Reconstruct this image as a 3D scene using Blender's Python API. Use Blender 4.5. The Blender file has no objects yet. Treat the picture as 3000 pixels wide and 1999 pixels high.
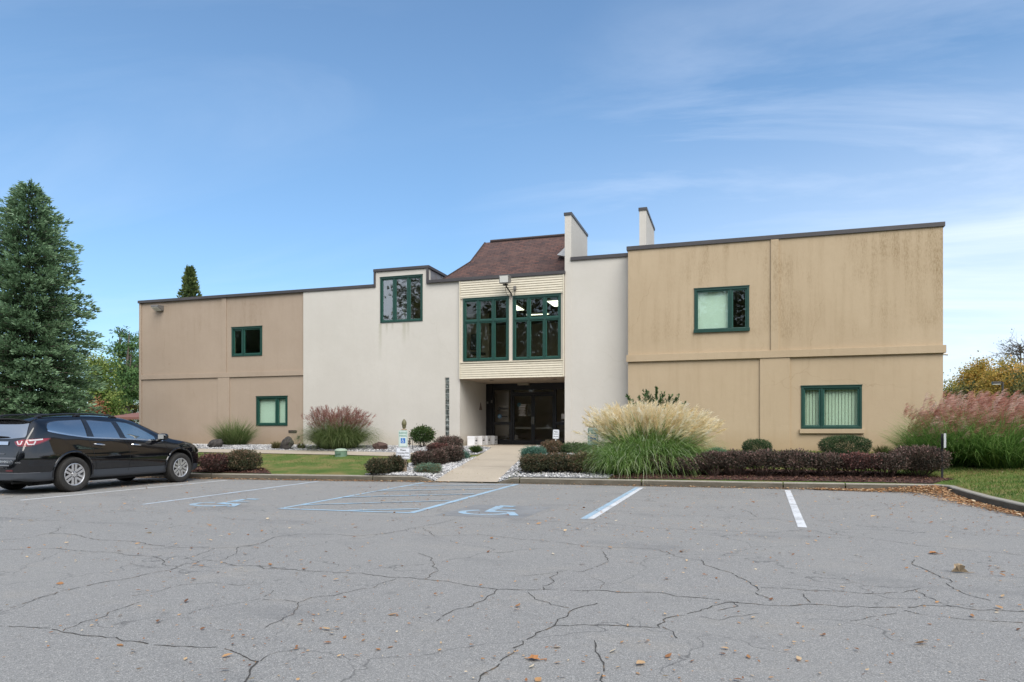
import bpy, bmesh, math, random
import numpy as np
from mathutils import Vector, Matrix
from mathutils.bvhtree import BVHTree

random.seed(7)
RNG = np.random.default_rng(11)
PI = math.pi
sc = bpy.context.scene
COL = sc.collection

# ------------------------------------------------------------------ camera
CAM_H, FPX, HOR = 1.42, 2050.0, 1262.0
YAW = math.atan(643 / FPX)
CR = np.array([math.cos(YAW), math.sin(YAW), 0.0])
CD = np.array([-math.sin(YAW), math.cos(YAW), 0.0])
CO = np.array([0, 0, CAM_H])
cam_d = bpy.data.cameras.new('camera')
cam_d.sensor_width = 36.0
cam_d.lens = FPX * 36.0 / 3000.0
cam_d.shift_y = (HOR - 999.5) / 3000.0
cam_d.clip_start, cam_d.clip_end = 0.1, 3000
cam = bpy.data.objects.new('camera', cam_d)
cam.location = (0, 0, CAM_H)
cam.rotation_euler = (PI / 2, 0, YAW)
COL.objects.link(cam)
sc.camera = cam


def ray(px, py):
    return CD * FPX + CR * (px - 1500) + np.array([0, 0, 1.0]) * (HOR - py)


def on_z(px, py, z=0.0):
    v = ray(px, py)
    return CO + v * (z - CAM_H) / v[2]


def on_y(px, py, Y):
    v = ray(px, py)
    return CO + v * (Y / v[1])


def at_depth(px, py, dep):
    return CO + ray(px, py) * (dep / FPX)


# ------------------------------------------------------------------ ground
KX = [-200, -22, -14.83, -12.55, -8.15, -5.91, -2.11, 0.45, 3.71, 4.45, 200]
KY = [14.6, 16.45, 16.95, 17.15, 17.72, 17.86, 18.05, 18.15, 18.45, 18.55, 18.6]
RY = [-80, 0, 8, 11, 13.9, 15.6, 17.6, 18.55]
RX = [5.6, 5.5, 5.25, 4.95, 4.72, 4.62, 4.66, 4.72]
XC, YC = 4.72, 18.55
RAMP0, RAMP1 = on_z(1278, 1412)[0], on_z(1462, 1416)[0]


def sstep(a, b, x):
    t = np.clip((x - a) / (b - a), 0, 1)
    return t * t * (3 - 2 * t)


def ramp_mask(x):
    return sstep(RAMP0 - 0.35, RAMP0 + 0.05, x) * (1 - sstep(RAMP1 - 0.05, RAMP1 + 0.35, x))


def kdist(x, y):
    x, y = np.asarray(x, float), np.asarray(y, float)
    a = y - np.interp(x, KX, KY)
    b = x - np.interp(y, RY, RX)
    c = np.hypot(np.maximum(x - XC, 0), np.maximum(y - YC, 0))
    return np.where(x <= XC, a, np.where(y <= YC, b, c))


def gz(x, y):
    d = kdist(x, y)
    z = 0.15 + 0.65 * np.clip(d / 7.0, 0, 1)
    z = z - ramp_mask(np.asarray(x, float)) * 0.145 * np.clip(1 - d / 1.3, 0, 1)
    return np.where(d < 0, 0.0, z)


def on_g(px, py):
    v = ray(px, py) / FPX
    lo, hi = 3.0, 120.0
    ts = np.linspace(lo, hi, 1500)
    P = CO[None] + ts[:, None] * v[None]
    below = P[:, 2] < gz(P[:, 0], P[:, 1])
    k = int(np.argmax(below)) if below.any() else len(ts) - 1
    a, b = ts[max(k - 1, 0)], ts[k]
    for _ in range(30):
        m = (a + b) / 2
        p = CO + v * m
        if p[2] < float(gz(p[0], p[1])):
            b = m
        else:
            a = m
    return CO + v * b


def depth_of(P):
    return float(np.dot(np.asarray(P) - CO, CD))


# ------------------------------------------------------------------ tagging
def tag(o, label=None, cat=None, group=None, kind=None):
    if label:
        o['label'] = label
    if cat:
        o['category'] = cat
    if group:
        o['group'] = group
    if kind:
        o['kind'] = kind
    return o


def empty(name, loc, label, cat, group=None, rz=0.0):
    o = bpy.data.objects.new(name, None)
    o.empty_display_size = 0.2
    o.location = tuple(float(v) for v in loc)
    o.rotation_euler = (0, 0, rz)
    COL.objects.link(o)
    return tag(o, label, cat, group)


# ------------------------------------------------------------------ materials
MATS = {}


def N(nt, t, **kw):
    n = nt.nodes.new(t)
    for k, v in kw.items():
        if k in n.inputs.keys() if isinstance(k, str) else False:
            n.inputs[k].default_value = v
        else:
            setattr(n, k, v)
    return n


def mat_new(name):
    m = bpy.data.materials.new(name)
    m.use_nodes = True
    nt = m.node_tree
    nt.nodes.clear()
    out = nt.nodes.new('ShaderNodeOutputMaterial')
    b = nt.nodes.new('ShaderNodeBsdfPrincipled')
    nt.links.new(b.outputs[0], out.inputs[0])
    MATS[name] = m
    return m, nt, b, out


def simple(name, col, rough=0.6, metal=0.0, spec=0.5, coat=0.0, emit=None, es=0.0):
    m, nt, b, out = mat_new(name)
    b.inputs['Base Color'].default_value = (*col, 1)
    b.inputs['Roughness'].default_value = rough
    b.inputs['Metallic'].default_value = metal
    b.inputs['Specular IOR Level'].default_value = spec
    if coat:
        b.inputs['Coat Weight'].default_value = coat
        b.inputs['Coat Roughness'].default_value = 0.02
    if emit:
        b.inputs['Emission Color'].default_value = (*emit, 1)
        b.inputs['Emission Strength'].default_value = es
    return m


def ramp(nt, stops, fac=None):
    r = nt.nodes.new('ShaderNodeValToRGB')
    el = r.color_ramp.elements
    while len(el) < len(stops):
        el.new(0.5)
    for e, (p, c) in zip(el, stops):
        e.position = p
        e.color = (*c, 1) if len(c) == 3 else c
    if fac is not None:
        nt.links.new(fac, r.inputs[0])
    return r


def coords(nt, kind='Object', scale=(1, 1, 1)):
    tc = nt.nodes.new('ShaderNodeTexCoord')
    mp = nt.nodes.new('ShaderNodeMapping')
    mp.inputs['Scale'].default_value = scale
    nt.links.new(tc.outputs[kind], mp.inputs[0])
    return mp.outputs[0]


def geo_pos(nt, scale=(1, 1, 1)):
    g = nt.nodes.new('ShaderNodeNewGeometry')
    mp = nt.nodes.new('ShaderNodeMapping')
    mp.inputs['Scale'].default_value = scale
    nt.links.new(g.outputs['Position'], mp.inputs[0])
    return mp.outputs[0]


def noise(nt, vec, scale, detail=4, rough=0.55, dist=0.0):
    n = nt.nodes.new('ShaderNodeTexNoise')
    n.inputs['Scale'].default_value = scale
    n.inputs['Detail'].default_value = detail
    n.inputs['Roughness'].default_value = rough
    n.inputs['Distortion'].default_value = dist
    nt.links.new(vec, n.inputs['Vector'])
    return n.outputs['Fac']


def mixc(nt, fac, a, b, mode='MIX'):
    m = nt.nodes.new('ShaderNodeMix')
    m.data_type = 'RGBA'
    m.blend_type = mode
    for sock, v in ((m.inputs[0], fac), (m.inputs[6], a), (m.inputs[7], b)):
        if hasattr(v, 'is_output'):
            nt.links.new(v, sock)
        elif isinstance(v, (int, float)):
            sock.default_value = v
        else:
            sock.default_value = (*v, 1)
    return m.outputs[2]


def math_n(nt, op, a, b=None, clamp=False):
    m = nt.nodes.new('ShaderNodeMath')
    m.operation = op
    m.use_clamp = clamp
    for i, v in enumerate((a, b)):
        if v is None:
            continue
        if hasattr(v, 'is_output'):
            nt.links.new(v, m.inputs[i])
        else:
            m.inputs[i].default_value = v
    return m.outputs[0]


def maprange(nt, v, a, b, c=0.0, d=1.0):
    m = nt.nodes.new('ShaderNodeMapRange')
    nt.links.new(v, m.inputs[0])
    for i, x in enumerate((a, b, c, d)):
        m.inputs[i + 1].default_value = x
    return m.outputs[0]


def bump(nt, bsdf, h, strength=0.3, dist=0.02):
    b = nt.nodes.new('ShaderNodeBump')
    b.inputs['Strength'].default_value = strength
    b.inputs['Distance'].default_value = dist
    nt.links.new(h, b.inputs['Height'])
    nt.links.new(b.outputs[0], bsdf.inputs['Normal'])


def stucco(name, base, dark, stain, bands=(), streak_amt=0.5, drips=()):
    """painted stucco: fine grain, blotches and run-down streaks of dirt with a shape of their own"""
    m, nt, b, out = mat_new(name)
    p = geo_pos(nt)
    ps = geo_pos(nt, (3.2, 3.2, 0.28))
    big = noise(nt, p, 0.35, 5, 0.6)
    c = mixc(nt, maprange(nt, big, 0.35, 0.7), base, dark)
    fine = noise(nt, p, 9, 4, 0.7)
    c = mixc(nt, maprange(nt, fine, 0.42, 0.72, 0, 0.30), c, dark)
    st = noise(nt, ps, 1.3, 6, 0.65)
    stm = maprange(nt, st, 0.5, 0.72)
    sep = nt.nodes.new('ShaderNodeSeparateXYZ')
    nt.links.new(p, sep.inputs[0])
    band = None
    for (z0, z1, a) in bands:
        wob = math_n(nt, 'ADD', sep.outputs[2], math_n(nt, 'MULTIPLY', big, 1.3))
        up = maprange(nt, wob, z0 + 0.65, z0 + 1.05)
        dn = maprange(nt, wob, z1 + 0.65, z1 + 1.05, 1, 0)
        bb = math_n(nt, 'MULTIPLY', math_n(nt, 'MULTIPLY', math_n(nt, 'MULTIPLY', up, dn), a), maprange(nt, noise(nt, geo_pos(nt, (1, 1, .8)), 0.42, 3, 0.5), 0.42, 0.58, 0.12, 1.0))
        band = bb if band is None else math_n(nt, 'MAXIMUM', band, bb)
    grit = maprange(nt, noise(nt, geo_pos(nt, (5, 5, 1.3)), 6.5, 5, 0.75), 0.42, 0.62)
    if band is not None:
        f = math_n(nt, 'MULTIPLY', math_n(nt, 'MULTIPLY', band, grit), maprange(nt, st, 0.38, 0.6))
        c = mixc(nt, f, c, stain)
    c = mixc(nt, math_n(nt, 'MULTIPLY', stm, streak_amt * 0.5), c, stain)
    # rusty green run-offs below window corners
    for (xc, hw, zt, ln, am) in drips:
        wx_ = math_n(nt, 'ADD', sep.outputs[0], math_n(nt, 'MULTIPLY', math_n(nt, 'SUBTRACT', fine, 0.5), 0.10))
        inx = math_n(nt, 'MULTIPLY', maprange(nt, wx_, xc - hw, xc - hw * .2), maprange(nt, wx_, xc + hw * .2, xc + hw, 1, 0))
        inz = math_n(nt, 'MULTIPLY', maprange(nt, sep.outputs[2], zt - ln, zt), math_n(nt, 'LESS_THAN', sep.outputs[2], zt))
        c = mixc(nt, math_n(nt, 'MULTIPLY', math_n(nt, 'MULTIPLY', inx, inz), am), c, (stain[0] * .8, stain[1] * .85, stain[2] * .75))
    # hairline cracks in the render coat
    hv = nt.nodes.new('ShaderNodeTexVoronoi')
    hv.feature = 'DISTANCE_TO_EDGE'
    hv.inputs['Scale'].default_value = 0.28
    hw_ = nt.nodes.new('ShaderNodeVectorMath')
    hw_.operation = 'ADD'
    hn = nt.nodes.new('ShaderNodeTexNoise')
    hn.inputs['Scale'].default_value = 1.1
    hn.inputs['Detail'].default_value = 6
    nt.links.new(p, hn.inputs['Vector'])
    nt.links.new(p, hw_.inputs[0])
    nt.links.new(hn.outputs['Color'], hw_.inputs[1])
    nt.links.new(hw_.outputs[0], hv.inputs['Vector'])
    c = mixc(nt, math_n(nt, 'MULTIPLY', maprange(nt, hv.outputs['Distance'], 0.0, 0.004, 0.35, 0.0), maprange(nt, big, 0.5, 0.6)), c, stain)
    # splash-back dirt just above the soil, wavering along the wall
    low = maprange(nt, math_n(nt, 'ADD', sep.outputs[2], math_n(nt, 'MULTIPLY', fine, 0.5)), 0.95, 1.75, 0.35, 0.0)
    c = mixc(nt, low, c, (stain[0] * 1.1, stain[1] * 0.95, stain[2] * 0.7))
    nt.links.new(c, b.inputs['Base Color'])
    b.inputs['Roughness'].default_value = 0.9
    b.inputs['Specular IOR Level'].default_value = 0.2
    h = noise(nt, p, 60, 3, 0.7)
    h2 = noise(nt, p, 3.0, 3, 0.6)
    bump(nt, b, math_n(nt, 'ADD', h, math_n(nt, 'MULTIPLY', h2, 1.5)), 0.35, 0.012)
    return m


M_TANL = stucco('stucco_taupe', (0.395, 0.315, 0.245), (0.35, 0.275, 0.21), (0.25, 0.185, 0.125), [(5.4, 7.2, 0.45)], 0.22)
M_TANR = stucco('stucco_tan', (0.475, 0.374, 0.255), (0.43, 0.333, 0.222), (0.265, 0.19, 0.105), [(6.0, 7.7, 1.0), (4.4, 6.5, 0.7)], 0.34)
_x = lambda px, Y: float(on_y(px, 1000, Y)[0])
_z3 = float(on_y(1176, 946, 25.4)[2])
M_WHITE = stucco('stucco_white', (0.585, 0.555, 0.505), (0.53, 0.50, 0.45), (0.42, 0.38, 0.31), [], 0.12, [(_x(1114, 25.4), .10, _z3, 1.6, .55), (_x(1133, 25.4), .07, _z3, .5, .5), (_x(1150, 25.4), .06, _z3, .35, .5), (_x(1184, 25.4), .12, _z3, 1.0, .6), (_x(1196, 25.4), .08, _z3, .75, .5)])
M_SOFFIT = stucco('soffit_paint', (0.50, 0.41, 0.33), (0.46, 0.37, 0.29), (0.36, 0.28, 0.22), [], 0.2)


def dirty_paint(name, base, dirt, rough=0.6, sc_=(1.2, 4, 7), lo=0.56, hi=0.72, amt=0.8, fine=6):
    m, nt, b, out = mat_new(name)
    p = geo_pos(nt, sc_)
    n = noise(nt, p, 1.0, 7, 0.72)
    c = mixc(nt, maprange(nt, n, lo, hi, 0, amt), base, dirt)
    n2 = noise(nt, geo_pos(nt), fine, 4)
    c = mixc(nt, maprange(nt, n2, 0.3, 0.8, 0, 0.18), c, dirt)
    nt.links.new(c, b.inputs['Base Color'])
    b.inputs['Roughness'].default_value = rough
    bump(nt, b, n2, 0.1, 0.01)
    return m


M_SIDING = dirty_paint('siding_cream', (0.64, 0.58, 0.46), (0.24, 0.23, 0.15), 0.55, (1.6, 3, 5.5), 0.60, 0.78, 0.6)
M_COPING = dirty_paint('coping_metal', (0.050, 0.046, 0.048), (0.10, 0.09, 0.09), 0.45, (0.8, 2, 5), 0.5, 0.8, 0.6)
M_ZINC = dirty_paint('dormer_metal', (0.20, 0.20, 0.21), (0.12, 0.12, 0.12), 0.4, (1, 2, 3), 0.5, 0.8, 0.4)
M_GREEN = dirty_paint('window_green', (0.010, 0.048, 0.036), (0.028, 0.075, 0.062), 0.35, (3, 3, 3), 0.5, 0.8, 0.4)
M_GREEN2 = dirty_paint('sash_green', (0.018, 0.080, 0.060), (0.035, 0.10, 0.08), 0.35, (3, 3, 3), 0.5, 0.8, 0.4)
M_BLACKM = simple('door_black', (0.008, 0.008, 0.010), 0.35)
M_DARK = simple('dark_interior', (0.05, 0.045, 0.04), 0.9)
M_INWALL = simple('interior_wall', (0.66, 0.58, 0.49), 0.9)
M_INFLOOR = simple('interior_floor', (0.30, 0.25, 0.20), 0.6)
M_BLIND = simple('blind_white', (0.80, 0.82, 0.76), 0.8)
M_PAPER = simple('paper_white', (0.75, 0.72, 0.70), 0.8)
M_WHITEP = simple('white_paint', (0.78, 0.78, 0.76), 0.5)
M_CARD = simple('box_white', (0.74, 0.74, 0.75), 0.8)
M_INK = simple('black_ink', (0.015, 0.015, 0.02), 0.6)
M_GREYM = simple('grey_metal', (0.20, 0.19, 0.18), 0.45, 0.3)
M_STEEL = simple('steel', (0.6, 0.6, 0.6), 0.3, 1.0)
M_LENS = simple('lamp_lens', (0.62, 0.62, 0.58), 0.25)
M_BRONZE = simple('bronze_metal', (0.045, 0.04, 0.035), 0.5)
M_TUBE = simple('lit_lamp', (0.9, 0.88, 0.8), 0.5, emit=(1.0, 0.92, 0.75), es=2.2)


def glass_mat(name, tint, ior=1.5, gloss=1.0, rough=0.0):
    m = bpy.data.materials.new(name)
    m.use_nodes = True
    nt = m.node_tree
    nt.nodes.clear()
    out = nt.nodes.new('ShaderNodeOutputMaterial')
    tr = nt.nodes.new('ShaderNodeBsdfTransparent')
    tr.inputs[0].default_value = (*tint, 1)
    gl = nt.nodes.new('ShaderNodeBsdfGlossy')
    gl.inputs['Roughness'].default_value = rough
    gl.inputs[0].default_value = (gloss, gloss, gloss, 1)
    f0 = ((ior - 1) / (ior + 1)) ** 2
    lw = nt.nodes.new('ShaderNodeLayerWeight')
    lw.inputs[0].default_value = 0.5
    fr5 = math_n(nt, 'POWER', lw.outputs['Facing'], 5.0)
    frv = math_n(nt, 'ADD', math_n(nt, 'MULTIPLY', fr5, 1 - f0), f0)
    mx = nt.nodes.new('ShaderNodeMixShader')
    # slight pane warp so that reflections wander
    p = geo_pos(nt)
    n = noise(nt, p, 1.7, 2)
    bp = nt.nodes.new('ShaderNodeBump')
    bp.inputs['Strength'].default_value = 0.025
    bp.inputs['Distance'].default_value = 0.05
    nt.links.new(n, bp.inputs['Height'])
    nt.links.new(bp.outputs[0], gl.inputs['Normal'])
    nt.links.new(frv, mx.inputs[0])
    nt.links.new(tr.outputs[0], mx.inputs[1])
    nt.links.new(gl.outputs[0], mx.inputs[2])
    nt.links.new(mx.outputs[0], out.inputs[0])
    return m


M_GLASS = glass_mat('window_glass', (0.86, 0.93, 0.89), 1.55)
M_GLASSF = glass_mat('window_glass_film', (0.62, 0.68, 0.68), 2.7, 1.0, 0.02)
M_DGLASS = glass_mat('door_glass', (0.87, 0.86, 0.83), 1.5)


def mat_tint(name, stops, rough=0.6, transl=0.25, spec=0.3):
    """foliage: colour of each leaf comes from its own tint value"""
    m, nt, b, out = mat_new(name)
    at = nt.nodes.new('ShaderNodeAttribute')
    at.attribute_name = 'tint'
    r = ramp(nt, stops, at.outputs['Fac'])
    nt.links.new(r.outputs[0], b.inputs['Base Color'])
    b.inputs['Roughness'].default_value = rough
    b.inputs['Specular IOR Level'].default_value = spec
    if transl:
        t = nt.nodes.new('ShaderNodeBsdfTranslucent')
        nt.links.new(r.outputs[0], t.inputs[0])
        mx = nt.nodes.new('ShaderNodeMixShader')
        mx.inputs[0].default_value = transl
        nt.links.new(b.outputs[0], mx.inputs[1])
        nt.links.new(t.outputs[0], mx.inputs[2])
        nt.links.new(mx.outputs[0], out.inputs[0])
    return m


def bark(name, a, b_):
    m, nt, b, out = mat_new(name)
    p = geo_pos(nt, (6, 6, 1.2))
    n = noise(nt, p, 2.5, 5, 0.7)
    nt.links.new(mixc(nt, maprange(nt, n, 0.3, 0.7), a, b_), b.inputs['Base Color'])
    b.inputs['Roughness'].default_value = 0.9
    bump(nt, b, n, 0.6, 0.03)
    return m


M_BARK = bark('bark', (0.09, 0.07, 0.055), (0.17, 0.14, 0.12))
M_TWIG = bark('twig', (0.07, 0.04, 0.035), (0.13, 0.09, 0.07))
M_WOOD = bark('weathered_wood', (0.26, 0.19, 0.13), (0.40, 0.31, 0.22))


# ------------------------------------------------------------------ mesh helpers
class MB:
    """collects shapes; build() links them as ONE mesh object"""

    def __init__(s):
        s.v, s.f, s.m = [], [], []

    def add(s, vs, fs, mi=0):
        o = len(s.v)
        s.v += [tuple(float(c) for c in v) for v in vs]
        s.f += [tuple(i + o for i in f) for f in fs]
        s.m += [mi] * len(fs)
        return s

    def box(s, x0, x1, y0, y1, z0, z1, mi=0):
        vs = [(x, y, z) for z in (z0, z1) for y in (y0, y1) for x in (x0, x1)]
        return s.add(vs, [(0, 2, 3, 1), (4, 5, 7, 6), (0, 1, 5, 4), (2, 6, 7, 3), (0, 4, 6, 2), (1, 3, 7, 5)], mi)

    def quad(s, a, b, c, d, mi=0):
        return s.add([a, b, c, d], [(0, 1, 2, 3)], mi)

    def prism(s, poly, axis, a, b, mi=0):
        """poly: list of 2-tuples; axis: 0,1,2 extruded from a to b"""
        n = len(poly)

        def put(p, t):
            q = [0, 0, 0]
            o = [i for i in range(3) if i != axis]
            q[axis], q[o[0]], q[o[1]] = t, p[0], p[1]
            return q
        vs = [put(p, a) for p in poly] + [put(p, b) for p in poly]
        fs = [tuple(range(n)), tuple(range(2 * n - 1, n - 1, -1))] + [(i, i + n, (i + 1) % n + n, (i + 1) % n) for i in range(n)]
        return s.add(vs, fs, mi)

    def tube(s, pts, rad, n=8, mi=0, caps=True):
        P = [np.array(p, float) for p in pts]
        if not hasattr(rad, '__len__'):
            rad = [rad] * len(P)
        vs, fs = [], []
        ref = None
        for i, p in enumerate(P):
            t = P[min(i + 1, len(P) - 1)] - P[max(i - 1, 0)]
            t = t / (np.linalg.norm(t) + 1e-9)
            if ref is None:
                ref = np.array([0, 0, 1.0]) if abs(t[2]) < 0.9 else np.array([1.0, 0, 0])
            u = np.cross(t, ref)
            u /= np.linalg.norm(u) + 1e-9
            w = np.cross(u, t)
            ref = w
            for k in range(n):
                a = 2 * PI * k / n
                vs.append(p + (u * math.cos(a) + w * math.sin(a)) * rad[i])
        for i in range(len(P) - 1):
            for k in range(n):
                fs.append((i * n + k, i * n + (k + 1) % n, (i + 1) * n + (k + 1) % n, (i + 1) * n + k))
        if caps:
            fs.append(tuple(range(n - 1, -1, -1)))
            fs.append(tuple((len(P) - 1) * n + k for k in range(n)))
        return s.add(vs, fs, mi)

    def lathe(s, prof, c, axis='z', n=24, mi=0, closed=False):
        """prof: list of (radius, height)"""
        vs, fs = [], []
        for (r_, h) in prof:
            for k in range(n):
                a = 2 * PI * k / n
                x, y = r_ * math.cos(a), r_ * math.sin(a)
                if axis == 'z':
                    vs.append((c[0] + x, c[1] + y, c[2] + h))
                elif axis == 'y':
                    vs.append((c[0] + x, c[1] + h, c[2] + y))
                else:
                    vs.append((c[0] + h, c[1] + x, c[2] + y))
        m = len(prof)
        for i in range(m if closed else m - 1):
            j = (i + 1) % m
            for k in range(n):
                fs.append((i * n + k, i * n + (k + 1) % n, j * n + (k + 1) % n, j * n + k))
        if not closed:
            fs.append(tuple(range(n - 1, -1, -1)))
            fs.append(tuple((m - 1) * n + k for k in range(n)))
        return s.add(vs, fs, mi)

    def build(s, name, mats, parent=None, local=False, smooth=False, bevel=0.0, fixn=True, angle=40):
        me = bpy.data.meshes.new(name)
        V = np.array(s.v, float)
        if parent is not None and not local:
            V = V - np.array(wloc(parent))
        me.from_pydata(V.tolist(), [], s.f)
        if not isinstance(mats, (list, tuple)):
            mats = [mats]
        for m in mats:
            me.materials.append(m)
        me.polygons.foreach_set('material_index', s.m)
        if fixn:
            bm = bmesh.new()
            bm.from_mesh(me)
            bmesh.ops.recalc_face_normals(bm, faces=bm.faces)
            bm.to_mesh(me)
            bm.free()
        o = bpy.data.objects.new(name, me)
        COL.objects.link(o)
        if parent is not None:
            o.parent = parent
        if bevel:
            md = o.modifiers.new('bevel', 'BEVEL')
            md.width = bevel
            md.segments = 2
            md.limit_method = 'ANGLE'
            md.angle_limit = math.radians(35)
        if smooth:
            me.polygons.foreach_set('use_smooth', [True] * len(me.polygons))
            me.set_sharp_from_angle(angle=math.radians(angle))
        return o


def wloc(o):
    p = np.zeros(3)
    while o is not None:
        p = p + np.array(o.location)
        o = o.parent
    return p


def np_mesh(name, V, F, mats, parent=None, tint=None, midx=None, local=False, smooth=False):
    V = np.asarray(V, np.float32).reshape(-1, 3)
    F = np.asarray(F, np.int32)
    if parent is not None and not local:
        V = V - np.asarray(wloc(parent), np.float32)[None]
    me = bpy.data.meshes.new(name)
    me.vertices.add(len(V))
    me.vertices.foreach_set('co', V.ravel())
    me.loops.add(F.size)
    me.loops.foreach_set('vertex_index', F.ravel())
    me.polygons.add(len(F))
    me.polygons.foreach_set('loop_start', np.arange(0, F.size, F.shape[1], dtype=np.int32))
    if not isinstance(mats, (list, tuple)):
        mats = [mats]
    for m in mats:
        me.materials.append(m)
    if midx is not None:
        me.polygons.foreach_set('material_index', np.asarray(midx, np.int32))
    me.polygons.foreach_set('use_smooth', np.full(len(F), bool(smooth)))
    me.update(calc_edges=True)
    if tint is not None:
        a = me.attributes.new('tint', 'FLOAT', 'FACE')
        a.data.foreach_set('value', np.asarray(tint, np.float32))
    me.validate()
    o = bpy.data.objects.new(name, me)
    COL.objects.link(o)
    if parent is not None:
        o.parent = parent
    return o


def unit(a):
    return a / (np.linalg.norm(a, axis=-1, keepdims=True) + 1e-9)


def rdir(n, rng=RNG):
    return unit(rng.normal(size=(n, 3)))


def leaves(C, U, L, W, bend=0.0, rng=RNG):
    """rhombic leaves at C along U (n,3), length L, width W -> V, F"""
    n = len(C)
    U = unit(U)
    S = unit(np.cross(U, rdir(n, rng)))
    L = np.broadcast_to(np.asarray(L, float), (n,))[:, None]
    W = np.broadcast_to(np.asarray(W, float), (n,))[:, None]
    nrm = np.cross(U, S)
    a = C
    b = C + U * L * 0.45 + S * W * 0.5 + nrm * bend * L
    c = C + U * L
    d = C + U * L * 0.45 - S * W * 0.5 + nrm * bend * L
    V = np.stack([a, b, c, d], 1).reshape(-1, 3)
    F = np.arange(4 * n).reshape(n, 4)
    return V, F


def in_poly(P, poly):
    x, y = P[:, 0], P[:, 1]
    ins = np.zeros(len(P), bool)
    n = len(poly)
    for i in range(n):
        x0, y0 = poly[i][:2]
        x1, y1 = poly[(i + 1) % n][:2]
        c = ((y0 > y) != (y1 > y)) & (x < (x1 - x0) * (y - y0) / (y1 - y0 + 1e-12) + x0)
        ins ^= c
    return ins


def sample_poly(poly, n, rng=RNG):
    A = np.array([p[:2] for p in poly], float)
    lo, hi = A.min(0), A.max(0)
    out = np.zeros((0, 2))
    while len(out) < n:
        P = lo + rng.random((n * 2, 2)) * (hi - lo)
        out = np.vstack([out, P[in_poly(P, poly)]])
    return out[:n]


def sheet(name, poly, off, mat, maxe=0.6):
    """a sheet that follows the ground, off above it"""
    bm = bmesh.new()
    vs = [bm.verts.new((float(p[0]), float(p[1]), 0)) for p in poly]
    bm.faces.new(vs)
    bmesh.ops.triangulate(bm, faces=bm.faces[:])
    for _ in range(6):
        es = [e for e in bm.edges if e.calc_length() > maxe]
        if not es:
            break
        bmesh.ops.subdivide_edges(bm, edges=es, cuts=1)
        bmesh.ops.triangulate(bm, faces=[f for f in bm.faces if len(f.verts) > 3])
    for v in bm.verts:
        v.co.z = float(gz(v.co.x, v.co.y)) + off
    bmesh.ops.recalc_face_normals(bm, faces=bm.faces[:])
    for f in bm.faces:
        if f.normal.z < 0:
            f.normal_flip()
    me = bpy.data.meshes.new(name)
    bm.to_mesh(me)
    bm.free()
    me.materials.append(mat)
    o = bpy.data.objects.new(name, me)
    COL.objects.link(o)
    return tag(o, kind='structure')


def text(parent, body, size, loc, mat, rot=(PI / 2, 0, 0), name='lettering', xs=1.0, local=False, ext=0.0006, align='CENTER', spacing=1.0, bold=0.0):
    cu = bpy.data.curves.new(name, 'FONT')
    cu.body = body
    cu.size = size
    cu.align_x = align
    cu.align_y = 'CENTER'
    cu.extrude = ext
    cu.offset = bold
    cu.space_character = spacing
    cu.materials.append(mat)
    tmp = bpy.data.objects.new(name, cu)
    COL.objects.link(tmp)
    dg_ = bpy.context.evaluated_depsgraph_get()
    me = bpy.data.meshes.new_from_object(tmp.evaluated_get(dg_))
    bpy.data.objects.remove(tmp)
    me.name = name
    o = bpy.data.objects.new(name, me)
    L = np.array(loc, float) - (0 if local else wloc(parent))
    o.location = tuple(L)
    o.rotation_euler = rot
    o.scale = (xs, 1, 1)
    o.parent = parent
    COL.objects.link(o)
    return o
#@@PART2
# ------------------------------------------------------------------ world and sun
SUN_AZ, SUN_EL = math.radians(146), math.radians(48)      # clockwise from +Y
w = bpy.data.worlds.new('World')
sc.world = w
w.use_nodes = True
nt = w.node_tree
nt.nodes.clear()
wo = nt.nodes.new('ShaderNodeOutputWorld')
bg = nt.nodes.new('ShaderNodeBackground')
bg.inputs[1].default_value = 0.09
sky = nt.nodes.new('ShaderNodeTexSky')
sky.sky_type = 'NISHITA'
sky.sun_disc = False
sky.sun_elevation = SUN_EL
sky.sun_rotation = SUN_AZ
sky.air_density = 1.0
sky.dust_density = 0.6
sky.ozone_density = 3.0
tc = nt.nodes.new('ShaderNodeTexCoord')
sep = nt.nodes.new('ShaderNodeSeparateXYZ')
nt.links.new(tc.outputs['Generated'], sep.inputs[0])
zz = math_n(nt, 'ADD', math_n(nt, 'MAXIMUM', sep.outputs[2], 0.0), 0.16)
cx = math_n(nt, 'DIVIDE', sep.outputs[0], zz)
cy = math_n(nt, 'DIVIDE', sep.outputs[1], zz)
cmb = nt.nodes.new('ShaderNodeCombineXYZ')
nt.links.new(cx, cmb.inputs[0])
nt.links.new(cy, cmb.inputs[1])
mp = nt.nodes.new('ShaderNodeMapping')
mp.inputs['Rotation'].default_value = (0, 0, math.radians(-12))
mp.inputs['Scale'].default_value = (0.42, 1.25, 1)
mp.inputs['Location'].default_value = (1.7, 0.35, 0)
nt.links.new(cmb.outputs[0], mp.inputs[0])
n1 = noise(nt, mp.outputs[0], 1.35, 8, 0.62, 0.9)
n2 = noise(nt, cmb.outputs[0], 0.42, 3, 0.5, 0.3)
wisps = math_n(nt, 'MULTIPLY', maprange(nt, n1, 0.44, 0.80), maprange(nt, n2, 0.40, 0.62))
# thin milky veil low in the sky on the right hand side
dirx = math_n(nt, 'ADD', math_n(nt, 'MULTIPLY', sep.outputs[0], 0.80), math_n(nt, 'MULTIPLY', sep.outputs[1], 0.35))
veil = math_n(nt, 'MULTIPLY', maprange(nt, sep.outputs[2], 0.0, 0.42, 1.0, 0.0), maprange(nt, dirx, 0.02, 0.70))
veil = math_n(nt, 'MULTIPLY', veil, maprange(nt, n1, 0.2, 0.6, 0.78, 1.06))
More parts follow.
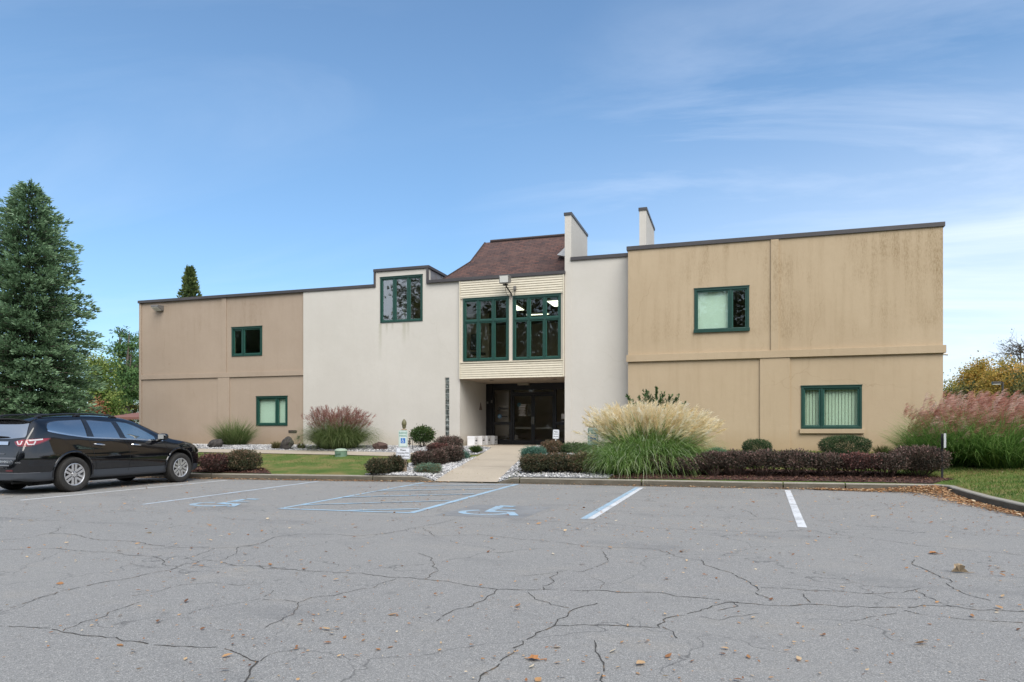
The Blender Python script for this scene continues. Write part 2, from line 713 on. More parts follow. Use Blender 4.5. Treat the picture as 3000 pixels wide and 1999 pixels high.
# broken white cloud added in the unseen sky behind, for whiter light and reflections
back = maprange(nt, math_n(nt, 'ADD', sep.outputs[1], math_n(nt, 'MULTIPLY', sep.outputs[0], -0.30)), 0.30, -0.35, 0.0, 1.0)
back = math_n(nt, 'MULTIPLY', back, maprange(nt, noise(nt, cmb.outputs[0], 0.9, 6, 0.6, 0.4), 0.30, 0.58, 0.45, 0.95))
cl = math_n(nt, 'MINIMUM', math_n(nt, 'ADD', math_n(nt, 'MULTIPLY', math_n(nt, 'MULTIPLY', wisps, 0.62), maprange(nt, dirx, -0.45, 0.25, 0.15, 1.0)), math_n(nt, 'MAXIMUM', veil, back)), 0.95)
skyt = mixc(nt, maprange(nt, sep.outputs[2], 0.0, 0.40), (0.70, 0.86, 0.98), (1.08, 1.22, 1.22))
skyc = mixc(nt, 1.0, sky.outputs[0], skyt, 'MULTIPLY')
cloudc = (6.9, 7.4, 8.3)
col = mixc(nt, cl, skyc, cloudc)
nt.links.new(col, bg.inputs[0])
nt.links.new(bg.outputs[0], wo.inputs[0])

sl = bpy.data.lights.new('sun', 'SUN')
sl.energy = 2.0
sl.angle = math.radians(48)
sl.color = (1.0, 0.95, 0.87)
so = bpy.data.objects.new('sun', sl)
sd = Vector((math.sin(SUN_AZ) * math.cos(SUN_EL), math.cos(SUN_AZ) * math.cos(SUN_EL), math.sin(SUN_EL)))
so.rotation_euler = sd.to_track_quat('Z', 'Y').to_euler()
so.location = (20, -10, 30)
COL.objects.link(so)
sc.view_settings.view_transform = 'Standard'
sc.view_settings.look = 'None'
sc.view_settings.exposure = 0.88
sc.view_settings.gamma = 1.0
sc.cycles.max_bounces = 8
sc.cycles.transparent_max_bounces = 12
sc.cycles.use_denoising = True
sc.cycles.denoising_input_passes = 'RGB_ALBEDO_NORMAL'
sc.cycles.denoising_prefilter = 'ACCURATE'
sc.cycles.sample_clamp_indirect = 6.0

# ------------------------------------------------------------------ ground materials
m, nt, b, out = mat_new('asphalt')
p = geo_pos(nt)
agg = nt.nodes.new('ShaderNodeTexVoronoi')
agg.inputs['Scale'].default_value = 175
nt.links.new(p, agg.inputs['Vector'])
aggc = nt.nodes.new('ShaderNodeSeparateColor')
nt.links.new(agg.outputs['Color'], aggc.inputs[0])
r = ramp(nt, [(0.0, (0.16, 0.156, 0.149)), (0.35, (0.235, 0.229, 0.218)), (0.7, (0.295, 0.288, 0.273)), (0.9, (0.35, 0.34, 0.325)), (1.0, (0.50, 0.47, 0.43))], aggc.outputs[0])
mid = noise(nt, p, 14, 5, 0.7)
c = mixc(nt, maprange(nt, mid, 0.35, 0.7, 0.0, 0.30), r.outputs[0], (0.185, 0.182, 0.177))
big = noise(nt, p, 0.33, 6, 0.6)
c = mixc(nt, maprange(nt, big, 0.45, 0.75, 0, 0.38), c, (0.30, 0.288, 0.268))
big2 = noise(nt, geo_pos(nt, (0.8, 1.3, 1)), 0.6, 6, 0.65)
c = mixc(nt, maprange(nt, big2, 0.56, 0.70, 0, 0.40), c, (0.14, 0.14, 0.14))
oil = noise(nt, p, 1.55, 4, 0.6, 0.3)
c = mixc(nt, maprange(nt, oil, 0.66, 0.76, 0, 0.45), c, (0.085, 0.083, 0.082))
dust = noise(nt, geo_pos(nt, (1, 1.6, 1)), 0.9, 5, 0.65)
c = mixc(nt, maprange(nt, dust, 0.55, 0.72, 0, 0.28), c, (0.36, 0.325, 0.275))
crk = nt.nodes.new('ShaderNodeTexVoronoi')
crk.feature = 'DISTANCE_TO_EDGE'
crk.inputs['Scale'].default_value = 0.55
wv = nt.nodes.new('ShaderNodeVectorMath')
wv.operation = 'ADD'
nt.links.new(p, wv.inputs[0])
nn = nt.nodes.new('ShaderNodeTexNoise')
nn.inputs['Scale'].default_value = 1.6
nn.inputs['Detail'].default_value = 6
nt.links.new(p, nn.inputs['Vector'])
vs_ = nt.nodes.new('ShaderNodeVectorMath')
vs_.operation = 'SCALE'
vs_.inputs[3].default_value = 0.9
nt.links.new(nn.outputs['Color'], vs_.inputs[0])
nt.links.new(vs_.outputs[0], wv.inputs[1])
nt.links.new(wv.outputs[0], crk.inputs['Vector'])
hair = math_n(nt, 'MULTIPLY', maprange(nt, crk.outputs['Distance'], 0.0, 0.007, 0.6, 0.0), maprange(nt, noise(nt, p, 0.8, 3), 0.42, 0.55))
c = mixc(nt, hair, c, (0.05, 0.05, 0.05))
nt.links.new(c, b.inputs['Base Color'])
b.inputs['Roughness'].default_value = 0.85
b.inputs['Specular IOR Level'].default_value = 0.25
bump(nt, b, math_n(nt, 'ADD', agg.outputs['Distance'], mid), 0.3, 0.006)
M_ASPH = m
M_CRACK = simple('crack_fill', (0.075, 0.071, 0.066), 0.95, spec=0.1)
M_CRACKD = simple('crack_debris', (0.16, 0.12, 0.085), 0.95, spec=0.1)


def worn_paint(name, base, lo=0.5, hi=0.62):
    m, nt, b, out = mat_new(name)
    p = geo_pos(nt)
    f = noise(nt, p, 34, 5, 0.75)
    f2 = noise(nt, p, 2.2, 4, 0.6)
    wear = maprange(nt, math_n(nt, 'ADD', math_n(nt, 'MULTIPLY', f, 0.55), math_n(nt, 'MULTIPLY', f2, 0.45)), lo - 0.05, hi, 0, 0.95)
    c = mixc(nt, wear, base, (0.26, 0.26, 0.255))
    nt.links.new(c, b.inputs['Base Color'])
    b.inputs['Roughness'].default_value = 0.75
    return m


M_PWHITE = worn_paint('road_paint_white', (0.66, 0.67, 0.68), 0.52, 0.66)
M_PBLUE = worn_paint('road_paint_blue', (0.34, 0.52, 0.66), 0.47, 0.64)
M_PPALE = worn_paint('road_paint_pale', (0.52, 0.60, 0.68), 0.47, 0.64)
M_SEAL = worn_paint('sealed_patch', (0.165, 0.165, 0.168), 0.40, 0.60)

m, nt, b, out = mat_new('concrete')
p = geo_pos(nt)
n1 = noise(nt, p, 0.8, 5, 0.6)
n2 = noise(nt, p, 22, 4, 0.7)
c = mixc(nt, maprange(nt, n1, 0.3, 0.7), (0.44, 0.375, 0.29), (0.37, 0.315, 0.245))
c = mixc(nt, maprange(nt, n2, 0.45, 0.75, 0, 0.4), c, (0.27, 0.23, 0.18))
nt.links.new(c, b.inputs['Base Color'])
b.inputs['Roughness'].default_value = 0.9
bump(nt, b, n2, 0.3, 0.006)
M_CONC = m

m, nt, b, out = mat_new('kerb_concrete')
p = geo_pos(nt)
n1 = noise(nt, geo_pos(nt, (1.5, 1.5, 6)), 1.7, 6, 0.7)
n2 = noise(nt, p, 30, 5, 0.75)
geo = nt.nodes.new('ShaderNodeNewGeometry')
sx = nt.nodes.new('ShaderNodeSeparateXYZ')
nt.links.new(geo.outputs['Position'], sx.inputs[0])
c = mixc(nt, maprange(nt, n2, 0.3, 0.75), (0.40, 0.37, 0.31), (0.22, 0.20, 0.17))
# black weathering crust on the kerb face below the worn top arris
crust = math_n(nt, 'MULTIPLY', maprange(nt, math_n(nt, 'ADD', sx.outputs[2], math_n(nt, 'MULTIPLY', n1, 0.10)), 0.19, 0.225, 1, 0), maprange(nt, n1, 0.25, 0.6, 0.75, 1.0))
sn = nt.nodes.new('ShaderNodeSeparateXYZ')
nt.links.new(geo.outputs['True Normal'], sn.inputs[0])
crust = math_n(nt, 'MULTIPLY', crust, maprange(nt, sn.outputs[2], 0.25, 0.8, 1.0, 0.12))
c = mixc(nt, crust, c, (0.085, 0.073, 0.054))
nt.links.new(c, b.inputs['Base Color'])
b.inputs['Roughness'].default_value = 0.95
bump(nt, b, n2, 0.6, 0.012)
M_KERB = m

m, nt, b, out = mat_new('lawn_soil')
p = geo_pos(nt)
n1 = noise(nt, p, 0.9, 6, 0.65)
n2 = noise(nt, p, 18, 5, 0.75)
r = ramp(nt, [(0.28, (0.075, 0.135, 0.03)), (0.45, (0.12, 0.17, 0.045)), (0.56, (0.22, 0.20, 0.075)), (0.72, (0.30, 0.21, 0.10))], n1)
c = mixc(nt, maprange(nt, n2, 0.35, 0.7, 0, 0.6), r.outputs[0], (0.05, 0.065, 0.02))
nt.links.new(c, b.inputs['Base Color'])
b.inputs['Roughness'].default_value = 1.0
b.inputs['Specular IOR Level'].default_value = 0.1
bump(nt, b, n2, 0.8, 0.03)
M_LAWN = m

m, nt, b, out = mat_new('gravel')
p = geo_pos(nt)
v = nt.nodes.new('ShaderNodeTexVoronoi')
v.inputs['Scale'].default_value = 24
nt.links.new(p, v.inputs['Vector'])
sc3 = nt.nodes.new('ShaderNodeSeparateColor')
nt.links.new(v.outputs['Color'], sc3.inputs[0])
r = ramp(nt, [(0.0, (0.10, 0.10, 0.11)), (0.4, (0.24, 0.235, 0.235)), (0.75, (0.36, 0.355, 0.35)), (1, (0.52, 0.51, 0.50))], sc3.outputs[0])
nt.links.new(r.outputs[0], b.inputs['Base Color'])
b.inputs['Roughness'].default_value = 0.85
bump(nt, b, v.outputs['Distance'], 1.0, 0.03)
M_GRAVEL = m
M_STONE = mat_tint('stone', [(0, (0.14, 0.14, 0.15)), (0.35, (0.33, 0.33, 0.335)), (0.7, (0.52, 0.51, 0.50)), (1, (0.70, 0.68, 0.66))], 0.85, 0)

m, nt, b, out = mat_new('mulch')
p = geo_pos(nt)
n1 = noise(nt, p, 26, 5, 0.75)
c = mixc(nt, maprange(nt, n1, 0.35, 0.7), (0.05, 0.026, 0.021), (0.115, 0.062, 0.05))
nt.links.new(c, b.inputs['Base Color'])
b.inputs['Roughness'].default_value = 1.0
bump(nt, b, n1, 1.0, 0.03)
M_MULCH = m
M_CHIP = mat_tint('mulch_chip', [(0, (.04, .018, .014)), (.6, (.105, .05, .04)), (1, (.21, .115, .085))], 0.95, 0)

# ------------------------------------------------------------------ ground sheet, parking lot, kerb
pts, nrm = [], []


def add_k(x, y, n):
    pts.append((x, y))
    nrm.append(n)


xs = np.concatenate([np.linspace(-200, -24, 12), np.arange(-22, XC - 0.2, 0.22)])
for x in xs:
    add_k(x, float(np.interp(x, KX, KY)), (0, 1))
for a in np.linspace(90, 0, 9):
    add_k(XC, YC, (math.cos(math.radians(a)), math.sin(math.radians(a))))
for y in list(np.arange(YC - 0.3, 6, -0.4)) + [4, 2, 0, -10, -40, -80]:
    add_k(float(np.interp(y, RY, RX)), y, (1, 0))
offs = [0.02, 0.10, 0.22, 0.45, 0.8, 1.3, 2, 3, 4, 5, 6, 7, 9, 12, 20, 40, 90, 200, 420]
V = np.array([[(x + n[0] * o, y + n[1] * o) for o in offs] for (x, y), n in zip(pts, nrm)])
Z = gz(V[..., 0], V[..., 1])
Z[:, 0] -= 0.05
Z[:, 1] -= 0.02
V3 = np.concatenate([V, Z[..., None]], -1).reshape(-1, 3)
no, npz = len(offs), len(pts)
F = [(i * no + j, (i + 1) * no + j, (i + 1) * no + j + 1, i * no + j + 1) for i in range(npz - 1) for j in range(no - 1)]
g = np_mesh('lawn_ground', V3, np.array(F)[:, ::-1], M_LAWN)
tag(g, kind='structure')

lot = MB()
lot.quad((-200, -120, 0), (60, -120, 0), (60, 40, 0), (-200, 40, 0))
# cracks traced over the tarmac: thin ragged ribbons let into the same sheet
Z6 = lambda L: [(x * .6375, y * .6375 + 1380) for x, y in L]
Z7 = lambda L: [(1500 + x * .6375, y * .6375 + 1380) for x, y in L]
CR6 = [
    (1.5, [(-60, 700), (30, 708), (215, 725), (350, 752), (520, 770), (700, 788), (830, 798), (985, 815), (1060, 840), (1190, 875)]),
    (0.8, [(1190, 875), (1240, 845), (1380, 820)]), (1.5, [(1190, 875), (1160, 905), (1115, 968), (1090, 1010)]),
    (1.0, [(285, 735), (420, 690), (480, 675), (560, 635), (650, 605)]),
    (1.2, [(-60, 660), (0, 640), (110, 605), (220, 570), (360, 535), (500, 505), (590, 495), (690, 470), (780, 455), (830, 435), (940, 410), (1000, 415)]),
    (1.2, [(1000, 420), (1070, 435), (1180, 438), (1310, 450)]),
    (1.4, [(1160, 440), (1200, 455), (1330, 457), (1500, 465), (1650, 475), (1800, 492), (1950, 497), (2110, 515), (2200, 530), (2290, 545), (2353, 548)]),
    (1.2, [(2290, 545), (2200, 595), (2130, 625), (2070, 640), (2050, 660), (2000, 690)]),
    (1.4, [(240, 285), (340, 290), (400, 305), (460, 318), (600, 325), (680, 335), (760, 347), (880, 352), (980, 355), (1090, 352), (1200, 335), (1260, 305), (1370, 292)]),
    (1.2, [(1370, 290), (1500, 292), (1640, 300), (1780, 290), (1900, 262), (2000, 245), (2100, 222)]),
    (1.1, [(-40, 367), (0, 365), (140, 362), (240, 358), (400, 370), (510, 375), (590, 390), (690, 393), (740, 410), (745, 430), (830, 437)]),
    (0.9, [(980, 357), (900, 385), (820, 410)]), (1.0, [(0, 215), (110, 225), (300, 232), (480, 240), (600, 240)]),
    (1.0, [(1090, 352), (1070, 385), (1000, 415)]),
    (0.9, [(1810, 495), (1700, 535), (1540, 575), (1440, 585), (1370, 605), (1345, 650), (1280, 685), (1200, 720)]),
    (0.7, [(1250, 550), (1215, 580), (1100, 605), (960, 635), (880, 660)]), (0.8, [(1210, 590), (1300, 595), (1370, 605)]),
    (0.8, [(600, 575), (720, 555), (840, 525), (960, 515), (1100, 530), (1200, 520), (1300, 500)]),
    (1.1, [(1930, 378), (1975, 395), (2000, 420), (1980, 445), (2010, 460), (1960, 480), (1950, 497)]),
    (1.2, [(1930, 262), (2000, 300), (2100, 300), (2200, 295), (2353, 310)]),
    (1.5, [(2353, 820), (2320, 850), (2270, 900), (2220, 945), (2190, 971), (2150, 1010)]),
    (0.9, [(0, 318), (110, 310), (250, 280), (270, 260)]), (0.8, [(170, 225), (300, 195), (400, 180), (560, 160), (650, 150)]),
    (0.9, [(1000, 210), (1070, 222), (1200, 228), (1380, 235), (1440, 248)])]
CR7 = [
    (1.5, [(0, 550), (150, 545), (380, 550), (520, 560), (700, 565), (760, 578), (960, 590), (1040, 605), (1200, 618), (1360, 610), (1500, 620), (1650, 630), (1810, 635), (1910, 625), (2010, 625), (2150, 640), (2353, 645), (2420, 648)]),
    (1.4, [(1045, 605), (960, 612), (870, 645), (770, 670), (690, 685), (680, 720), (500, 712), (330, 710), (190, 710)]),
    (1.0, [(1040, 605), (1025, 630), (960, 645)]), (1.0, [(680, 720), (730, 740), (745, 770)]),
    (1.5, [(0, 815), (60, 785), (150, 730), (200, 700), (265, 655), (290, 640), (400, 610)]),
    (1.4, [(370, 780), (380, 820), (420, 870), (435, 910), (415, 965), (410, 1010)]),
    (0.9, [(265, 630), (180, 615), (100, 590), (75, 560)]), (1.3, [(210, 465), (165, 490), (185, 510), (130, 530), (150, 548)]),
    (1.1, [(210, 465), (330, 465), (400, 440), (455, 415), (430, 395), (410, 370)]), (0.9, [(0, 483), (130, 475), (210, 465)]),
    (1.4, [(880, 410), (900, 435), (970, 460), (1030, 485), (1100, 515), (1140, 535), (1170, 570), (1225, 590)]),
    (1.3, [(1140, 535), (1280, 540), (1400, 550), (1560, 560), (1720, 570), (1800, 560), (1880, 540)]), (1.2, [(1325, 565), (1360, 605)]),
    (1.2, [(1860, 550), (1920, 585), (2010, 625)]),
    (1.3, [(1860, 410), (1850, 430), (1910, 455), (1970, 490), (2020, 500), (1990, 520), (2050, 555), (2110, 575), (2200, 600)]),
    (1.1, [(0, 310), (180, 325), (330, 345), (480, 355), (640, 360), (720, 375), (770, 395), (870, 410)]),
    (1.0, [(0, 222), (230, 235), (420, 240), (600, 262), (780, 270), (1000, 278), (1220, 285), (1340, 270)]),
    (1.1, [(1040, 175), (1100, 190), (1120, 212), (1200, 220), (1330, 237)]),
    (1.0, [(1400, 285), (1550, 300), (1750, 325), (1870, 345), (2000, 352), (2353, 388)]),
    (1.1, [(1810, 640), (1870, 660), (2000, 675), (2130, 685), (2353, 702)]), (0.9, [(1550, 690), (1650, 670), (1780, 660)]),
    (0.8, [(860, 670), (950, 685), (1040, 672), (1150, 660)]), (0.8, [(360, 490), (410, 515), (400, 545)])]
rc = random.Random(3)
for wd, L in [(w_, Z6(l)) for w_, l in CR6] + [(w_, Z7(l)) for w_, l in CR7]:
    P = [on_z(x, y)[:2] for x, y in L]
    Q = []
    for a, b_ in zip(P[:-1], P[1:]):
        n = max(2, int(np.linalg.norm(b_ - a) / 0.05))
        for k in range(n):
            Q.append(a + (b_ - a) * k / n)
    Q.append(P[-1])
    Q = np.array(Q)
    t = np.gradient(Q, axis=0)
    t = unit(t)
    s_ = np.stack([-t[:, 1], t[:, 0]], 1)
    jit = np.array([rc.gauss(0, 0.014) for _ in Q])
    slow = np.convolve(np.array([rc.gauss(0, 0.05) for _ in range(len(Q) + 12)]), np.ones(13) / 13, 'valid')
    jit = 0.6 * jit + 0.4 * np.roll(jit, 1) + slow[:len(Q)] * 1.6
    Q = Q + s_ * jit[:, None]
    for i in range(len(Q) - 1):
        if rc.random() < 0.035:
            continue
        w0 = wd * 0.0036 * rc.uniform(0.35, 1.4)
        w1 = wd * 0.0036 * rc.uniform(0.35, 1.4)
        mi = 2 if rc.random() < 0.13 else 1
        lot.quad((*(Q[i] - s_[i] * w0), .003), (*(Q[i] + s_[i] * w0), .003), (*(Q[i + 1] + s_[i + 1] * w1), .003), (*(Q[i + 1] - s_[i + 1] * w1), .003), mi)
plot = lot.build('parking_lot', [M_ASPH, M_CRACK, M_CRACKD], fixn=False)
tag(plot, kind='structure')


def gline(mb, A, B, wd, z=0.004, n=1):
    a, b_ = np.array(A[:2]), np.array(B[:2])
    t = unit(b_ - a)
    s_ = np.array([-t[1], t[0]]) * wd / 2
    mb.quad((*(a - s_), z), (*(b_ - s_), z), (*(b_ + s_), z), (*(a + s_), z))


def mark(name, lines, mat):
    mb = MB()
    for i, (A, B, wd) in enumerate(lines):
        gline(mb, on_z(*A), on_z(*B), wd, 0.004 + 0.0012 * i)
    o = mb.build(name, mat, plot, fixn=False)
    return o


S6 = lambda x, y: (400 + .5525 * x, 1360 + .5525 * y)
mark('stall_line', [((60, 1466.3), (668, 1407.2), 0.10)], M_PWHITE)
mark('stall_line', [((-300, 1462), (190, 1418), 0.10)], M_PWHITE)
mark('stall_line', [((416.6, 1478.8), (933, 1410.8), 0.11)], M_PPALE)
mark('stall_line', [((1867, 1429), (1709, 1521.5), 0.11)], M_PBLUE)
mark('stall_line', [((1879, 1429.5), (1729, 1521.5), 0.11)], M_PWHITE)
mark('stall_line', [((2307, 1437), (2351, 1546), 0.125)], M_PWHITE)
mark('hatched_aisle', [(S6(755, 238), S6(1525, 98), .10), (S6(1455, 260), S6(2018, 107), .13), (S6(755, 237), S6(1450, 260), .11),
                       (S6(1120, 247), S6(1500, 239), .10), (S6(885, 218), S6(1660, 195), .10), (S6(1090, 177), S6(1790, 160), .10),
                       (S6(1265, 144), S6(1893, 132), .10), (S6(1445, 117), S6(1985, 111), .09)], M_PBLUE)


def wheelchair(px, py, sx, sy, backing):
    c = on_z(px, py)[:2]
    mb = MB()
    T = lambda u, v, z: (c[0] + u * sx, c[1] + v * sy, z)

    def stroke(a, b_, wd, z):
        a, b_ = np.array(a), np.array(b_)
        t = unit(b_ - a)
        s_ = np.array([-t[1], t[0]]) * wd / 2
        mb.quad(T(*(a - s_), z), T(*(b_ - s_), z), T(*(b_ + s_), z), T(*(a + s_), z))
    R0, R1 = 0.27, 0.38
    A = np.linspace(math.radians(120), math.radians(358), 22)
    for a0, a1 in zip(A[:-1], A[1:]):
        mb.quad(T(-.08 + R0 * math.cos(a0), -.30 + R0 * math.sin(a0), .0045), T(-.08 + R1 * math.cos(a0), -.30 + R1 * math.sin(a0), .0045),
                T(-.08 + R1 * math.cos(a1), -.30 + R1 * math.sin(a1), .0045), T(-.08 + R0 * math.cos(a1), -.30 + R0 * math.sin(a1), .0045))
    stroke((-.12, .72), (-.05, -.20), .13, .0052)
    stroke((-.08, -.16), (.26, -.16), .13, .0058)
    stroke((.24, -.12), (.42, -.60), .12, .0064)
    stroke((-.10, .22), (.24, .22), .10, .0070)
    stroke((-.14, .74), (.10, .74), .16, .0076)
    o = mb.build('wheelchair_symbol', M_PBLUE, plot, fixn=False)
    if backing:
        mb2 = MB()
        mb2.quad(T(-.62, -.95, .002), T(.60, -.92, .002), T(.64, .92, .002), T(-.56, .88, .002))
        mb2.build('sealed_patch', M_SEAL, plot, fixn=False)
    return o


wheelchair(*S6(488, 206), 1.25, 0.98, False)
wheelchair(*S6(1905, 248), 1.25, 0.98, True)

# kerb stones
kb = MB()
kp = [(x, float(np.interp(x, KX, KY)), 0, 1) for x in np.arange(-40, XC - 0.25, 0.2)]
kp += [(XC - 0.25, 18.555, -.1, .995), (XC - .12, 18.52, -.35, .93), (XC - .04, 18.42, -.7, .7), (XC - .01, 18.28, -.94, .35)]
kp += [(float(np.interp(y, RY, RX)), y, -1, 0) for y in list(np.arange(18.1, 6, -.3)) + [5, 3, 0, -5]]
# outward (planted-side) direction
kq = [(x, y, -nx if nx < 0 else 0.0, ny if nx == 0 else ny) for (x, y, nx, ny) in kp]
joints = [on_z(520, 1402)[0], on_z(615, 1403)[0], on_z(1100, 1410)[0], on_z(1515, 1418)[0], on_z(1890, 1425)[0], on_z(2308, 1434)[0], on_z(2484, 1437)[0], -15.4, -18.5, -22, -25]
joints = set(int(np.argmin([abs(k[0] - j) + (0 if k[1] > 15 else 99) for k in kp])) for j in joints)
sect = [(0.0, -0.05), (0.004, 0.06), (0.012, 0.135), (0.028, 0.155), (0.165, 0.160), (0.17, 0.02)]
rings = []
for i, (x, y, nx, ny) in enumerate(kq):
    hgt = float(1 - ramp_mask(x)) if y > 15 else 1.0
    wob = 0.006 * math.sin(i * 1.7) + 0.004 * math.sin(i * 4.1)
    ring = []
    for (o_, z) in sect:
        ring.append((x + nx * (o_ + wob), y + ny * (o_ + wob), z * max(hgt, 0.02) if z > 0 else z))
    rings.append((ring, hgt))
for i in range(len(rings) - 1):
    (a, ha), (b_, hb) = rings[i], rings[i + 1]
    if ha < 0.04 and hb < 0.04:
        continue
    if i in joints:
        a = [tuple(np.array(p0) * .93 + np.array(p1) * .07) for p0, p1 in zip(a, b_)]
        kb.add(a, [(0, 1, 2, 3, 4, 5)])
    if i + 1 in joints:
        b_ = [tuple(np.array(p0) * .07 + np.array(p1) * .93) for p0, p1 in zip(a, b_)]
        kb.add(b_, [(5, 4, 3, 2, 1, 0)])
    n = len(sect)
    kb.add(list(a) + list(b_), [(j, j + 1, j + 1 + n, j + n) for j in range(n - 1)])
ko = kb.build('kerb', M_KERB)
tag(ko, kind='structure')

# ------------------------------------------------------------------ walks and beds
Y0 = 25.4                                   # plane of the white facade
YT = 25.46                                  # taupe wing
YW = 24.8                                   # tan wing
XLW = on_y(411, 1200, YT)[0]
XTW = on_y(891, 1200, YT)[0]
XR0, XR1 = on_y(1347, 1111, Y0)[0], on_y(1654.5, 1111, Y0)[0]
XF1 = on_y(1673.4, 1111, Y0)[0]
XWL, XWR = on_y(1840, 1100, YW)[0], on_y(2763, 1100, YW)[0]
_v = ray(1425, 1121)
YB = XR0 / (_v[0] / _v[1])                  # back of the entrance recess
SW0, SW1 = on_g(900, 1332.5)[1], on_g(900, 1322)[1]
GP = lambda L: [on_g(x, y) for x, y in L]
left_w = GP([(1344, 1371), (1407, 1335), (1440, 1314)])
right_w = GP([(1589, 1306), (1517, 1354), (1487, 1385)])
dR = (on_g(1465, 1403)[0], float(np.interp(-6, KX, KY)) + .5)
walk = [(RAMP0 + .02, float(np.interp(RAMP0, KX, KY)) + 0.0), *[p_[:2] for p_ in left_w], (XR0 + .45, Y0 - .3), (XR0 + .02, Y0), (XR0 + .02, YB + .02),
        (XR1 - .02, YB + .02), (XR1 - .02, Y0), *[p_[:2] for p_ in right_w], dR, (RAMP1 - .02, float(np.interp(RAMP1, KX, KY)) + 0.0)]
wk = sheet('walkway', walk, 0.030, M_CONC, 0.35)
# tooled joints across the walk
jt = MB()
for (l, r_) in (((1352, 1368), (1498, 1371)), ((1380, 1350), (1508, 1352)), ((1409, 1333), (1545, 1334)), ((1440, 1313), (1580, 1311))):
    A, B = on_g(*l), on_g(*r_)
    n = 8
    for k in range(n):
        a = A + (B - A) * k / n
        b_ = A + (B - A) * (k + 1) / n
        za, zb = float(gz(a[0], a[1])) + .0335, float(gz(b_[0], b_[1])) + .0335
        jt.quad((a[0], a[1] - .011, za), (b_[0], b_[1] - .011, zb), (b_[0], b_[1] + .011, zb), (a[0], a[1] + .011, za))
tag(jt.build('walkway_joint_lines', simple('joint', (0.13, 0.11, 0.09), 0.95), wk, fixn=False))
sheet('side_path', [(-34, SW0), (on_g(1388, 1337)[0] - .02, SW0), (on_g(1404, 1326)[0] - .02, SW1), (-34, SW1)], 0.022, M_CONC)
G_LEFT = [(-30, SW1 - .05), (on_g(1395, 1325)[0] + .3, SW1 - .05), (on_g(1436, 1312)[0] + .3, on_g(1436, 1312)[1]), (XR0 + .6, Y0 - .32), (XR0, Y0 - .04), (-30, YT - .02)]
sheet('gravel_bed', G_LEFT, 0.012, M_GRAVEL)
kf = lambda x: float(np.interp(x, KX, KY)) + .168
lw = [p_[:2] for p_ in left_w]
G_MID = [(on_g(1060, 1394)[0], kf(-10)), (RAMP0 + .1, kf(RAMP0) - .12), (RAMP0 + .25, kf(RAMP0) + .2), (lw[0][0] + .3, lw[0][1]), (lw[1][0] + .3, lw[1][1]), (lw[1][0] - .1, SW0 + .06), (on_g(1290, 1335)[0], SW0 + .06), tuple(on_g(1190, 1362)[:2])]
sheet('gravel_bed', G_MID, 0.012, M_GRAVEL)
rw = [p_[:2] for p_ in right_w]
xg = on_g(1790, 1395)[0]
G_RIGHT = [(RAMP1 - .2, kf(RAMP1) + .2), (RAMP1 - .05, kf(RAMP1) - .12), (RAMP1 + .4, kf(RAMP1)), (xg, kf(xg)), (xg + .3, 21.5), (xg, YW - .05), (XWL - .1, Y0 - .03), (XR1 + .1, Y0 - .03), (rw[0][0] - .3, rw[0][1]), (rw[1][0] - .3, rw[1][1]), (rw[2][0] - .3, rw[2][1]), (dR[0] - .3, dR[1])]
sheet('gravel_bed', G_RIGHT, 0.012, M_GRAVEL)
xm0, xm1 = xg + .05, on_g(2800, 1405)[0]
MULCH = [(xm0, kf(xm0)), (4.55, kf(4.5)), (4.75, 19.0), (xm1, 19.4), (3.6, 20.4), (xm0 + .25, 20.2)]
sheet('mulch_bed', MULCH, 0.016, M_MULCH)
x0, x1 = on_g(560, 1390)[0], on_g(790, 1390)[0]
MULCH2 = [(x0 - 2.5, kf(x0 - 2.5)), (x1, kf(x1)), (x1 - .8, kf(x1) + .75), (x0, kf(x0) + 1.1), (x0 - 2.5, kf(x0) + 1.1)]
sheet('mulch_bed', MULCH2, 0.016, M_MULCH)


def stones(name, poly, n, s0, s1, rng=RNG, lim=None):
    P = sample_poly(poly, n, rng)
    P = P[~in_poly(P, walk)]
    P = P[~((P[:, 1] > SW0 - .02) & (P[:, 1] < SW1 + .02) & (P[:, 0] < on_g(1404, 1326)[0]))]
    n = len(P)
    z = gz(P[:, 0], P[:, 1])
    base = np.array([(1, 0, 0), (0, 1, 0), (-1, 0, 0), (0, -1, 0), (0, 0, 1), (0, 0, -1)], float)
    tri = np.array([(0, 1, 4), (1, 2, 4), (2, 3, 4), (3, 0, 4), (1, 0, 5), (2, 1, 5), (3, 2, 5), (0, 3, 5)])
    s = rng.uniform(s0, s1, (n, 1, 1))
    ang = rng.uniform(0, 2 * PI, n)
    B = base[None] * rng.uniform(.6, 1.25, (n, 6, 1)) * np.array([1, .75, .55])[None, None]
    c, s_ = np.cos(ang)[:, None], np.sin(ang)[:, None]
    X = B[..., 0] * c - B[..., 1] * s_
    Yy = B[..., 0] * s_ + B[..., 1] * c
    V = np.stack([X, Yy, B[..., 2] + rng.normal(0, .12, (n, 6))], -1) * s
    V += np.stack([P[:, 0], P[:, 1], z + .012 + s[:, 0, 0] * .3], -1)[:, None]
    F = (np.arange(n)[:, None, None] * 6 + tri[None]).reshape(-1, 3)
    t = np.repeat(np.clip(rng.normal(.50, .24, n), 0, 1), 8)
    o = np_mesh(name, V, F, M_STONE, tint=t)
    return tag(o, kind='stuff')


stones('gravel', G_LEFT, 11000, .018, .05)
stones('gravel', G_MID, 6500, .018, .05)
stones('gravel', G_RIGHT, 8000, .018, .05)


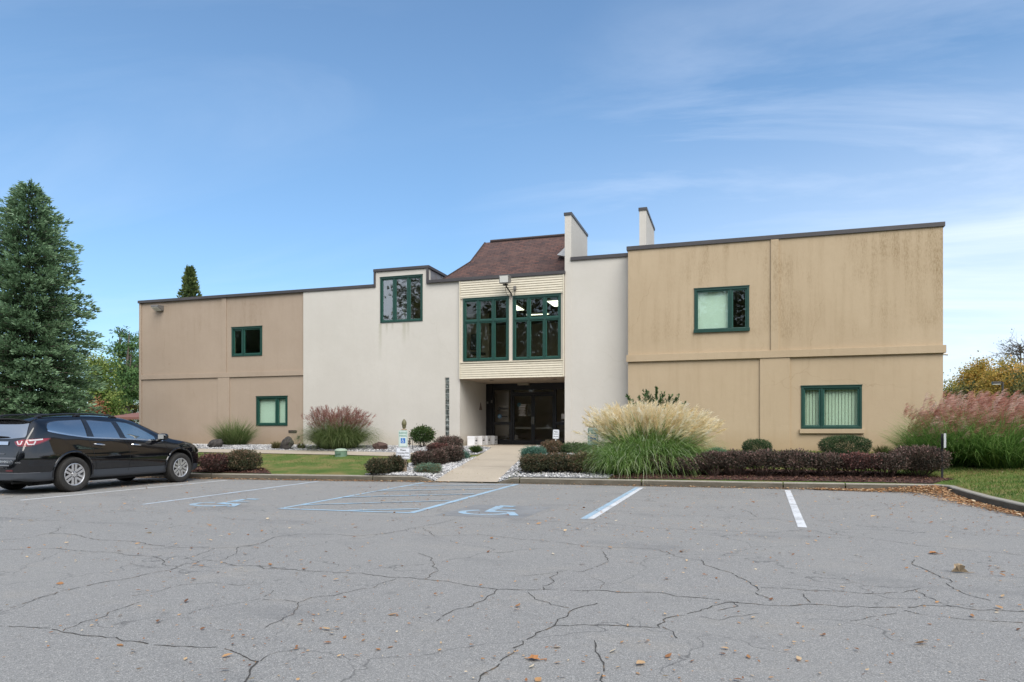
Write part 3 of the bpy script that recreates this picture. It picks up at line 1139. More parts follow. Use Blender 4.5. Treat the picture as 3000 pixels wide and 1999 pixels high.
def chips(name, poly, n):
    P = sample_poly(poly, n)
    C = np.stack([P[:, 0], P[:, 1], gz(P[:, 0], P[:, 1]) + .022 + RNG.random(n) * .015], 1)
    U = rdir(n) * np.array([1, 1, .35])
    V, F = leaves(C, U, RNG.uniform(.03, .09, n), RNG.uniform(.012, .03, n))
    return tag(np_mesh(name, V, F, M_CHIP, tint=RNG.random(n)), kind='stuff')


chips('mulch_chips', MULCH, 9000)
chips('mulch_chips', MULCH2, 4000)
#@@PART3
# ------------------------------------------------------------------ office building
ZG = 0.8
bld = empty('office_building', ((XLW + XWR) / 2, Y0 + 8, ZG), 'long two storey stuccoed office building with taupe, off white and tan sections', 'building')
ZT = 7.35                                   # top of the left and middle parapet
ZTW = on_y(2300, 687, YW)[2]                # top of the tan wing
ZTR = on_y(1750, 748.5, Y0)[2]              # top of the right white piece
ZD = on_y(1175, 784, Y0)[2]                 # top of the dormer
ZF = on_y(1664, 623, Y0)[2]                 # top of the chimney-like fins
ZSOF = on_y(1347, 1111, Y0)[2]


def wall_mb(mb, solids, holes, Y, th, mi=0):
    xs = sorted({round(float(v), 4) for r_ in solids + holes for v in r_[:2]})
    zs = sorted({round(float(v), 4) for r_ in solids + holes for v in r_[2:]})

    def sol(i, j):
        if i < 0 or j < 0 or i >= len(xs) - 1 or j >= len(zs) - 1:
            return False
        x, z = (xs[i] + xs[i + 1]) / 2, (zs[j] + zs[j + 1]) / 2
        if any(h[0] < x < h[1] and h[2] < z < h[3] for h in holes):
            return False
        return any(s[0] < x < s[1] and s[2] < z < s[3] for s in solids)
    a, c = Y, Y + th
    for i in range(len(xs) - 1):
        for j in range(len(zs) - 1):
            if not sol(i, j):
                continue
            x0, x1, z0, z1 = xs[i], xs[i + 1], zs[j], zs[j + 1]
            mb.quad((x0, a, z0), (x1, a, z0), (x1, a, z1), (x0, a, z1), mi)
            mb.quad((x1, c, z0), (x0, c, z0), (x0, c, z1), (x1, c, z1), mi)
            if not sol(i - 1, j):
                mb.quad((x0, c, z0), (x0, a, z0), (x0, a, z1), (x0, c, z1), mi)
            if not sol(i + 1, j):
                mb.quad((x1, a, z0), (x1, c, z0), (x1, c, z1), (x1, a, z1), mi)
            if not sol(i, j - 1):
                mb.quad((x0, c, z0), (x1, c, z0), (x1, a, z0), (x0, a, z0), mi)
            if not sol(i, j + 1):
                mb.quad((x0, a, z1), (x1, a, z1), (x1, c, z1), (x0, c, z1), mi)
    return mb


def prect(px0, px1, py0, py1, Y):
    """wall rectangle from photo measurements on the plane y = Y"""
    pm = (px0 + px1) / 2
    return (on_y(px0, 1200, Y)[0], on_y(px1, 1200, Y)[0], on_y(pm, py1, Y)[2], on_y(pm, py0, Y)[2])


def window(name, R, Y, vm=(), hm=(), fw=.075, sw=.05, glass=None, blind=None, bx=None, proud=.03, mull=.07, sill=None, vertical=False):
    """frame (thing part) > pane, sash, blind; R = x0, x1, z0, z1; vm / hm = mullion centres as fractions"""
    x0, x1, z0, z1 = R
    fr = MB()
    ya, yb = Y - proud, Y + .13
    fr.box(x0, x1, ya, yb, z1 - fw, z1)
    fr.box(x0, x1, ya, yb, z0, z0 + fw)
    fr.box(x0, x0 + fw, ya, yb, z0 + fw, z1 - fw)
    fr.box(x1 - fw, x1, ya, yb, z0 + fw, z1 - fw)
    fr.box(x0 - .015, x1 + .015, ya - .02, Y - .001, z1, z1 + .025)       # head flashing
    X = [x0 + fw] + [x0 + (x1 - x0) * f for f in vm] + [x1 - fw]
    Z = [z0 + fw] + [z0 + (z1 - z0) * f for f in hm] + [z1 - fw]
    cells = []
    for i in range(len(X) - 1):
        a = X[i] + (mull / 2 if i > 0 else 0)
        c = X[i + 1] - (mull / 2 if i < len(X) - 2 else 0)
        for j in range(len(Z) - 1):
            e = Z[j] + (mull / 2 if j > 0 else 0)
            f = Z[j + 1] - (mull / 2 if j < len(Z) - 2 else 0)
            cells.append((a, c, e, f))
    for i in range(1, len(X) - 1):
        fr.box(X[i] - mull / 2, X[i] + mull / 2, ya + .012, yb, z0 + fw, z1 - fw)
    for j in range(1, len(Z) - 1):
        for i in range(len(X) - 1):
            a = X[i] + (mull / 2 if i > 0 else 0)
            c = X[i + 1] - (mull / 2 if i < len(X) - 2 else 0)
            fr.box(a, c, ya + .012, yb, Z[j] - mull / 2, Z[j] + mull / 2)
    wo_ = fr.build(name, M_GREEN, bld, bevel=.004)
    sb, gb = MB(), MB()
    for (a, c, e, f) in cells:
        y1_, y2_ = Y + .012, Y + .07
        sb.box(a, c, y1_, y2_, f - sw, f)
        sb.box(a, c, y1_, y2_, e, e + sw)
        sb.box(a, a + sw, y1_, y2_, e + sw, f - sw)
        sb.box(c - sw, c, y1_, y2_, e + sw, f - sw)
        gb.box(a + sw - .004, c - sw + .004, Y + .040, Y + .046, e + sw - .004, f - sw + .004)

    def sub(mb, nm, mt, **k):
        o = mb.build(nm, mt, bld, **k)
        o.parent = wo_
        return o
    sub(sb, 'sash', M_GREEN2, bevel=.004)
    sub(gb, 'pane', glass or M_GLASS)
    if blind:
        bb = MB()
        for k, (a, c) in enumerate(bx or [(x0 + fw, x1 - fw)]):
            if vertical:
                n = int((c - a) / .095)
                for q in range(n):
                    xx = a + (c - a) * (q + .5) / n
                    bb.add([(xx - .047, Y + .175, z0 + .05), (xx + .034, Y + .155, z0 + .05), (xx + .034, Y + .155, z1 - .08), (xx - .047, Y + .175, z1 - .08)], [(0, 1, 2, 3)])
                bb.box(a, c, Y + .135, Y + .2, z1 - .08, z1 - .03)
            else:
                bb.box(a, c, Y + .135, Y + .145, z0 + .05, z1 - .04)
        sub(bb, 'blind', blind)
    return wo_, cells


# openings
W1 = prect(679.5, 768.5, 958.5, 1043.5, YT)
W2 = prect(751.5, 842.6, 1162, 1247.5, YT)
W3 = prect(1114.5, 1238.5, 810, 943.8, Y0)
BAYY = Y0 - .06
W4 = prect(1357, 1491, 873, 1057.5, BAYY)
W5 = prect(1502.5, 1643.5, 865.3, 1053.8, BAYY)
W6 = prect(2034, 2195, 843, 972, YW)
W7 = prect(2347, 2525, 1130.5, 1257, YW)
GBX = prect(1303.6, 1316.2, 1106.5, 1279, Y0)
DX0, DX1 = on_y(1099, 800, Y0)[0], on_y(1254, 800, Y0)[0]
Z00 = 0.3
YBK = Y0 + 19

# left taupe wing
mb = wall_mb(MB(), [(XLW, XTW, Z00, ZT - .12)], [W1, W2], YT, .25)
mb.box(XLW, XLW + .25, YT + .25, YBK, Z00, ZT - .12)
wl = mb.build('wall', M_TANL, bld)
tag(wl, 'taupe stucco wall of the long wing beside the parked car')
zb0, zb1 = on_y(650, 1106.5, YT)[2], on_y(650, 1092.5, YT)[2]
tr = MB()
a0, a1 = on_y(651, 1000, YT)[0], on_y(664, 1000, YT)[0]
c0, c1 = on_y(639.5, 1200, YT)[0], on_y(673.5, 1200, YT)[0]
tr.box(XLW - .03, XLW + .09, YT - .045, YT - .001, Z00, ZT - .13)
tr.box(a0, a1, YT - .04, YT - .001, zb1, ZT - .13)
tr.box(XLW + .092, XTW - .002, YT - .06, YT - .001, zb0, zb1)
tr.box(c0, c1, YT - .045, YT - .001, Z00, zb0 - .001)
tr.build('raised_band', M_TANL, bld, bevel=.006)

# white centre
mb = wall_mb(MB(), [(XTW, XR0, Z00, ZT - .12), (DX0, DX1, ZT - .13, ZD - .12)], [W3, GBX], Y0, .25)
mb.box(XR0 - .25, XR0, Y0 + .25, YB + .3, Z00, ZSOF + .35)
mb.box(XR1, XF1, Y0, Y0 + .25, Z00, ZF - .1)                 # narrow wall carried up into the first fin
mb.box(XR1, XR1 + .25, Y0 + .25, YB + .3, Z00, ZSOF + .35)
mb.box(XF1, XWL + .7, Y0 + .012, Y0 + .25, Z00, ZTR - .13)
wc = mb.build('wall', M_WHITE, bld)
tag(wc, 'off white stucco wall around the entrance recess')
# fins rising above the roof
FD = 3.05
fn = MB()
fn.box(XR1, XF1, Y0 + .252, Y0 + FD, ZT - .6, ZF - .1)
f2a, f2b = on_y(1870, 700, Y0)[0], on_y(1890.5, 700, Y0)[0]
ZF2 = on_y(1880, 601, Y0)[2]
fn2 = MB()
fn2.box(f2a, f2b, Y0 + .3, Y0 + FD, ZTR - .8, ZF2 - .1)
f_1 = fn.build('fin_wall', M_WHITE, bld)
f_2 = fn2.build('fin_wall', M_WHITE, bld)
cp = MB()
cp.box(XR1 - .03, XF1 + .03, Y0 - .03, Y0 + FD + .03, ZF - .1, ZF)
cp.build('coping', M_COPING, bld)
cp = MB()
cp.box(f2a - .03, f2b + .03, Y0 + .27, Y0 + FD + .03, ZF2 - .1, ZF2)
cp.build('coping', M_COPING, bld)

# right tan wing
mb = wall_mb(MB(), [(XWL, XWR, Z00, ZTW - .14)], [W6, W7], YW, .25)
mb.box(XWL, XWL + .25, YW + .25, Y0 + .6, Z00, ZTW - .14)
mb.box(XWR - .25, XWR, YW + .25, YBK, Z00, ZTW - .14)
ww = mb.build('wall', M_TANR, bld)
tag(ww, 'weather streaked tan stucco wall of the wing behind the hedge')
zb0, zb1 = on_y(2300, 1048, YW)[2], on_y(2300, 1026.5, YW)[2]
tr = MB()
a0, a1 = on_y(2258, 1000, YW)[0], on_y(2281, 1000, YW)[0]
c0, c1 = on_y(2226, 1200, YW)[0], on_y(2314, 1200, YW)[0]
tr.box(a0, a1, YW - .05, YW - .001, zb1, ZTW - .15)
tr.box(XWL - .05, XWR + .07, YW - .09, YW - .001, zb0, zb1)
tr.box(XWR + .001, XWR + .07, YW, YBK, zb0, zb1)
tr.box(c0, c1, YW - .055, YW - .001, Z00, zb0 - .001)
tr.build('raised_band', M_TANR, bld, bevel=.006)

# copings
cp = MB()
PR = .05
cp.box(XLW - PR, DX0 - .03, YT - .11, YT + .3, ZT - .12, ZT)
cp.box(XLW - PR, XLW + .3, YT + .3, YBK, ZT - .12, ZT)
cp.box(DX1 + .03, XR1 + .03, Y0 - .12, Y0 + .3, ZT - .12, ZT)
cp.box(DX0 - .05, DX0 + .03, Y0 - .05, Y0 + .02, ZT - .125, ZD - .11)
cp.box(DX1 - .06, DX1 + .03, Y0 - .05, Y0 + .02, ZT - .125, ZD - .11)
cp.box(DX0 - .06, DX1 + .06, Y0 - .06, Y0 + .25, ZD - .11, ZD)
for xx in (DX0 - .06, DX1 - .08):
    cp.box(xx, xx + .14, Y0 + .25, Y0 + 5, ZD - .11, ZD)
cp.build('coping', M_COPING, bld, bevel=.006)
cp = MB()
cp.box(XF1 - .02, XWL + .75, Y0 - .05, Y0 + .3, ZTR - .13, ZTR)
cp.build('coping', M_COPING, bld, bevel=.006)
cp = MB()
cp.box(XWL - PR, XWR + PR, YW - .05, YW + .3, ZTW - .14, ZTW)
cp.box(XWL - PR, XWL + .3, YW + .3, Y0 + .9, ZTW - .14, ZTW)
cp.box(XWR - .3, XWR + PR, YW + .3, YBK, ZTW - .14, ZTW)
cp.build('coping', M_COPING, bld, bevel=.006)
vp = MB()
vx = on_y(1778, 740, Y0 + 1.2)
vp.lathe([(.07, -.6), (.07, .12), (.1, .12), (.1, .18)], (vx[0], Y0 + 1.2, ZTR + .02), n=12)
vp.build('vent_pipe', M_COPING, bld)

# dormer cheeks and lid
dm = MB()
dm.box(DX1 - .05, DX1, Y0 + .252, Y0 + 4.9, ZT - .5, ZD - .12)
dm.box(DX0, DX0 + .05, Y0 + .252, Y0 + 4.9, ZT - .5, ZD - .12)
for k in range(1, 9):
    dm.box(DX1 + .001, DX1 + .025, Y0 + .25 + k * .55, Y0 + .28 + k * .55, ZT - .3, ZD - .125)
dm.box(DX0 + .051, DX1 - .051, Y0 + .26, Y0 + 4.9, ZD - .2, ZD - .13)
dm.build('dormer', M_ZINC, bld)

# bay with lap siding over the recess
sd_ = MB()
bx0, bx1 = XR0 + .01, XR1 - .01


def laps(z0, z1, n):
    h = (z1 - z0) / n
    for k in range(n):
        a, c = z0 + k * h, z0 + (k + 1) * h
        sd_.prism([(BAYY - .030, a), (BAYY - .004, c), (BAYY + .02, c), (BAYY + .02, a)], 0, bx0 + .045, bx1 - .045)


zu0 = max(W4[3], W5[3]) + .02
laps(zu0 + .06, ZT - .125, 7)
sd_.box(bx0 + .045, bx1 - .045, BAYY - .02, BAYY + .02, zu0 + .002, zu0 + .055)
zl1 = min(W4[2], W5[2]) - .02
laps(ZSOF, zl1 - .04, 7)
sd_.box(bx0 + .045, bx1 - .045, BAYY - .05, BAYY + .02, zl1 - .038, zl1 + .002)
for xx in (bx0, bx1 - .043):
    sd_.box(xx, xx + .043, BAYY - .035, BAYY + .02, ZSOF, ZT - .126)
sd_.build('lap_siding', M_SIDING, bld)
by = wall_mb(MB(), [(bx0, bx1, ZSOF + .01, ZT - .13)], [W4, W5], BAYY + .021, .2)
by.build('bay_wall', simple('bay_trim', (0.62, 0.55, 0.47), .6), bld)
sf = MB()
sf.box(XR0 + .001, XR1 - .001, Y0 + .14, YB + .3, ZSOF + .005, ZSOF + .2)
for k in range(3):
    pass
sf.build('soffit', M_SOFFIT, bld)
for px, py in ((1440, 1114), (1625, 1111)):
    ds = MB()
    q = on_z(px, py, ZSOF)
    ds.lathe([(.09, -.012), (.075, -.014), (.06, .0)], (q[0], min(max(q[1], Y0 + .4), YB - .3), ZSOF + .003), n=16)
    ds.build('downlight', M_BRONZE, bld)

# flat roofs and inner floors so that no light falls through
rf = MB()
rf.box(XLW + .26, XWL - .01, Y0 + .32, YBK, ZT - .62, ZT - .5)
rf.box(XWL + .26, XWR - .26, YW + .27, YBK, ZTW - .6, ZTW - .5)
rf.box(XLW, XWR, YBK, YBK + .2, Z00, ZT - .5)
rf.build('roof', M_DARK, bld)
fl = MB()
fl.box(XLW + .26, XR0 - .26, Y0 + .32, YBK - .01, 3.9, 4.05)
fl.box(XR0 - .2, XWR - .3, YB + .32, YBK - .01, 3.9, 4.05)
fl.box(XR0 - .2, XR1 + .2, Y0 + .25, YB + .318, ZSOF + .21, ZSOF + .4)
fl.box(XLW + .26, XWR - .3, YB + .32, YBK - .01, .5, ZG + .1)
fl.build('floor_slab', M_INFLOOR, bld)
iw = MB()
iw.box(XR0 - 2.6, XR0 - 2.5, Y0 + .3, Y0 + 8, 4.06, ZT - .63)
iw.box(XR1 + 1.2, XR1 + 1.3, Y0 + .3, Y0 + 8, 4.06, ZT - .63)
iw.box(XR0 - 2.49, XR1 + 1.19, Y0 + 8, Y0 + 8.1, 4.06, ZT - .63)
iw.box(XR0 - 2.4, XR0 - .4, Y0 + 4.5, Y0 + 4.6, 4.06, ZT - .63)
iw.box(XR0 - 1.2, XR0 - 1.1, YB + .31, YB + 3.6, .91, 3.88)
iw.box(XR1 + 1.1, XR1 + 1.2, YB + .31, YB + 3.6, .91, 3.88)
iw.box(XR0 - 1.09, XR1 + 1.09, YB + 3.6, YB + 3.7, .91, 3.88)
iw.box(XWL + 3, XWR - 1, YW + 4, YW + 4.1, .91, 3.88)
iw.box(XWL + .3, XWR - 1, YW + 4, YW + 4.1, 4.06, ZTW - .63)
iw.box(XLW + .5, XTW, YT + 4, YT + 4.1, .91, 3.88)
iw.box(XLW + .5, XR0 - 3, YT + 4, YT + 4.1, 4.06, ZT - .63)
iw.build('partition', M_INWALL, bld)

# hip roof of brown shingles behind the parapet
m, nt, b, out = mat_new('shingle')
g_ = nt.nodes.new('ShaderNodeNewGeometry')
s3 = nt.nodes.new('ShaderNodeSeparateXYZ')
nt.links.new(g_.outputs['Position'], s3.inputs[0])
cb = nt.nodes.new('ShaderNodeCombineXYZ')
nt.links.new(s3.outputs[0], cb.inputs[0])
nt.links.new(math_n(nt, 'ADD', math_n(nt, 'MULTIPLY', s3.outputs[2], 1.15), math_n(nt, 'MULTIPLY', s3.outputs[1], .35)), cb.inputs[1])
br = nt.nodes.new('ShaderNodeTexBrick')
br.inputs['Scale'].default_value = 1.0
br.inputs['Brick Width'].default_value = .30
br.inputs['Row Height'].default_value = .115
br.inputs['Mortar Size'].default_value = .018
br.inputs['Color1'].default_value = (.125, .060, .048, 1)
br.inputs['Color2'].default_value = (.052, .036, .037, 1)
br.inputs['Mortar'].default_value = (.035, .025, .025, 1)
nt.links.new(cb.outputs[0], br.inputs['Vector'])
n1 = noise(nt, cb.outputs[0], 2.3, 5, .7)
nt.links.new(mixc(nt, maprange(nt, n1, .35, .7, 0, .6), br.outputs['Color'], (.145, .085, .070)), b.inputs['Base Color'])
b.inputs['Roughness'].default_value = .95
bump(nt, b, br.outputs['Fac'], .5, .02)
M_SHING = m
YE, YK, YRG = Y0 + .7, Y0 + 1.9, Y0 + 2.9
A_ = on_y(1260, 812, YE)
K0 = on_y(1379, 767, YK)
R0_ = on_y(1421, 711.5, YRG)
ze, zk, zr = ZT - .35, K0[2], R0_[2]
xr = XR1 - .02
E0x = on_y(1288, 796, YE)[0] - .9
YR2 = YRG + .12
rm = MB()
lo, ki, ri = [(E0x, YE, ze), (xr, YE, ze)], [(K0[0], YK, zk), (xr, YK, zk)], [(R0_[0], YRG, zr), (xr, YRG, zr)]
rm.quad(lo[0], lo[1], ki[1], ki[0])
rm.quad(ki[0], ki[1], ri[1], ri[0])
bk = [(K0[0], YRG + .1, zk), (xr, YRG + .1, zk)]
be = [(E0x, YR2, ze), (xr, YR2, ze)]
rm.quad(ri[0], ri[1], bk[1], bk[0])
rm.quad(bk[0], bk[1], be[1], be[0])
rm.add([ki[0], ri[0], bk[0]], [(0, 1, 2)])
rm.quad(lo[0], ki[0], bk[0], be[0])
rm.quad(lo[1], ki[1], bk[1], be[1])
rm.add([ki[1], ri[1], bk[1]], [(0, 1, 2)])
hr = rm.build('hip_roof', M_SHING, bld)
rc_ = MB()
rc_.tube([(R0_[0] + .25, YRG, zr + .03), (xr, YRG, zr + .03)], .07, 6)
rc_.tube([(K0[0], YK, zk), (R0_[0], YRG, zr)], .035, 6)
rc_.tube([lo[0], ki[0]], .035, 6)
rcap = rc_.build('ridge_cap', simple('ridge_dark', (.05, .035, .033), .9), bld)
# pale clerestory cheek against the fin
T1, T2, T3 = on_y(1632, 747, Y0 + 1.5), on_y(1655, 708, Y0 + 1.5), on_y(1655, 757, Y0 + 1.5)
ck = MB()
ck.prism([(T1[0], T1[2]), (xr, T2[2] + .05), (xr, T3[2])], 1, Y0 + 1.5, Y0 + 2.6)
ck.build('clerestory', simple('clerestory_white', (.62, .62, .62), .6), bld)

# windows
window('window', W1, YT, vm=[.365], fw=.075, glass=M_GLASS)
window('window', W2, YT, vm=[.655], glass=M_GLASS, blind=M_BLIND)
window('window', W3, Y0, vm=[.333, .667], glass=M_GLASSF, fw=.06, sw=.045)
window('window', W4, BAYY, vm=[.335, .665], hm=[.635], sw=.045)
window('window', W5, BAYY, vm=[.335, .665], hm=[.635], sw=.045)
wx = W6[0] + (W6[1] - W6[0]) * .655
w6, _c = window('window', W6, YW, vm=[.665], glass=M_GLASS, blind=M_BLIND, bx=[(W6[0] + .08, wx)])
st = MB()
st.box(W6[0] - .02, W6[1] + .02, YW - .07, YW - .031, W6[2] - .015, W6[2] + .10)
o = st.build('sill', M_GREEN, bld, bevel=.004)
o.parent = w6
M_VBL = simple('vertical_blind', (0.84, 0.84, 0.72), .8)
w7, _c = window('window', W7, YW, vm=[.345], glass=M_GLASS, blind=M_VBL, vertical=True)
st = MB()
st.box(W7[0] - .05, W7[1] + .06, YW - .09, YW + .12, W7[2] - .145, W7[2] - .002)
o = st.build('sill', M_TANR, bld, bevel=.006)
o.parent = w7

# strip of glass blocks
gb = MB()
nb = 11
hh = (GBX[3] - GBX[2]) / nb
for k in range(nb):
    gb.box(GBX[0] + .012, GBX[1] - .012, Y0 + .02, Y0 + .12, GBX[2] + k * hh + .008, GBX[2] + (k + 1) * hh - .008)
m, nt, b, out = mat_new('glass_block')
n1 = noise(nt, geo_pos(nt), 9, 3)
r = ramp(nt, [(.35, (.05, .055, .05)), (.6, (.16, .18, .17)), (.75, (.45, .5, .48))], n1)
nt.links.new(r.outputs[0], b.inputs['Base Color'])
b.inputs['Roughness'].default_value = .08
bump(nt, b, n1, .5, .03)
gbo = gb.build('glass_block_strip', m, bld, bevel=.012)
gm = MB()
gm.box(GBX[0], GBX[1], Y0 + .035, Y0 + .11, GBX[2], GBX[3])
o = gm.build('mortar', simple('mortar', (.5, .49, .46), .9), bld)
o.parent = gbo

# low wall grille and hose tap
vt = MB()
v0 = prect(846, 869.5, 1261, 1268.5, YT)
vt.box(v0[0], v0[1], YT - .02, YT + .01, v0[3] - .02, v0[3])
vt.box(v0[0], v0[1], YT - .02, YT + .01, v0[2], v0[2] + .02)
vt.box(v0[0], v0[0] + .02, YT - .02, YT + .01, v0[2] + .02, v0[3] - .02)
vt.box(v0[1] - .02, v0[1], YT - .02, YT + .01, v0[2] + .02, v0[3] - .02)
for k in range(3):
    z = v0[2] + .025 + k * .025
    vt.box(v0[0] + .02, v0[1] - .02, YT - .012, YT - .002, z, z + .012)
vt.build('wall_grille', M_BRONZE, bld)
hb = MB()
q = on_y(877, 1282, YT)
hb.tube([(q[0], YT, q[2]), (q[0], YT - .09, q[2]), (q[0], YT - .12, q[2] - .06)], .022, 8)
hb.tube([(q[0] - .05, YT - .07, q[2] + .05), (q[0] + .05, YT - .07, q[2] + .05)], .02, 8)
hb.build('hose_tap', M_BRONZE, bld, smooth=True)

# entrance screen
D6 = lambda x0, x1, y0, y1: prect(x0 * .1785 + 1300, x1 * .1785 + 1300, y0 * .1785 + 1080, y1 * .1785 + 1080, YB)
ZFL = float(gz(XR0 + 1, YB)) + .031
SLT, SLB = D6(832, 1095, 355, 878), D6(832, 1075, 925, 1165)
RST, RSB = D6(1848, 1990, 342, 878), D6(1848, 1990, 925, 1190)
RST = (RST[0], XR1 - .03, RST[2], RST[3])
RSB = (RSB[0], XR1 - .03, RSB[2], RSB[3])
TRN = D6(1147, 1800, 347, 386)
DOP = D6(1128, 1812, 425, 1240)
DOP = (DOP[0], DOP[1], ZFL + .001, DOP[3])
sc_ = wall_mb(MB(), [(XR0 + .002, XR1 - .002, ZFL - .15, ZSOF)], [SLT, SLB, RST, RSB, TRN, DOP], YB, .09)
lx = D6(700, 800, 300, 1200)
sc_.box(lx[0], lx[1], YB - .05, YB - .001, ZFL, ZSOF - .02)
scr = sc_.build('entrance_screen', M_BLACKM, bld)
pn = MB()
for R in (SLT, SLB, RST, RSB, TRN):
    pn.box(R[0], R[1], YB + .04, YB + .047, R[2], R[3])
o = pn.build('pane', M_DGLASS, bld)
o.parent = scr
for qq in ((782, 806, 522, 565), (712, 738, 545, 580)):
    q = D6(*qq)
    kp_ = MB()
    kp_.box(q[0], q[1], YB - .065, YB - .051, q[2], q[3])
    o = kp_.build('keypad', M_GREYM, bld)
    o.parent = scr
xm = (DOP[0] + DOP[1]) / 2
for s_, (a, c) in enumerate(((DOP[0] + .006, xm - .004), (xm + .004, DOP[1] - .006))):
    gd = D6(1152, 1435, 452, 1178) if s_ == 0 else D6(1492, 1782, 452, 1178)
    gd = (max(gd[0], a + .07), min(gd[1], c - .07), gd[2], gd[3])
    dl = wall_mb(MB(), [(a, c, ZFL + .012, DOP[3] - .006)], [gd], YB + .01, .05)
    zm = (gd[2] + gd[3]) / 2 - .1
    door = dl.build('door', M_BLACKM, bld)
    pb = MB()
    pb.box(gd[0], gd[1], YB + .03, YB + .037, gd[2], gd[3])
    o = pb.build('pane', M_DGLASS, bld)
    o.parent = door
    hd = MB()
    hx = c - .035 if s_ == 0 else a + .035
    hd.tube([(hx, YB - .04, zm - .16), (hx, YB - .04, zm + .16)], .011, 8)
    hd.tube([(hx, YB + .01, zm + .13), (hx, YB - .04, zm + .13)], .009, 8)
    hd.tube([(hx, YB + .01, zm - .13), (hx, YB - .04, zm - .13)], .009, 8)
    hd.box(gd[0] - .02, gd[1] + .02, YB + .062, YB + .085, zm - .34, zm - .30)
    o = hd.build('handle', M_STEEL, bld, smooth=True)
    o.parent = door
    if s_ == 0:
        # block of white lettering with the round blue emblem, line lengths as on the glass
        lt = MB()
        U = lambda x, y: D6(x, x + 1, y, y + 1)
        ln = [(1228, 1345, 612, 624), (1228, 1338, 626, 636), (1232, 1335, 650, 660), (1226, 1340, 668, 678), (1258, 1318, 690, 699), (1226, 1345, 708, 719),
              (1245, 1325, 732, 741), (1232, 1338, 750, 759), (1226, 1345, 766, 777)]
        rr = random.Random(5)
        for (x0, x1, y0, y1) in ln:
            x = x0
            while x < x1 - 4:
                wdt = rr.choice((5, 7, 9, 12))
                q = D6(x, min(x + wdt, x1), y0 + rr.choice((0, 0, 2)), y1)
                lt.box(q[0], q[1], YB + .026, YB + .0285, q[2], q[3])
                x += wdt + rr.choice((1.5, 1.5, 4))
        for k, x in enumerate(range(1262, 1345, 9)):
            q = D6(x, x + 6, 588 + (k % 3), 604 + (4 if k == 8 else 0))
            lt.box(q[0], q[1], YB + .026, YB + .0285, q[2], q[3])
        o = lt.build('lettering', M_PAPER, bld)
        o.parent = door
        q = D6(1215, 1256, 578, 612)
        em = MB()
        em.lathe([(.045, 0), (.045, .003), (.075, .003), (.075, 0)], ((q[0] + q[1]) / 2, YB + .025, (q[2] + q[3]) / 2), axis='y', n=20, closed=True)
        o = em.build('emblem', simple('emblem_teal', (.03, .20, .26), .5), bld)
        o.parent = door
        hs = MB()
        q = D6(1366, 1432, 585, 785)
        hs.box(q[0], q[1], YB + .040, YB + .044, q[2], q[3])
        o = hs.build('notice', simple('notice_grey', (.20, .20, .185), .8), bld)
        o.parent = door
        hl_ = MB()
        for k in range(9):
            q = D6(1374, 1424 - (k % 3) * 6, 610 + k * 18, 618 + k * 18)
            hl_.box(q[0], q[1], YB + .0385, YB + .0395, q[2], q[3])
        o = hl_.build('lettering', M_INK, bld)
        o.parent = door
# stickers on the sidelight: grey plate with a round mark, blue ring with dark lettering
sg = MB()
q = D6(882, 1060, 618, 692)
sg.box(q[0], q[1], YB + .050, YB + .054, q[2], q[3])
o = sg.build('sticker', simple('plate_grey', (.20, .185, .165), .7), bld)
o.parent = scr
sg = MB()
q = D6(890, 934, 638, 676)
sg.lathe([(.02, 0), (.02, .003), (.07, .003), (.07, 0)], ((q[0] + q[1]) / 2, YB + .036, (q[2] + q[3]) / 2), axis='y', n=18, closed=True)
for k, x in enumerate(range(942, 1052, 13)):
    q = D6(x, x + 9, 645 + (k % 3) * 3 - (8 if k in (0, 1) else 0), 672)
    sg.box(q[0], q[1], YB + .036, YB + .039, q[2], q[3])
for k, x in enumerate(range(946, 1040, 12)):
    q = D6(x, x + 9, 776 + (k % 2) * 3, 794 + (7 if k == 7 else 0))
    sg.box(q[0], q[1], YB + .034, YB + .038, q[2], q[3])
o = sg.build('lettering', M_INK, bld)
o.parent = scr
sg = MB()
q = D6(888, 938, 762, 806)
sg.lathe([(.05, 0), (.05, .003), (.088, .003), (.088, 0)], ((q[0] + q[1]) / 2, YB + .034, (q[2] + q[3]) / 2), axis='y', n=22, closed=True)
o = sg.build('emblem', simple('emblem_blue', (.05, .20, .33), .5), bld)
o.parent = scr
sg = MB()
q = D6(900, 926, 773, 797)
sg.lathe([(.02, 0), (.02, .003), (.05, .003), (.05, 0)], ((q[0] + q[1]) / 2, YB + .033, (q[2] + q[3]) / 2), axis='y', n=18, closed=True)
o = sg.build('emblem_centre', simple('emblem_pale', (.35, .47, .58), .5), bld)
o.parent = scr
sg = MB()
q = D6(1928, 1990, 742, 828)
sg.box(q[0], min(q[1], XR1 - .04), YB + .030, YB + .034, q[2], q[3])
o = sg.build('paper_notice', M_PAPER, bld)
o.parent = scr

# ------------------------------------------------------------------ lamps, signs and small things on the building
t = empty('entrance_lamp', (*on_y(1532, 1113, YB - .25)[:2], ZSOF), 'dark box lamp with pale lens over the entrance doors', 'lamp')
q = prect(1516.5, 1548, 1113, 1128.5, YB - .3)
mb = MB()
mb.box(q[0], q[1], YB - .34, YB - .06, q[3] - .13, ZSOF - .002)
mb.build('housing', M_BLACKM, t)
mb = MB()
mb.box(q[0] + .004, q[1] - .004, YB - .336, YB - .064, q[2], q[3] - .132)
mb.build('lens', simple('lamp_lens_warm', (.30, .26, .20), .4), t)

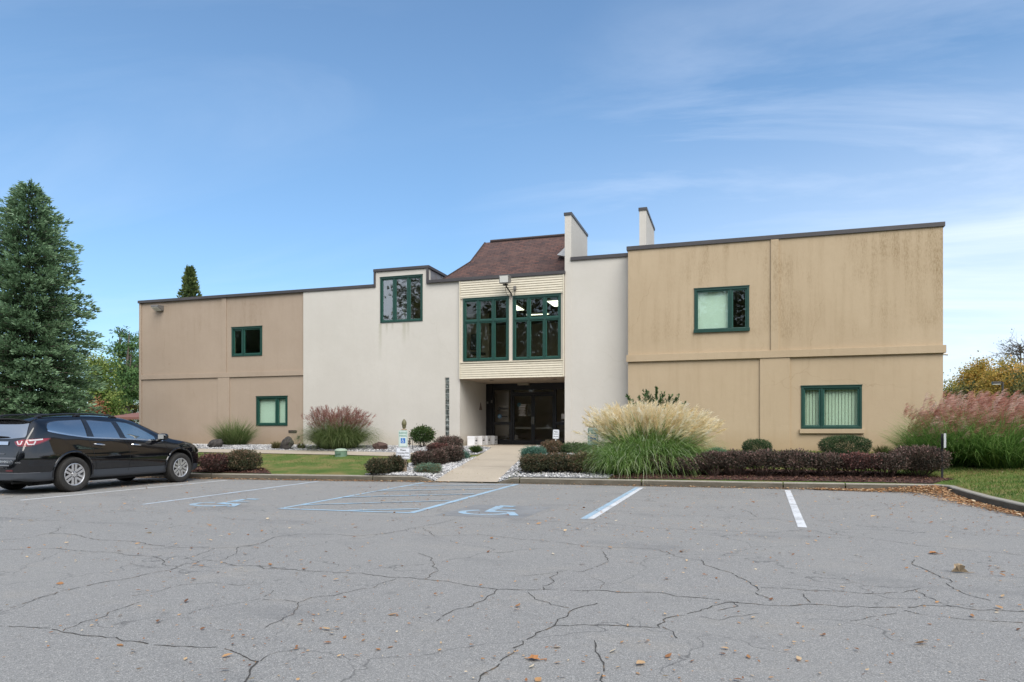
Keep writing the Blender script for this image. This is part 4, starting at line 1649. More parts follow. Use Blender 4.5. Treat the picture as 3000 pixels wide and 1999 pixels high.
q = on_y(1482, 860, BAYY)
t = empty('floodlight', q, 'square floodlight on a bent arm at the top of the cream siding', 'floodlight')
mb = MB()
c = on_y(1481, 821, BAYY - .45)
mb.prism([(BAYY - .62, c[2] - .15), (BAYY - .66, c[2] + .14), (BAYY - .36, c[2] + .17), (BAYY - .34, c[2] - .05), (BAYY - .42, c[2] - .13)], 0, c[0] - .19, c[0] + .19)
mb.build('housing', M_GREYM, t, bevel=.01)
mb = MB()
mb.prism([(BAYY - .635, c[2] - .12), (BAYY - .668, c[2] + .115), (BAYY - .660, c[2] + .116), (BAYY - .626, c[2] - .119)], 0, c[0] - .16, c[0] + .16)
mb.build('lens', M_LENS, t)
mb = MB()
mb.tube([(c[0], BAYY - .46, c[2] - .12), (c[0] + .02, BAYY - .40, c[2] - .24), (c[0] + .10, BAYY - .05, c[2] - .44), (c[0] + .10, BAYY - .03, c[2] - .52)], .028, 8)
mb.box(c[0] - .09, c[0] + .09, BAYY - .5, BAYY - .38, c[2] - .2, c[2] - .152)
mb.build('arm', M_BRONZE, t, smooth=True)
mb = MB()
mb.box(c[0] + .2, c[0] + .3, BAYY - .11, BAYY - .03, c[2] - .30, c[2] - .17)
mb.build('junction_box', M_GREYM, t)
mb = MB()
mb.tube([(c[0] - .03, BAYY - .4, c[2] - .25), (c[0] - .05, BAYY - .2, c[2] - .45), (c[0] + .08, BAYY - .05, c[2] - .66), (c[0] + .22, BAYY - .05, c[2] - .62), (c[0] + .26, BAYY - .06, c[2] - .3)], .008, 6)
mb.build('cable', M_INK, t)

q = on_y(470, 904, YT)
t = empty('wall_lamp', q, 'small angular wall lamp under the roof edge of the taupe wing', 'wall lamp')
mb = MB()
mb.prism([(YT - .001, q[2] - .12), (YT - .10, q[2] - .12), (YT - .36, q[2] + .02), (YT - .36, q[2] + .10), (YT - .001, q[2] + .12)], 0, q[0] - .2, q[0] + .2)
mb.build('housing', M_GREYM, t, bevel=.008)
mb = MB()
mb.prism([(YT - .12, q[2] - .118), (YT - .345, q[2] + .004), (YT - .36, q[2] - .006), (YT - .125, q[2] - .135)], 0, q[0] - .17, q[0] + .17)
mb.build('lens', M_LENS, t)

# triangular plaque on the return wall of the recess
_v = ray(1408, 1192)
q = CO + _v * (XR0 / _v[0])
t = empty('triangle_plaque', q, 'small brown triangular plaque on the side wall of the entrance recess', 'plaque')
mb = MB()
mb.prism([(q[1] - .17, q[2] - .14), (q[1] + .17, q[2] - .14), (q[1], q[2] + .19)], 0, XR0 + .001, XR0 + .012)
mb.build('plate', simple('plaque_brown', (.11, .075, .06), .6), t)
mb = MB()
mb.prism([(q[1] - .02, q[2] - .05), (q[1] + .02, q[2] - .05), (q[1] + .02, q[2] + .07), (q[1] - .02, q[2] + .07)], 0, XR0 + .0125, XR0 + .015)
mb.prism([(q[1] - .08, q[2] - .11), (q[1] + .08, q[2] - .11), (q[1] + .08, q[2] - .08), (q[1] - .08, q[2] - .08)], 0, XR0 + .0125, XR0 + .015)
mb.build('lettering', simple('plaque_pale', (.35, .28, .22), .6), t)

# security camera at the far corner of the tan wing
q = on_y(2770, 1035, YW)
t = empty('security_camera', (XWR + .02, YW + .3, q[2]), 'tiny white security camera under the band at the outer corner of the tan wing', 'camera')
mb = MB()
mb.tube([(XWR, YW + .3, q[2] + .03), (XWR + .07, YW + .3, q[2])], .018, 6)
mb.tube([(XWR + .06, YW + .3, q[2]), (XWR + .2, YW + .25, q[2] - .02)], .035, 8)
mb.build('body', M_WHITEP, t, smooth=True)

# things seen through the upper glass
for k, (px, py, yy, sx_, sy_, lb) in enumerate([
        (1512, 932, Y0 + 3.0, .16, 1.3, 'lit ceiling strip just inside the left half of the wide window'),
        (1634, 917, Y0 + 2.6, .30, 1.2, 'brightest lit ceiling panel by the outer upper pane of the wide window'),
        (1575, 952, Y0 + 5.0, .5, .14, 'thin lit ceiling strip deepest inside the room above the doors')]):
    q = on_y(px, py, yy)
    t = empty('ceiling_light', (q[0], yy, ZT - .63), lb, 'ceiling light', 'lit ceiling lamps behind the glass')
    mb = MB()
    mb.box(q[0] - sx_ - .03, q[0] + sx_ + .03, yy - sy_ / 2 - .03, yy + sy_ / 2 + .03, ZT - .70, ZT - .632)
    mb.build('frame', M_WHITEP, t)
    mb = MB()
    mb.box(q[0] - sx_, q[0] + sx_, yy - sy_ / 2, yy + sy_ / 2, ZT - .712, ZT - .7015)
    mb.build('diffuser', M_TUBE, t)
# office chair behind the bay glass
q = on_y(1392, 1050, Y0 + .9)
t = empty('office_chair', (q[0], Y0 + 1.0, 4.06), 'black office chair behind the lower pane of the bay window', 'chair')
mb = MB()
mb.add(*(lambda r_: (r_, [(0, 1, 3, 2), (4, 6, 7, 5), (0, 4, 5, 1), (2, 3, 7, 6), (0, 2, 6, 4), (1, 5, 7, 3)]))([(q[0] + x, Y0 + 1 + y, 4.06 + z) for (x, y, z) in ((-.24, -.04, .6), (.24, -.04, .6), (-.22, -.04, 1.22), (.22, -.04, 1.22), (-.24, .05, .6), (.24, .05, .6), (-.22, .03, 1.25), (.22, .03, 1.25))]))
mb.build('backrest', M_INK, t, bevel=.03)
mb = MB()
mb.box(q[0] - .25, q[0] + .25, Y0 + .98, Y0 + 1.46, 4.50, 4.58)
mb.build('seat', M_INK, t, bevel=.02)
mb = MB()
mb.tube([(q[0], Y0 + 1.22, 4.12), (q[0], Y0 + 1.22, 4.5)], .03, 8)
for k in range(5):
    a = k * 2 * PI / 5
    mb.tube([(q[0], Y0 + 1.22, 4.14), (q[0] + .28 * math.cos(a), Y0 + 1.22 + .28 * math.sin(a), 4.09)], .02, 6)
mb.build('base', M_GREYM, t)

# four white cartons by the recess wall
B6 = [(470, 612, 1152, 1262), (612, 672, 1140, 1252), (672, 730, 1130, 1245), (722, 776, 1124, 1238)]
lbs = ['white carton nearest the gravel in the row of four by the entrance', 'second white carton from the gravel in the row by the entrance',
       'third white carton from the gravel in the row by the entrance', 'white carton closest to the black door frame in the row']
ys = np.linspace(Y0 + .25, YB - .55, 4)
for k in range(4):
    x0 = XR0 + .22 + .03 * (k % 2)
    y0 = ys[k]
    zf = float(gz(x0, y0)) + .031
    t = empty('carton', (x0 + .15, y0 + .2, zf), lbs[k], 'box', 'white cartons by the entrance', rz=0)
    mb = MB()
    mb.box(x0, x0 + .3, y0, y0 + .42, zf, zf + .36)
    mb.build('box', M_CARD, t, bevel=.006)
    mb = MB()
    mb.box(x0 - .006, x0 + .306, y0 - .006, y0 + .426, zf + .29, zf + .372)
    mb.build('lid', M_CARD, t, bevel=.006)
    mb = MB()
    for (ya, yc, za, zc) in ((.10, .30, .17, .22), (.22, .26, .24, .28), (.12, .2, .08, .10)):
        mb.box(x0 + .3001, x0 + .3035, y0 + ya, y0 + yc, zf + za, zf + zc)
    mb.build('lettering', M_INK, t)
#@@PART4
# ------------------------------------------------------------------ parked car
pr_, pf_ = on_z(217.4, 1441.6), on_z(529.6, 1413.4)
ax = unit(pf_ - pr_)
CS = 1.052
side = np.array([ax[1], -ax[0], 0])
mid_ = (pr_ + pf_) / 2
org = mid_ - ax * 2.66 * CS - side * 0.985 * CS
car = empty('parked_car', org, 'black seven seat family car parked nose to the kerb at the far left', 'car', rz=math.atan2(ax[1], ax[0]))
car.scale = (CS, CS, CS)

m, nt, b, out = mat_new('car_paint')
n1 = noise(nt, geo_pos(nt), 3.0, 5, .7)
b.inputs['Base Color'].default_value = (.0045, .005, .007, 1)
b.inputs['Roughness'].default_value = .28
b.inputs['Specular IOR Level'].default_value = .0
b.inputs['Coat Weight'].default_value = 1.0
nt.links.new(maprange(nt, n1, .4, .7, .02, .09), b.inputs['Coat Roughness'])
M_CAR = m
M_CLAD = simple('car_cladding', (.042, .048, .058), .5)
M_WELL = simple('car_underside', (.008, .008, .008), .9)
M_TINT = simple('car_tinted_glass', (.012, .013, .016), .03, spec=.9, coat=1.0)
M_CLEAR = simple('car_side_glass', (.030, .050, .048), .02, spec=1.0, coat=1.0)
for m_ in (M_TINT, M_CLEAR):
    m_.node_tree.nodes['Principled BSDF'].inputs['Coat IOR'].default_value = 5.0
M_SEAM = simple('car_seam', (.004, .004, .004), .6)
M_CHROME = simple('chrome', (.74, .74, .75), .2, 1.0)
M_ALLOY = simple('alloy', (.62, .62, .63), .35, .75)
M_ALLOYD = simple('alloy_dark', (.035, .035, .037), .5, .3)
m, nt, b, out = mat_new('tyre')
n1 = noise(nt, coords(nt, 'Object', (1, 1, 1)), 20, 4)
nt.links.new(mixc(nt, n1, (.014, .014, .014), (.038, .035, .031)), b.inputs['Base Color'])
b.inputs['Roughness'].default_value = .85
M_TYRE = m
M_CAR.node_tree.nodes['Principled BSDF'].inputs['Coat IOR'].default_value = 1.7
M_RED = simple('lamp_red', (.28, .010, .016), .08, coat=1.0)
M_REDD = simple('lamp_red_dark', (.10, .004, .008), .1, coat=1.0)
M_CLR = simple('lamp_clear', (.62, .60, .60), .12, coat=1.0)
M_HEAD = simple('lamp_head', (.50, .48, .42), .12, coat=1.0)


def itp(x, xs, ys):
    return float(np.interp(x, xs, ys))


ZRX = [-.02, .03, .07, .12, .20, .30, .40, .48, .60, .90, 1.4, 2.0, 2.5, 2.8, 3.0, 3.25, 3.5, 3.75, 3.92, 4.05, 4.3, 4.6, 4.85, 5.0, 5.08, 5.13, 5.15]
ZRZ = [.60, .80, .98, 1.10, 1.26, 1.44, 1.60, 1.645, 1.665, 1.695, 1.72, 1.725, 1.705, 1.675, 1.635, 1.545, 1.43, 1.305, 1.215, 1.165, 1.125, 1.065, .985, .90, .80, .66, .56]
WX = [-.02, .03, .10, .25, .55, 1.1, 1.6, 2.4, 3.2, 3.7, 4.2, 4.6, 4.8, 4.95, 5.05, 5.12, 5.15]
WW = [.70, .80, .87, .935, .972, .992, .982, .978, .980, .985, .992, .965, .915, .84, .74, .60, .48]
BX = [0, .62, 1.08, 1.54, 2.47, 3.68, 4.2]
BZ = [1.36, 1.335, 1.25, 1.19, 1.15, 1.09, 1.07]
stations = [-.02, .005, .03, .07, .12, .20, .30, .40, .48, .60, .80, 1.0, 1.2, 1.4, 1.7, 2.0, 2.3, 2.6, 2.85, 3.05, 3.25, 3.45, 3.65, 3.80, 3.92, 4.05, 4.2, 4.4, 4.6, 4.75, 4.88, 4.98, 5.05, 5.10, 5.14, 5.15]
secs = []
for x in stations:
    zr, wv_, be = itp(x, ZRX, ZRZ), itp(x, WX, WW), itp(x, BX, BZ)
    t = min(max((zr - be) / .45, 0), 1)
    bl = min(be, zr - .05)
    zb = .26 + .10 * max(0, (x - 4.75) / .4) + .06 * max(0, (.4 - x) / .4)
    cap = lambda z, o_: min(z, zr - o_)
    P = [(0, zb), (.70 * wv_, zb), (.93 * wv_, zb + .01), (.965 * wv_, min(zb + .06, .36)), (.972 * wv_, cap(.465, .10)), (.978 * wv_, cap(.475, .095)),
         (.996 * wv_, cap(.64, .085)), (1.0 * wv_, cap(.80, .075)), (.984 * wv_, cap(.95, .066)), (.928 * wv_, bl - .0)]
    hood = [(.90 * wv_, zr - .030), (.74 * wv_, zr - .012), (.45 * wv_, zr - .002), (0, zr)]
    gh = [(.928 * wv_ - .095, be + .52 * (zr - .07 - be)), (.675 if x > .5 else .70, zr - .065), (.54, zr - .012), (0, zr)]
    P += [(h[0] * (1 - t) + g__[0] * t, h[1] * (1 - t) + g__[1] * t) for h, g__ in zip(hood, gh)]
    secs.append(P)
ns = len(secs[0])
vs, fs = [], []
for x, P in zip(stations, secs):
    for s_ in (1, -1):
        for (y, z) in P:
            vs.append((x, s_ * y, z))
for i in range(len(stations) - 1):
    for h in (0, 1):
        for j in range(ns - 1):
            a = i * 2 * ns + h * ns + j
            c = a + 2 * ns
            fs.append((a, c, c + 1, a + 1) if h == 1 else (a, a + 1, c + 1, c))
for i, fl_ in ((0, False), (len(stations) - 1, True)):
    o_ = i * 2 * ns
    for j in range(ns - 1):
        q = (o_ + j, o_ + ns + j, o_ + ns + j + 1, o_ + j + 1)
        fs.append(q if not fl_ else q[::-1])
bm = bmesh.new()
for v in vs:
    bm.verts.new(v)
bm.verts.ensure_lookup_table()
for f in fs:
    try:
        bm.faces.new([bm.verts[i] for i in f])
    except ValueError:
        pass
bmesh.ops.remove_doubles(bm, verts=bm.verts[:], dist=1e-4)
bmesh.ops.dissolve_degenerate(bm, edges=bm.edges[:], dist=1e-5)
bmesh.ops.recalc_face_normals(bm, faces=bm.faces[:])
me = bpy.data.meshes.new('body_cage')
bm.to_mesh(me)
bm.free()
me.materials.append(M_CAR)
me.materials.append(M_WELL)
cage = bpy.data.objects.new('body_cage', me)
COL.objects.link(cage)
ss = cage.modifiers.new('s', 'SUBSURF')
ss.levels = ss.render_levels = 2
dg = bpy.context.evaluated_depsgraph_get()
bvh = BVHTree.FromObject(cage, dg)
AXR, AXF, WZ = 1.15, 4.17, .385
cuts = []
for xx in (AXR, AXF):
    for s_ in (1, -1):
        cm = MB()
        cm.lathe([(.455, 0), (.455, .48)], (xx, .62 if s_ > 0 else -1.10, WZ + .035), axis='y', n=48)
        co_ = cm.build('cutter', [M_CAR, M_WELL])
        for pl in co_.data.polygons:
            pl.material_index = 1
        md = cage.modifiers.new('b', 'BOOLEAN')
        md.object = co_
        md.operation = 'DIFFERENCE'
        md.solver = 'EXACT'
        cuts.append(co_)
dg = bpy.context.evaluated_depsgraph_get()
full = bpy.data.meshes.new_from_object(cage.evaluated_get(dg))
for c in cuts + [cage]:
    bpy.data.objects.remove(c)


def split(me, name, test, mat):
    bm = bmesh.new()
    bm.from_mesh(me)
    bmesh.ops.delete(bm, geom=[f for f in bm.faces if not test(f)], context='FACES')
    m2 = bpy.data.meshes.new(name)
    bm.to_mesh(m2)
    bm.free()
    m2.materials.clear()
    m2.materials.append(mat)
    m2.polygons.foreach_set('material_index', [0] * len(m2.polygons))
    m2.polygons.foreach_set('use_smooth', [True] * len(m2.polygons))
    m2.set_sharp_from_angle(angle=math.radians(38))
    o = bpy.data.objects.new(name, m2)
    COL.objects.link(o)
    o.parent = car
    return o


is_clad = lambda f: f.material_index == 0 and f.calc_center_median().z < .468
split(full, 'body', lambda f: f.material_index == 0 and not is_clad(f), M_CAR)
split(full, 'lower_cladding', is_clad, M_CLAD)
for fx in (0, 1):
    for fy in (0, 1):
        split(full, 'wheel_well', lambda f: f.material_index == 1 and (f.calc_center_median().x > 2.6) == bool(fx) and (f.calc_center_median().y > 0) == bool(fy), M_WELL)


def hit(o, d):
    r_ = bvh.ray_cast(Vector(o), Vector(d))
    return r_[0], r_[1]


def side_pt(x, z, off, s_=-1):
    p, n = hit((x, s_ * 3, z), (0, -s_, 0))
    if p is None:
        return Vector((x, s_ * .9, z))
    n = n if n.y * s_ > 0 else -n
    return p + n * off


def rear_pt(y, z, off):
    p, n = hit((-3, y, z), (1, 0, 0))
    if p is None:
        return Vector((.5, y, z))
    n = n if n.x < 0 else -n
    return p + n * off


def diag_pt(u, z, off, s_=-1):
    r2 = math.sqrt(.5)
    o = Vector((u * r2 - 3, s_ * (u * r2 + 3), z))
    p, n = hit(o, (r2, -s_ * r2, 0))
    if p is None:
        return Vector((u * r2, s_ * u * r2, z))
    n = n if n.dot(Vector((r2, -s_ * r2, 0))) < 0 else -n
    return p + n * off


def front_pt(u, z, off, s_=-1):
    """u measured along the wrap-round of the front corner"""
    r2 = math.sqrt(.5)
    o = Vector((5.15 - u * r2 + 3, s_ * (u * r2 + 3), z))
    p, n = hit(o, (-r2, -s_ * r2, 0))
    if p is None:
        return Vector((5.0, s_ * .6, z))
    n = n if n.dot(Vector((-r2, -s_ * r2, 0))) < 0 else -n
    return p + n * off


def decal(mb, poly, fn, off, nu=14, nv=8, mi=0, **k):
    """fills a row-convex outline with a grid laid on the body, off metres proud of it"""
    zs = [p[1] for p in poly]
    z0, z1 = min(zs), max(zs)
    rows = []
    n = len(poly)
    for j in range(nv + 1):
        z = z0 + (z1 - z0) * min(max(j / nv, .002), .998)
        X = []
        for i in range(n):
            (xa, za), (xb, zb_) = poly[i], poly[(i + 1) % n]
            if (za - z) * (zb_ - z) <= 0 and abs(zb_ - za) > 1e-9:
                X.append(xa + (xb - xa) * (z - za) / (zb_ - za))
        a, c = min(X), max(X)
        rows.append([fn(a + (c - a) * i / nu, z, off, **k) for i in range(nu + 1)])
    V = [p for r_ in rows for p in r_]
    F = [(j * (nu + 1) + i, j * (nu + 1) + i + 1, (j + 1) * (nu + 1) + i + 1, (j + 1) * (nu + 1) + i) for j in range(nv) for i in range(nu)]
    mb.add(V, F, mi)


def strip(mb, line, wd, fn, off, seg=.06, mi=0, **k):
    L = []
    for (a, c) in zip(line[:-1], line[1:]):
        n = max(1, int(math.hypot(c[0] - a[0], c[1] - a[1]) / seg))
        L += [(a[0] + (c[0] - a[0]) * q / n, a[1] + (c[1] - a[1]) * q / n) for q in range(n)]
    L.append(line[-1])
    L = np.array(L)
    t = unit(np.gradient(L, axis=0))
    s_ = np.stack([-t[:, 1], t[:, 0]], 1) * wd / 2
    V = []
    for p, q in zip(L, s_):
        V += [fn(p[0] - q[0], p[1] - q[1], off, **k), fn(p[0] + q[0], p[1] + q[1], off, **k)]
    mb.add(V, [(2 * i, 2 * i + 1, 2 * i + 3, 2 * i + 2) for i in range(len(L) - 1)], mi)


def cpart(mb, name, mat, smooth=True, fixn=False, **k):
    return mb.build(name, mat, car, local=True, smooth=smooth, fixn=fixn, **k)


QW = [(.62, 1.345), (.598, 1.39), (.605, 1.44), (.65, 1.50), (.75, 1.538), (1.0, 1.565), (1.52, 1.590), (1.52, 1.212), (1.08, 1.272)]
RW = [(1.645, 1.582), (2.28, 1.578), (2.40, 1.168), (1.70, 1.203)]
FW = [(2.44, 1.560), (2.72, 1.528), (3.0, 1.43), (3.25, 1.302), (3.42, 1.196), (3.43, 1.125), (2.56, 1.163)]
SUR = [(.59, 1.34), (.575, 1.40), (.585, 1.46), (.63, 1.52), (.75, 1.56), (1.0, 1.587), (1.6, 1.608), (2.3, 1.600), (2.72, 1.556), (3.02, 1.455), (3.28, 1.322), (3.52, 1.19), (3.58, 1.108), (2.5, 1.150), (1.54, 1.193), (1.08, 1.25)]
M_PIL = simple('car_pillar_black', (.012, .012, .013), .15, coat=1.0)
for s_ in (-1, 1):
    sw_ = MB()
    decal(sw_, SUR, side_pt, .0025, 60, 14, s_=s_)
    cpart(sw_, 'window_surround', M_PIL)
for poly, mt in ((QW, M_TINT), (RW, M_TINT), (FW, M_CLEAR)):
    for s_ in (-1, 1):
        d_ = MB()
        decal(d_, poly, side_pt, .0055, 18, 12, s_=s_)
        cpart(d_, 'side_window', mt)
for s_ in (-1, 1):
    ch = MB()
    strip(ch, [(.60, 1.352), (.64, 1.334), (.85, 1.293), (1.08, 1.255), (1.54, 1.196), (2.47, 1.153), (3.66, 1.092)], .030, side_pt, .009, s_=s_)
    cpart(ch, 'chrome_trim', M_CHROME)
for s_ in (-1, 1):
    sm = MB()
    strip(sm, [(2.52, 1.14), (2.60, .95), (2.625, .75), (2.615, .55), (2.58, .39)], .009, side_pt, .002, s_=s_)
    strip(sm, [(1.545, 1.18), (1.60, 1.0), (1.66, .80), (1.70, .62), (1.705, .40)], .009, side_pt, .002, s_=s_)
    strip(sm, [(3.69, 1.075), (3.735, .90), (3.72, .70), (3.68, .48)], .009, side_pt, .002, s_=s_)
    strip(sm, [(1.545, 1.61), (1.54, 1.19)], .008, side_pt, .007, s_=s_)
    strip(sm, [(1.60, .47), (3.68, .472)], .008, side_pt, .003, s_=s_)
    cpart(sm, 'door_seam', M_SEAM)
for s_ in (-1, 1):
    for L_ in ([(1.80, .655), (2.59, .648)], [(2.645, .648), (3.60, .640)]):
        ml = MB()
        strip(ml, L_, .020, side_pt, .012, s_=s_)
        cpart(ml, 'side_moulding', M_CAR)
# clad mud-flap shapes ahead of and behind the wheels
for s_ in (-1, 1):
    cd = MB()
    decal(cd, [(1.60, .28), (1.735, .30), (1.70, .47), (1.60, .47)], side_pt, .006, 4, 4, s_=s_)
    cpart(cd, 'mud_guard', M_CLAD)
    cd = MB()
    decal(cd, [(3.62, .29), (3.70, .28), (3.755, .56), (3.72, .56)], side_pt, .006, 4, 6, s_=s_)
    cpart(cd, 'mud_guard', M_CLAD)
    cd = MB()
    decal(cd, [(.70, .56), (.715, .62), (.66, .36), (.61, .32), (.58, .46), (.66, .48)], side_pt, .006, 6, 6, s_=s_)
    cpart(cd, 'mud_guard', M_CLAD)

# flared arch lips
for xx in (AXR, AXF):
    for s_ in (-1, 1):
        lip = MB()
        A = np.linspace(math.radians(-8), math.radians(188), 40)
        L = []
        for a in A:
            p = side_pt(xx + .488 * math.cos(a), WZ + .035 + .488 * math.sin(a), 0, s_=s_)
            yv = p.y if abs(p.y) > .8 else s_ * .9
            L.append((xx + .470 * math.cos(a), yv - s_ * .004, WZ + .035 + .470 * math.sin(a)))
        lip.tube(L, [.026] * len(L), 8)
        cpart(lip, 'arch_lip', M_CAR, fixn=True)
# door handles
for xx, zz_ in ((1.80, 1.03), (2.81, 1.005)):
    for s_ in (-1, 1):
        h_ = MB()
        p0, p1 = side_pt(xx - .125, zz_ + .012, 0, s_=s_), side_pt(xx + .125, zz_ - .006, 0, s_=s_)
        out_ = Vector((0, s_, 0))
        pts_ = [p0 + out_ * .004, p0 + out_ * .035 + Vector((.02, 0, 0)), (p0 + p1) / 2 + out_ * .048, p1 + out_ * .035 - Vector((.02, 0, 0)), p1 + out_ * .004]
        h_.tube(pts_, [.014, .018, .02, .018, .014], 8)
        cpart(h_, 'door_handle', M_CHROME, fixn=True)
        cup = MB()
        decal(cup, [(xx - .03, zz_), (xx, zz_ - .035), (xx + .05, zz_ - .045), (xx + .1, zz_ - .02), (xx + .08, zz_ + .02), (xx, zz_ + .025)], side_pt, .003, 8, 6, s_=s_)
        cpart(cup, 'handle_recess', M_SEAM)
# mirrors
for s_ in (-1, 1):
    mr = MB()
    y0 = s_ * .97
    for (sx_, sy_, sz_, cx_, cy_, cz_) in ((.085, .125, .082, 3.50, 1.10, 1.20),):
        prof = [(math.sin(a), -math.cos(a)) for a in np.linspace(.05, PI - .05, 10)]
        bmv, bf = [], []
        for i, (r_, h) in enumerate(prof):
            for k in range(18):
                a = 2 * PI * k / 18
                qx = math.copysign(abs(math.cos(a)) ** .6, math.cos(a)) * r_ ** .7
                qz = math.copysign(abs(math.sin(a)) ** .6, math.sin(a)) * r_ ** .7
                bmv.append((cx_ + sx_ * qx, s_ * (cy_ + sy_ * h), cz_ + sz_ * qz))
        for i in range(len(prof) - 1):
            for k in range(18):
                bf.append((i * 18 + k, i * 18 + (k + 1) % 18, (i + 1) * 18 + (k + 1) % 18, (i + 1) * 18 + k))
        bf += [tuple(range(18)), tuple(range(9 * 18, 10 * 18))]
        mr.add(bmv, bf)
    mr.tube([(3.52, s_ * .90, 1.10), (3.52, s_ * 1.03, 1.14)], [.045, .035], 8)
    mo = cpart(mr, 'wing_mirror', M_CAR, fixn=True)
    mg = MB()
    mg.box(3.412, 3.418, s_ * 1.01, s_ * 1.19, 1.145, 1.255)
    o = cpart(mg, 'mirror_glass', simple('mirror_glass', (.09, .095, .10), .1, 1.0), smooth=False, fixn=True)
    o.parent = mo
# roof rails, antenna
for s_ in (-1, 1):
    rl = MB()
    zt = lambda x, y: hit((x, y, 3), (0, 0, -1))[0].z
    yr = s_ * .60
    L = [(.50, .0), (.56, .028), (.70, .045), (1.3, .052), (1.9, .050), (2.35, .040), (2.5, .02), (2.56, 0)]
    rl.tube([(x, yr, zt(x, yr) + h) for x, h in L], [.012, .020, .020, .018, .018, .020, .02, .012], 8)
    for x in (.60, 1.50, 2.42):
        rl.tube([(x - .08, yr, zt(x, yr) - .005), (x, yr, zt(x, yr) + .025), (x + .08, yr, zt(x, yr) + .005)], [.02, .03, .02], 8)
    cpart(rl, 'roof_rail', simple('rail_black', (.02, .02, .021), .35), fixn=True)
an = MB()
za = hit((.78, 0, 3), (0, 0, -1))[0].z
an.tube([(.84, 0, za - .01), (.76, 0, za + .05)], [.03, .012], 8)
an.tube([(.77, 0, za + .04), (.52, 0, za + .27)], [.008, .006], 6)
cpart(an, 'antenna', M_SEAM, fixn=True)
# rear: spoiler, glass, lamps, bars, plate
sp = MB()
for j in range(20):
    pass
Y_ = np.linspace(-.69, .69, 21)
V_ = []
for y in Y_:
    e = (abs(y) / .69) ** 3
    V_ += [(.56 - .02 * e, y, 1.668 - .035 * e - .012 * (y / .69) ** 2), (.26 + .10 * e, y, 1.615 - .07 * e), (.27 + .10 * e, y, 1.590 - .07 * e), (.46, y, 1.60 - .06 * e)]
sp.add(V_, [(i * 4 + k, i * 4 + (k + 1) % 4, (i + 1) * 4 + (k + 1) % 4, (i + 1) * 4 + k) for i in range(20) for k in range(4)] + [(3, 2, 1, 0), (80, 81, 82, 83)])
cpart(sp, 'roof_spoiler', M_CAR, fixn=True)
rg = MB()
decal(rg, [(-.60, 1.56), (.60, 1.56), (.68, 1.50), (.80, 1.25), (.78, 1.20), (.40, 1.175), (-.40, 1.175), (-.78, 1.20), (-.80, 1.25), (-.68, 1.50)], rear_pt, .006, 28, 12)
cpart(rg, 'rear_window', M_TINT)
wp = MB()
p0 = rear_pt(0, 1.16, .03)
wp.tube([p0, rear_pt(-.03, 1.21, .035), rear_pt(-.36, 1.205, .022)], [.022, .016, .008], 6)
wp.tube([rear_pt(.0, 1.145, .0), rear_pt(0, 1.165, .05)], .03, 8)
cpart(wp, 'rear_wiper', M_SEAM, fixn=True)
for s_ in (-1, 1):
    OUT = [(.50, 1.115), (.60, 1.150), (.80, 1.175), (1.10, 1.188), (1.04, 1.135), (.92, 1.075), (.78, 1.03), (.58, 1.025), (.54, 1.05)]
    d_ = MB()
    decal(d_, OUT, diag_pt, .010, 26, 10, s_=s_)
    tl = cpart(d_, 'tail_lamp', M_RED)
    d_ = MB()
    strip(d_, [(.50, 1.115), (.54, 1.05), (.58, 1.022), (.78, 1.027), (.92, 1.072), (1.04, 1.132), (1.10, 1.188)], .022, diag_pt, .013, s_=s_)
    strip(d_, [(.665, 1.028), (.70, 1.165)], .022, diag_pt, .014, s_=s_)
    cpart(d_, 'lamp_border', M_REDD).parent = tl
    d_ = MB()
    for (u0, u1) in ((.555, .645), (.725, .86)):
        strip(d_, [(u0 - .005, 1.125), (u0 + .025, 1.058), (u1 - .02, 1.062), (u1 + .005, 1.128)], .024, diag_pt, .0135, s_=s_)
    strip(d_, [(.76, 1.14), (.98, 1.165)], .03, diag_pt, .0125, s_=s_)
    cpart(d_, 'lamp_lens', M_CLR).parent = tl
d_ = MB()
decal(d_, [(-.40, 1.115), (.40, 1.115), (.43, 1.045), (-.43, 1.045)], rear_pt, .016, 16, 4)
cpart(d_, 'tailgate_bar', M_CHROME)
d_ = MB()
strip(d_, [(-.74, .770), (.74, .770)], .040, rear_pt, .010)
strip(d_, [(-.40, .862), (.40, .862)], .018, rear_pt, .010)
cpart(d_, 'tailgate_ledge', simple('ledge_grey', (.10, .105, .12), .35))
d_ = MB()
strip(d_, [(-.60, .625), (.60, .625)], .022, rear_pt, .008)
strip(d_, [(-.93, .47), (.93, .47)], .010, rear_pt, .012)
cpart(d_, 'bumper_line', simple('bumper_sheen', (.16, .17, .19), .3))
for s_ in (-1, 1):
    d_ = MB()
    decal(d_, [(s_ * .52, .505), (s_ * .70, .505), (s_ * .70, .535), (s_ * .52, .535)], rear_pt, .008, 6, 2)
    cpart(d_, 'reflector', M_REDD)
d_ = MB()
decal(d_, [(-.15, .88), (.15, .88), (.155, 1.03), (-.155, 1.03)], rear_pt, .022, 6, 6)
m, nt, b, out = mat_new('plate_yellow')
tcx = coords(nt, 'Object')
s3 = nt.nodes.new('ShaderNodeSeparateXYZ')
nt.links.new(tcx, s3.inputs[0])
r = ramp(nt, [(.0, (.62, .57, .40)), (1, (.62, .40, .03))], maprange(nt, s3.outputs[2], .89, 1.03))
nt.links.new(r.outputs[0], b.inputs['Base Color'])
b.inputs['Roughness'].default_value = .4
pl = cpart(d_, 'number_plate', m)
pp = rear_pt(0, .955, .026)
tx = text(car, '51', .085, (pp.x - .006, -.105, .955), M_INK, rot=(math.radians(78), 0, -PI / 2), local=True)
tx.parent = pl
p2 = rear_pt(-.50, .700, .012)
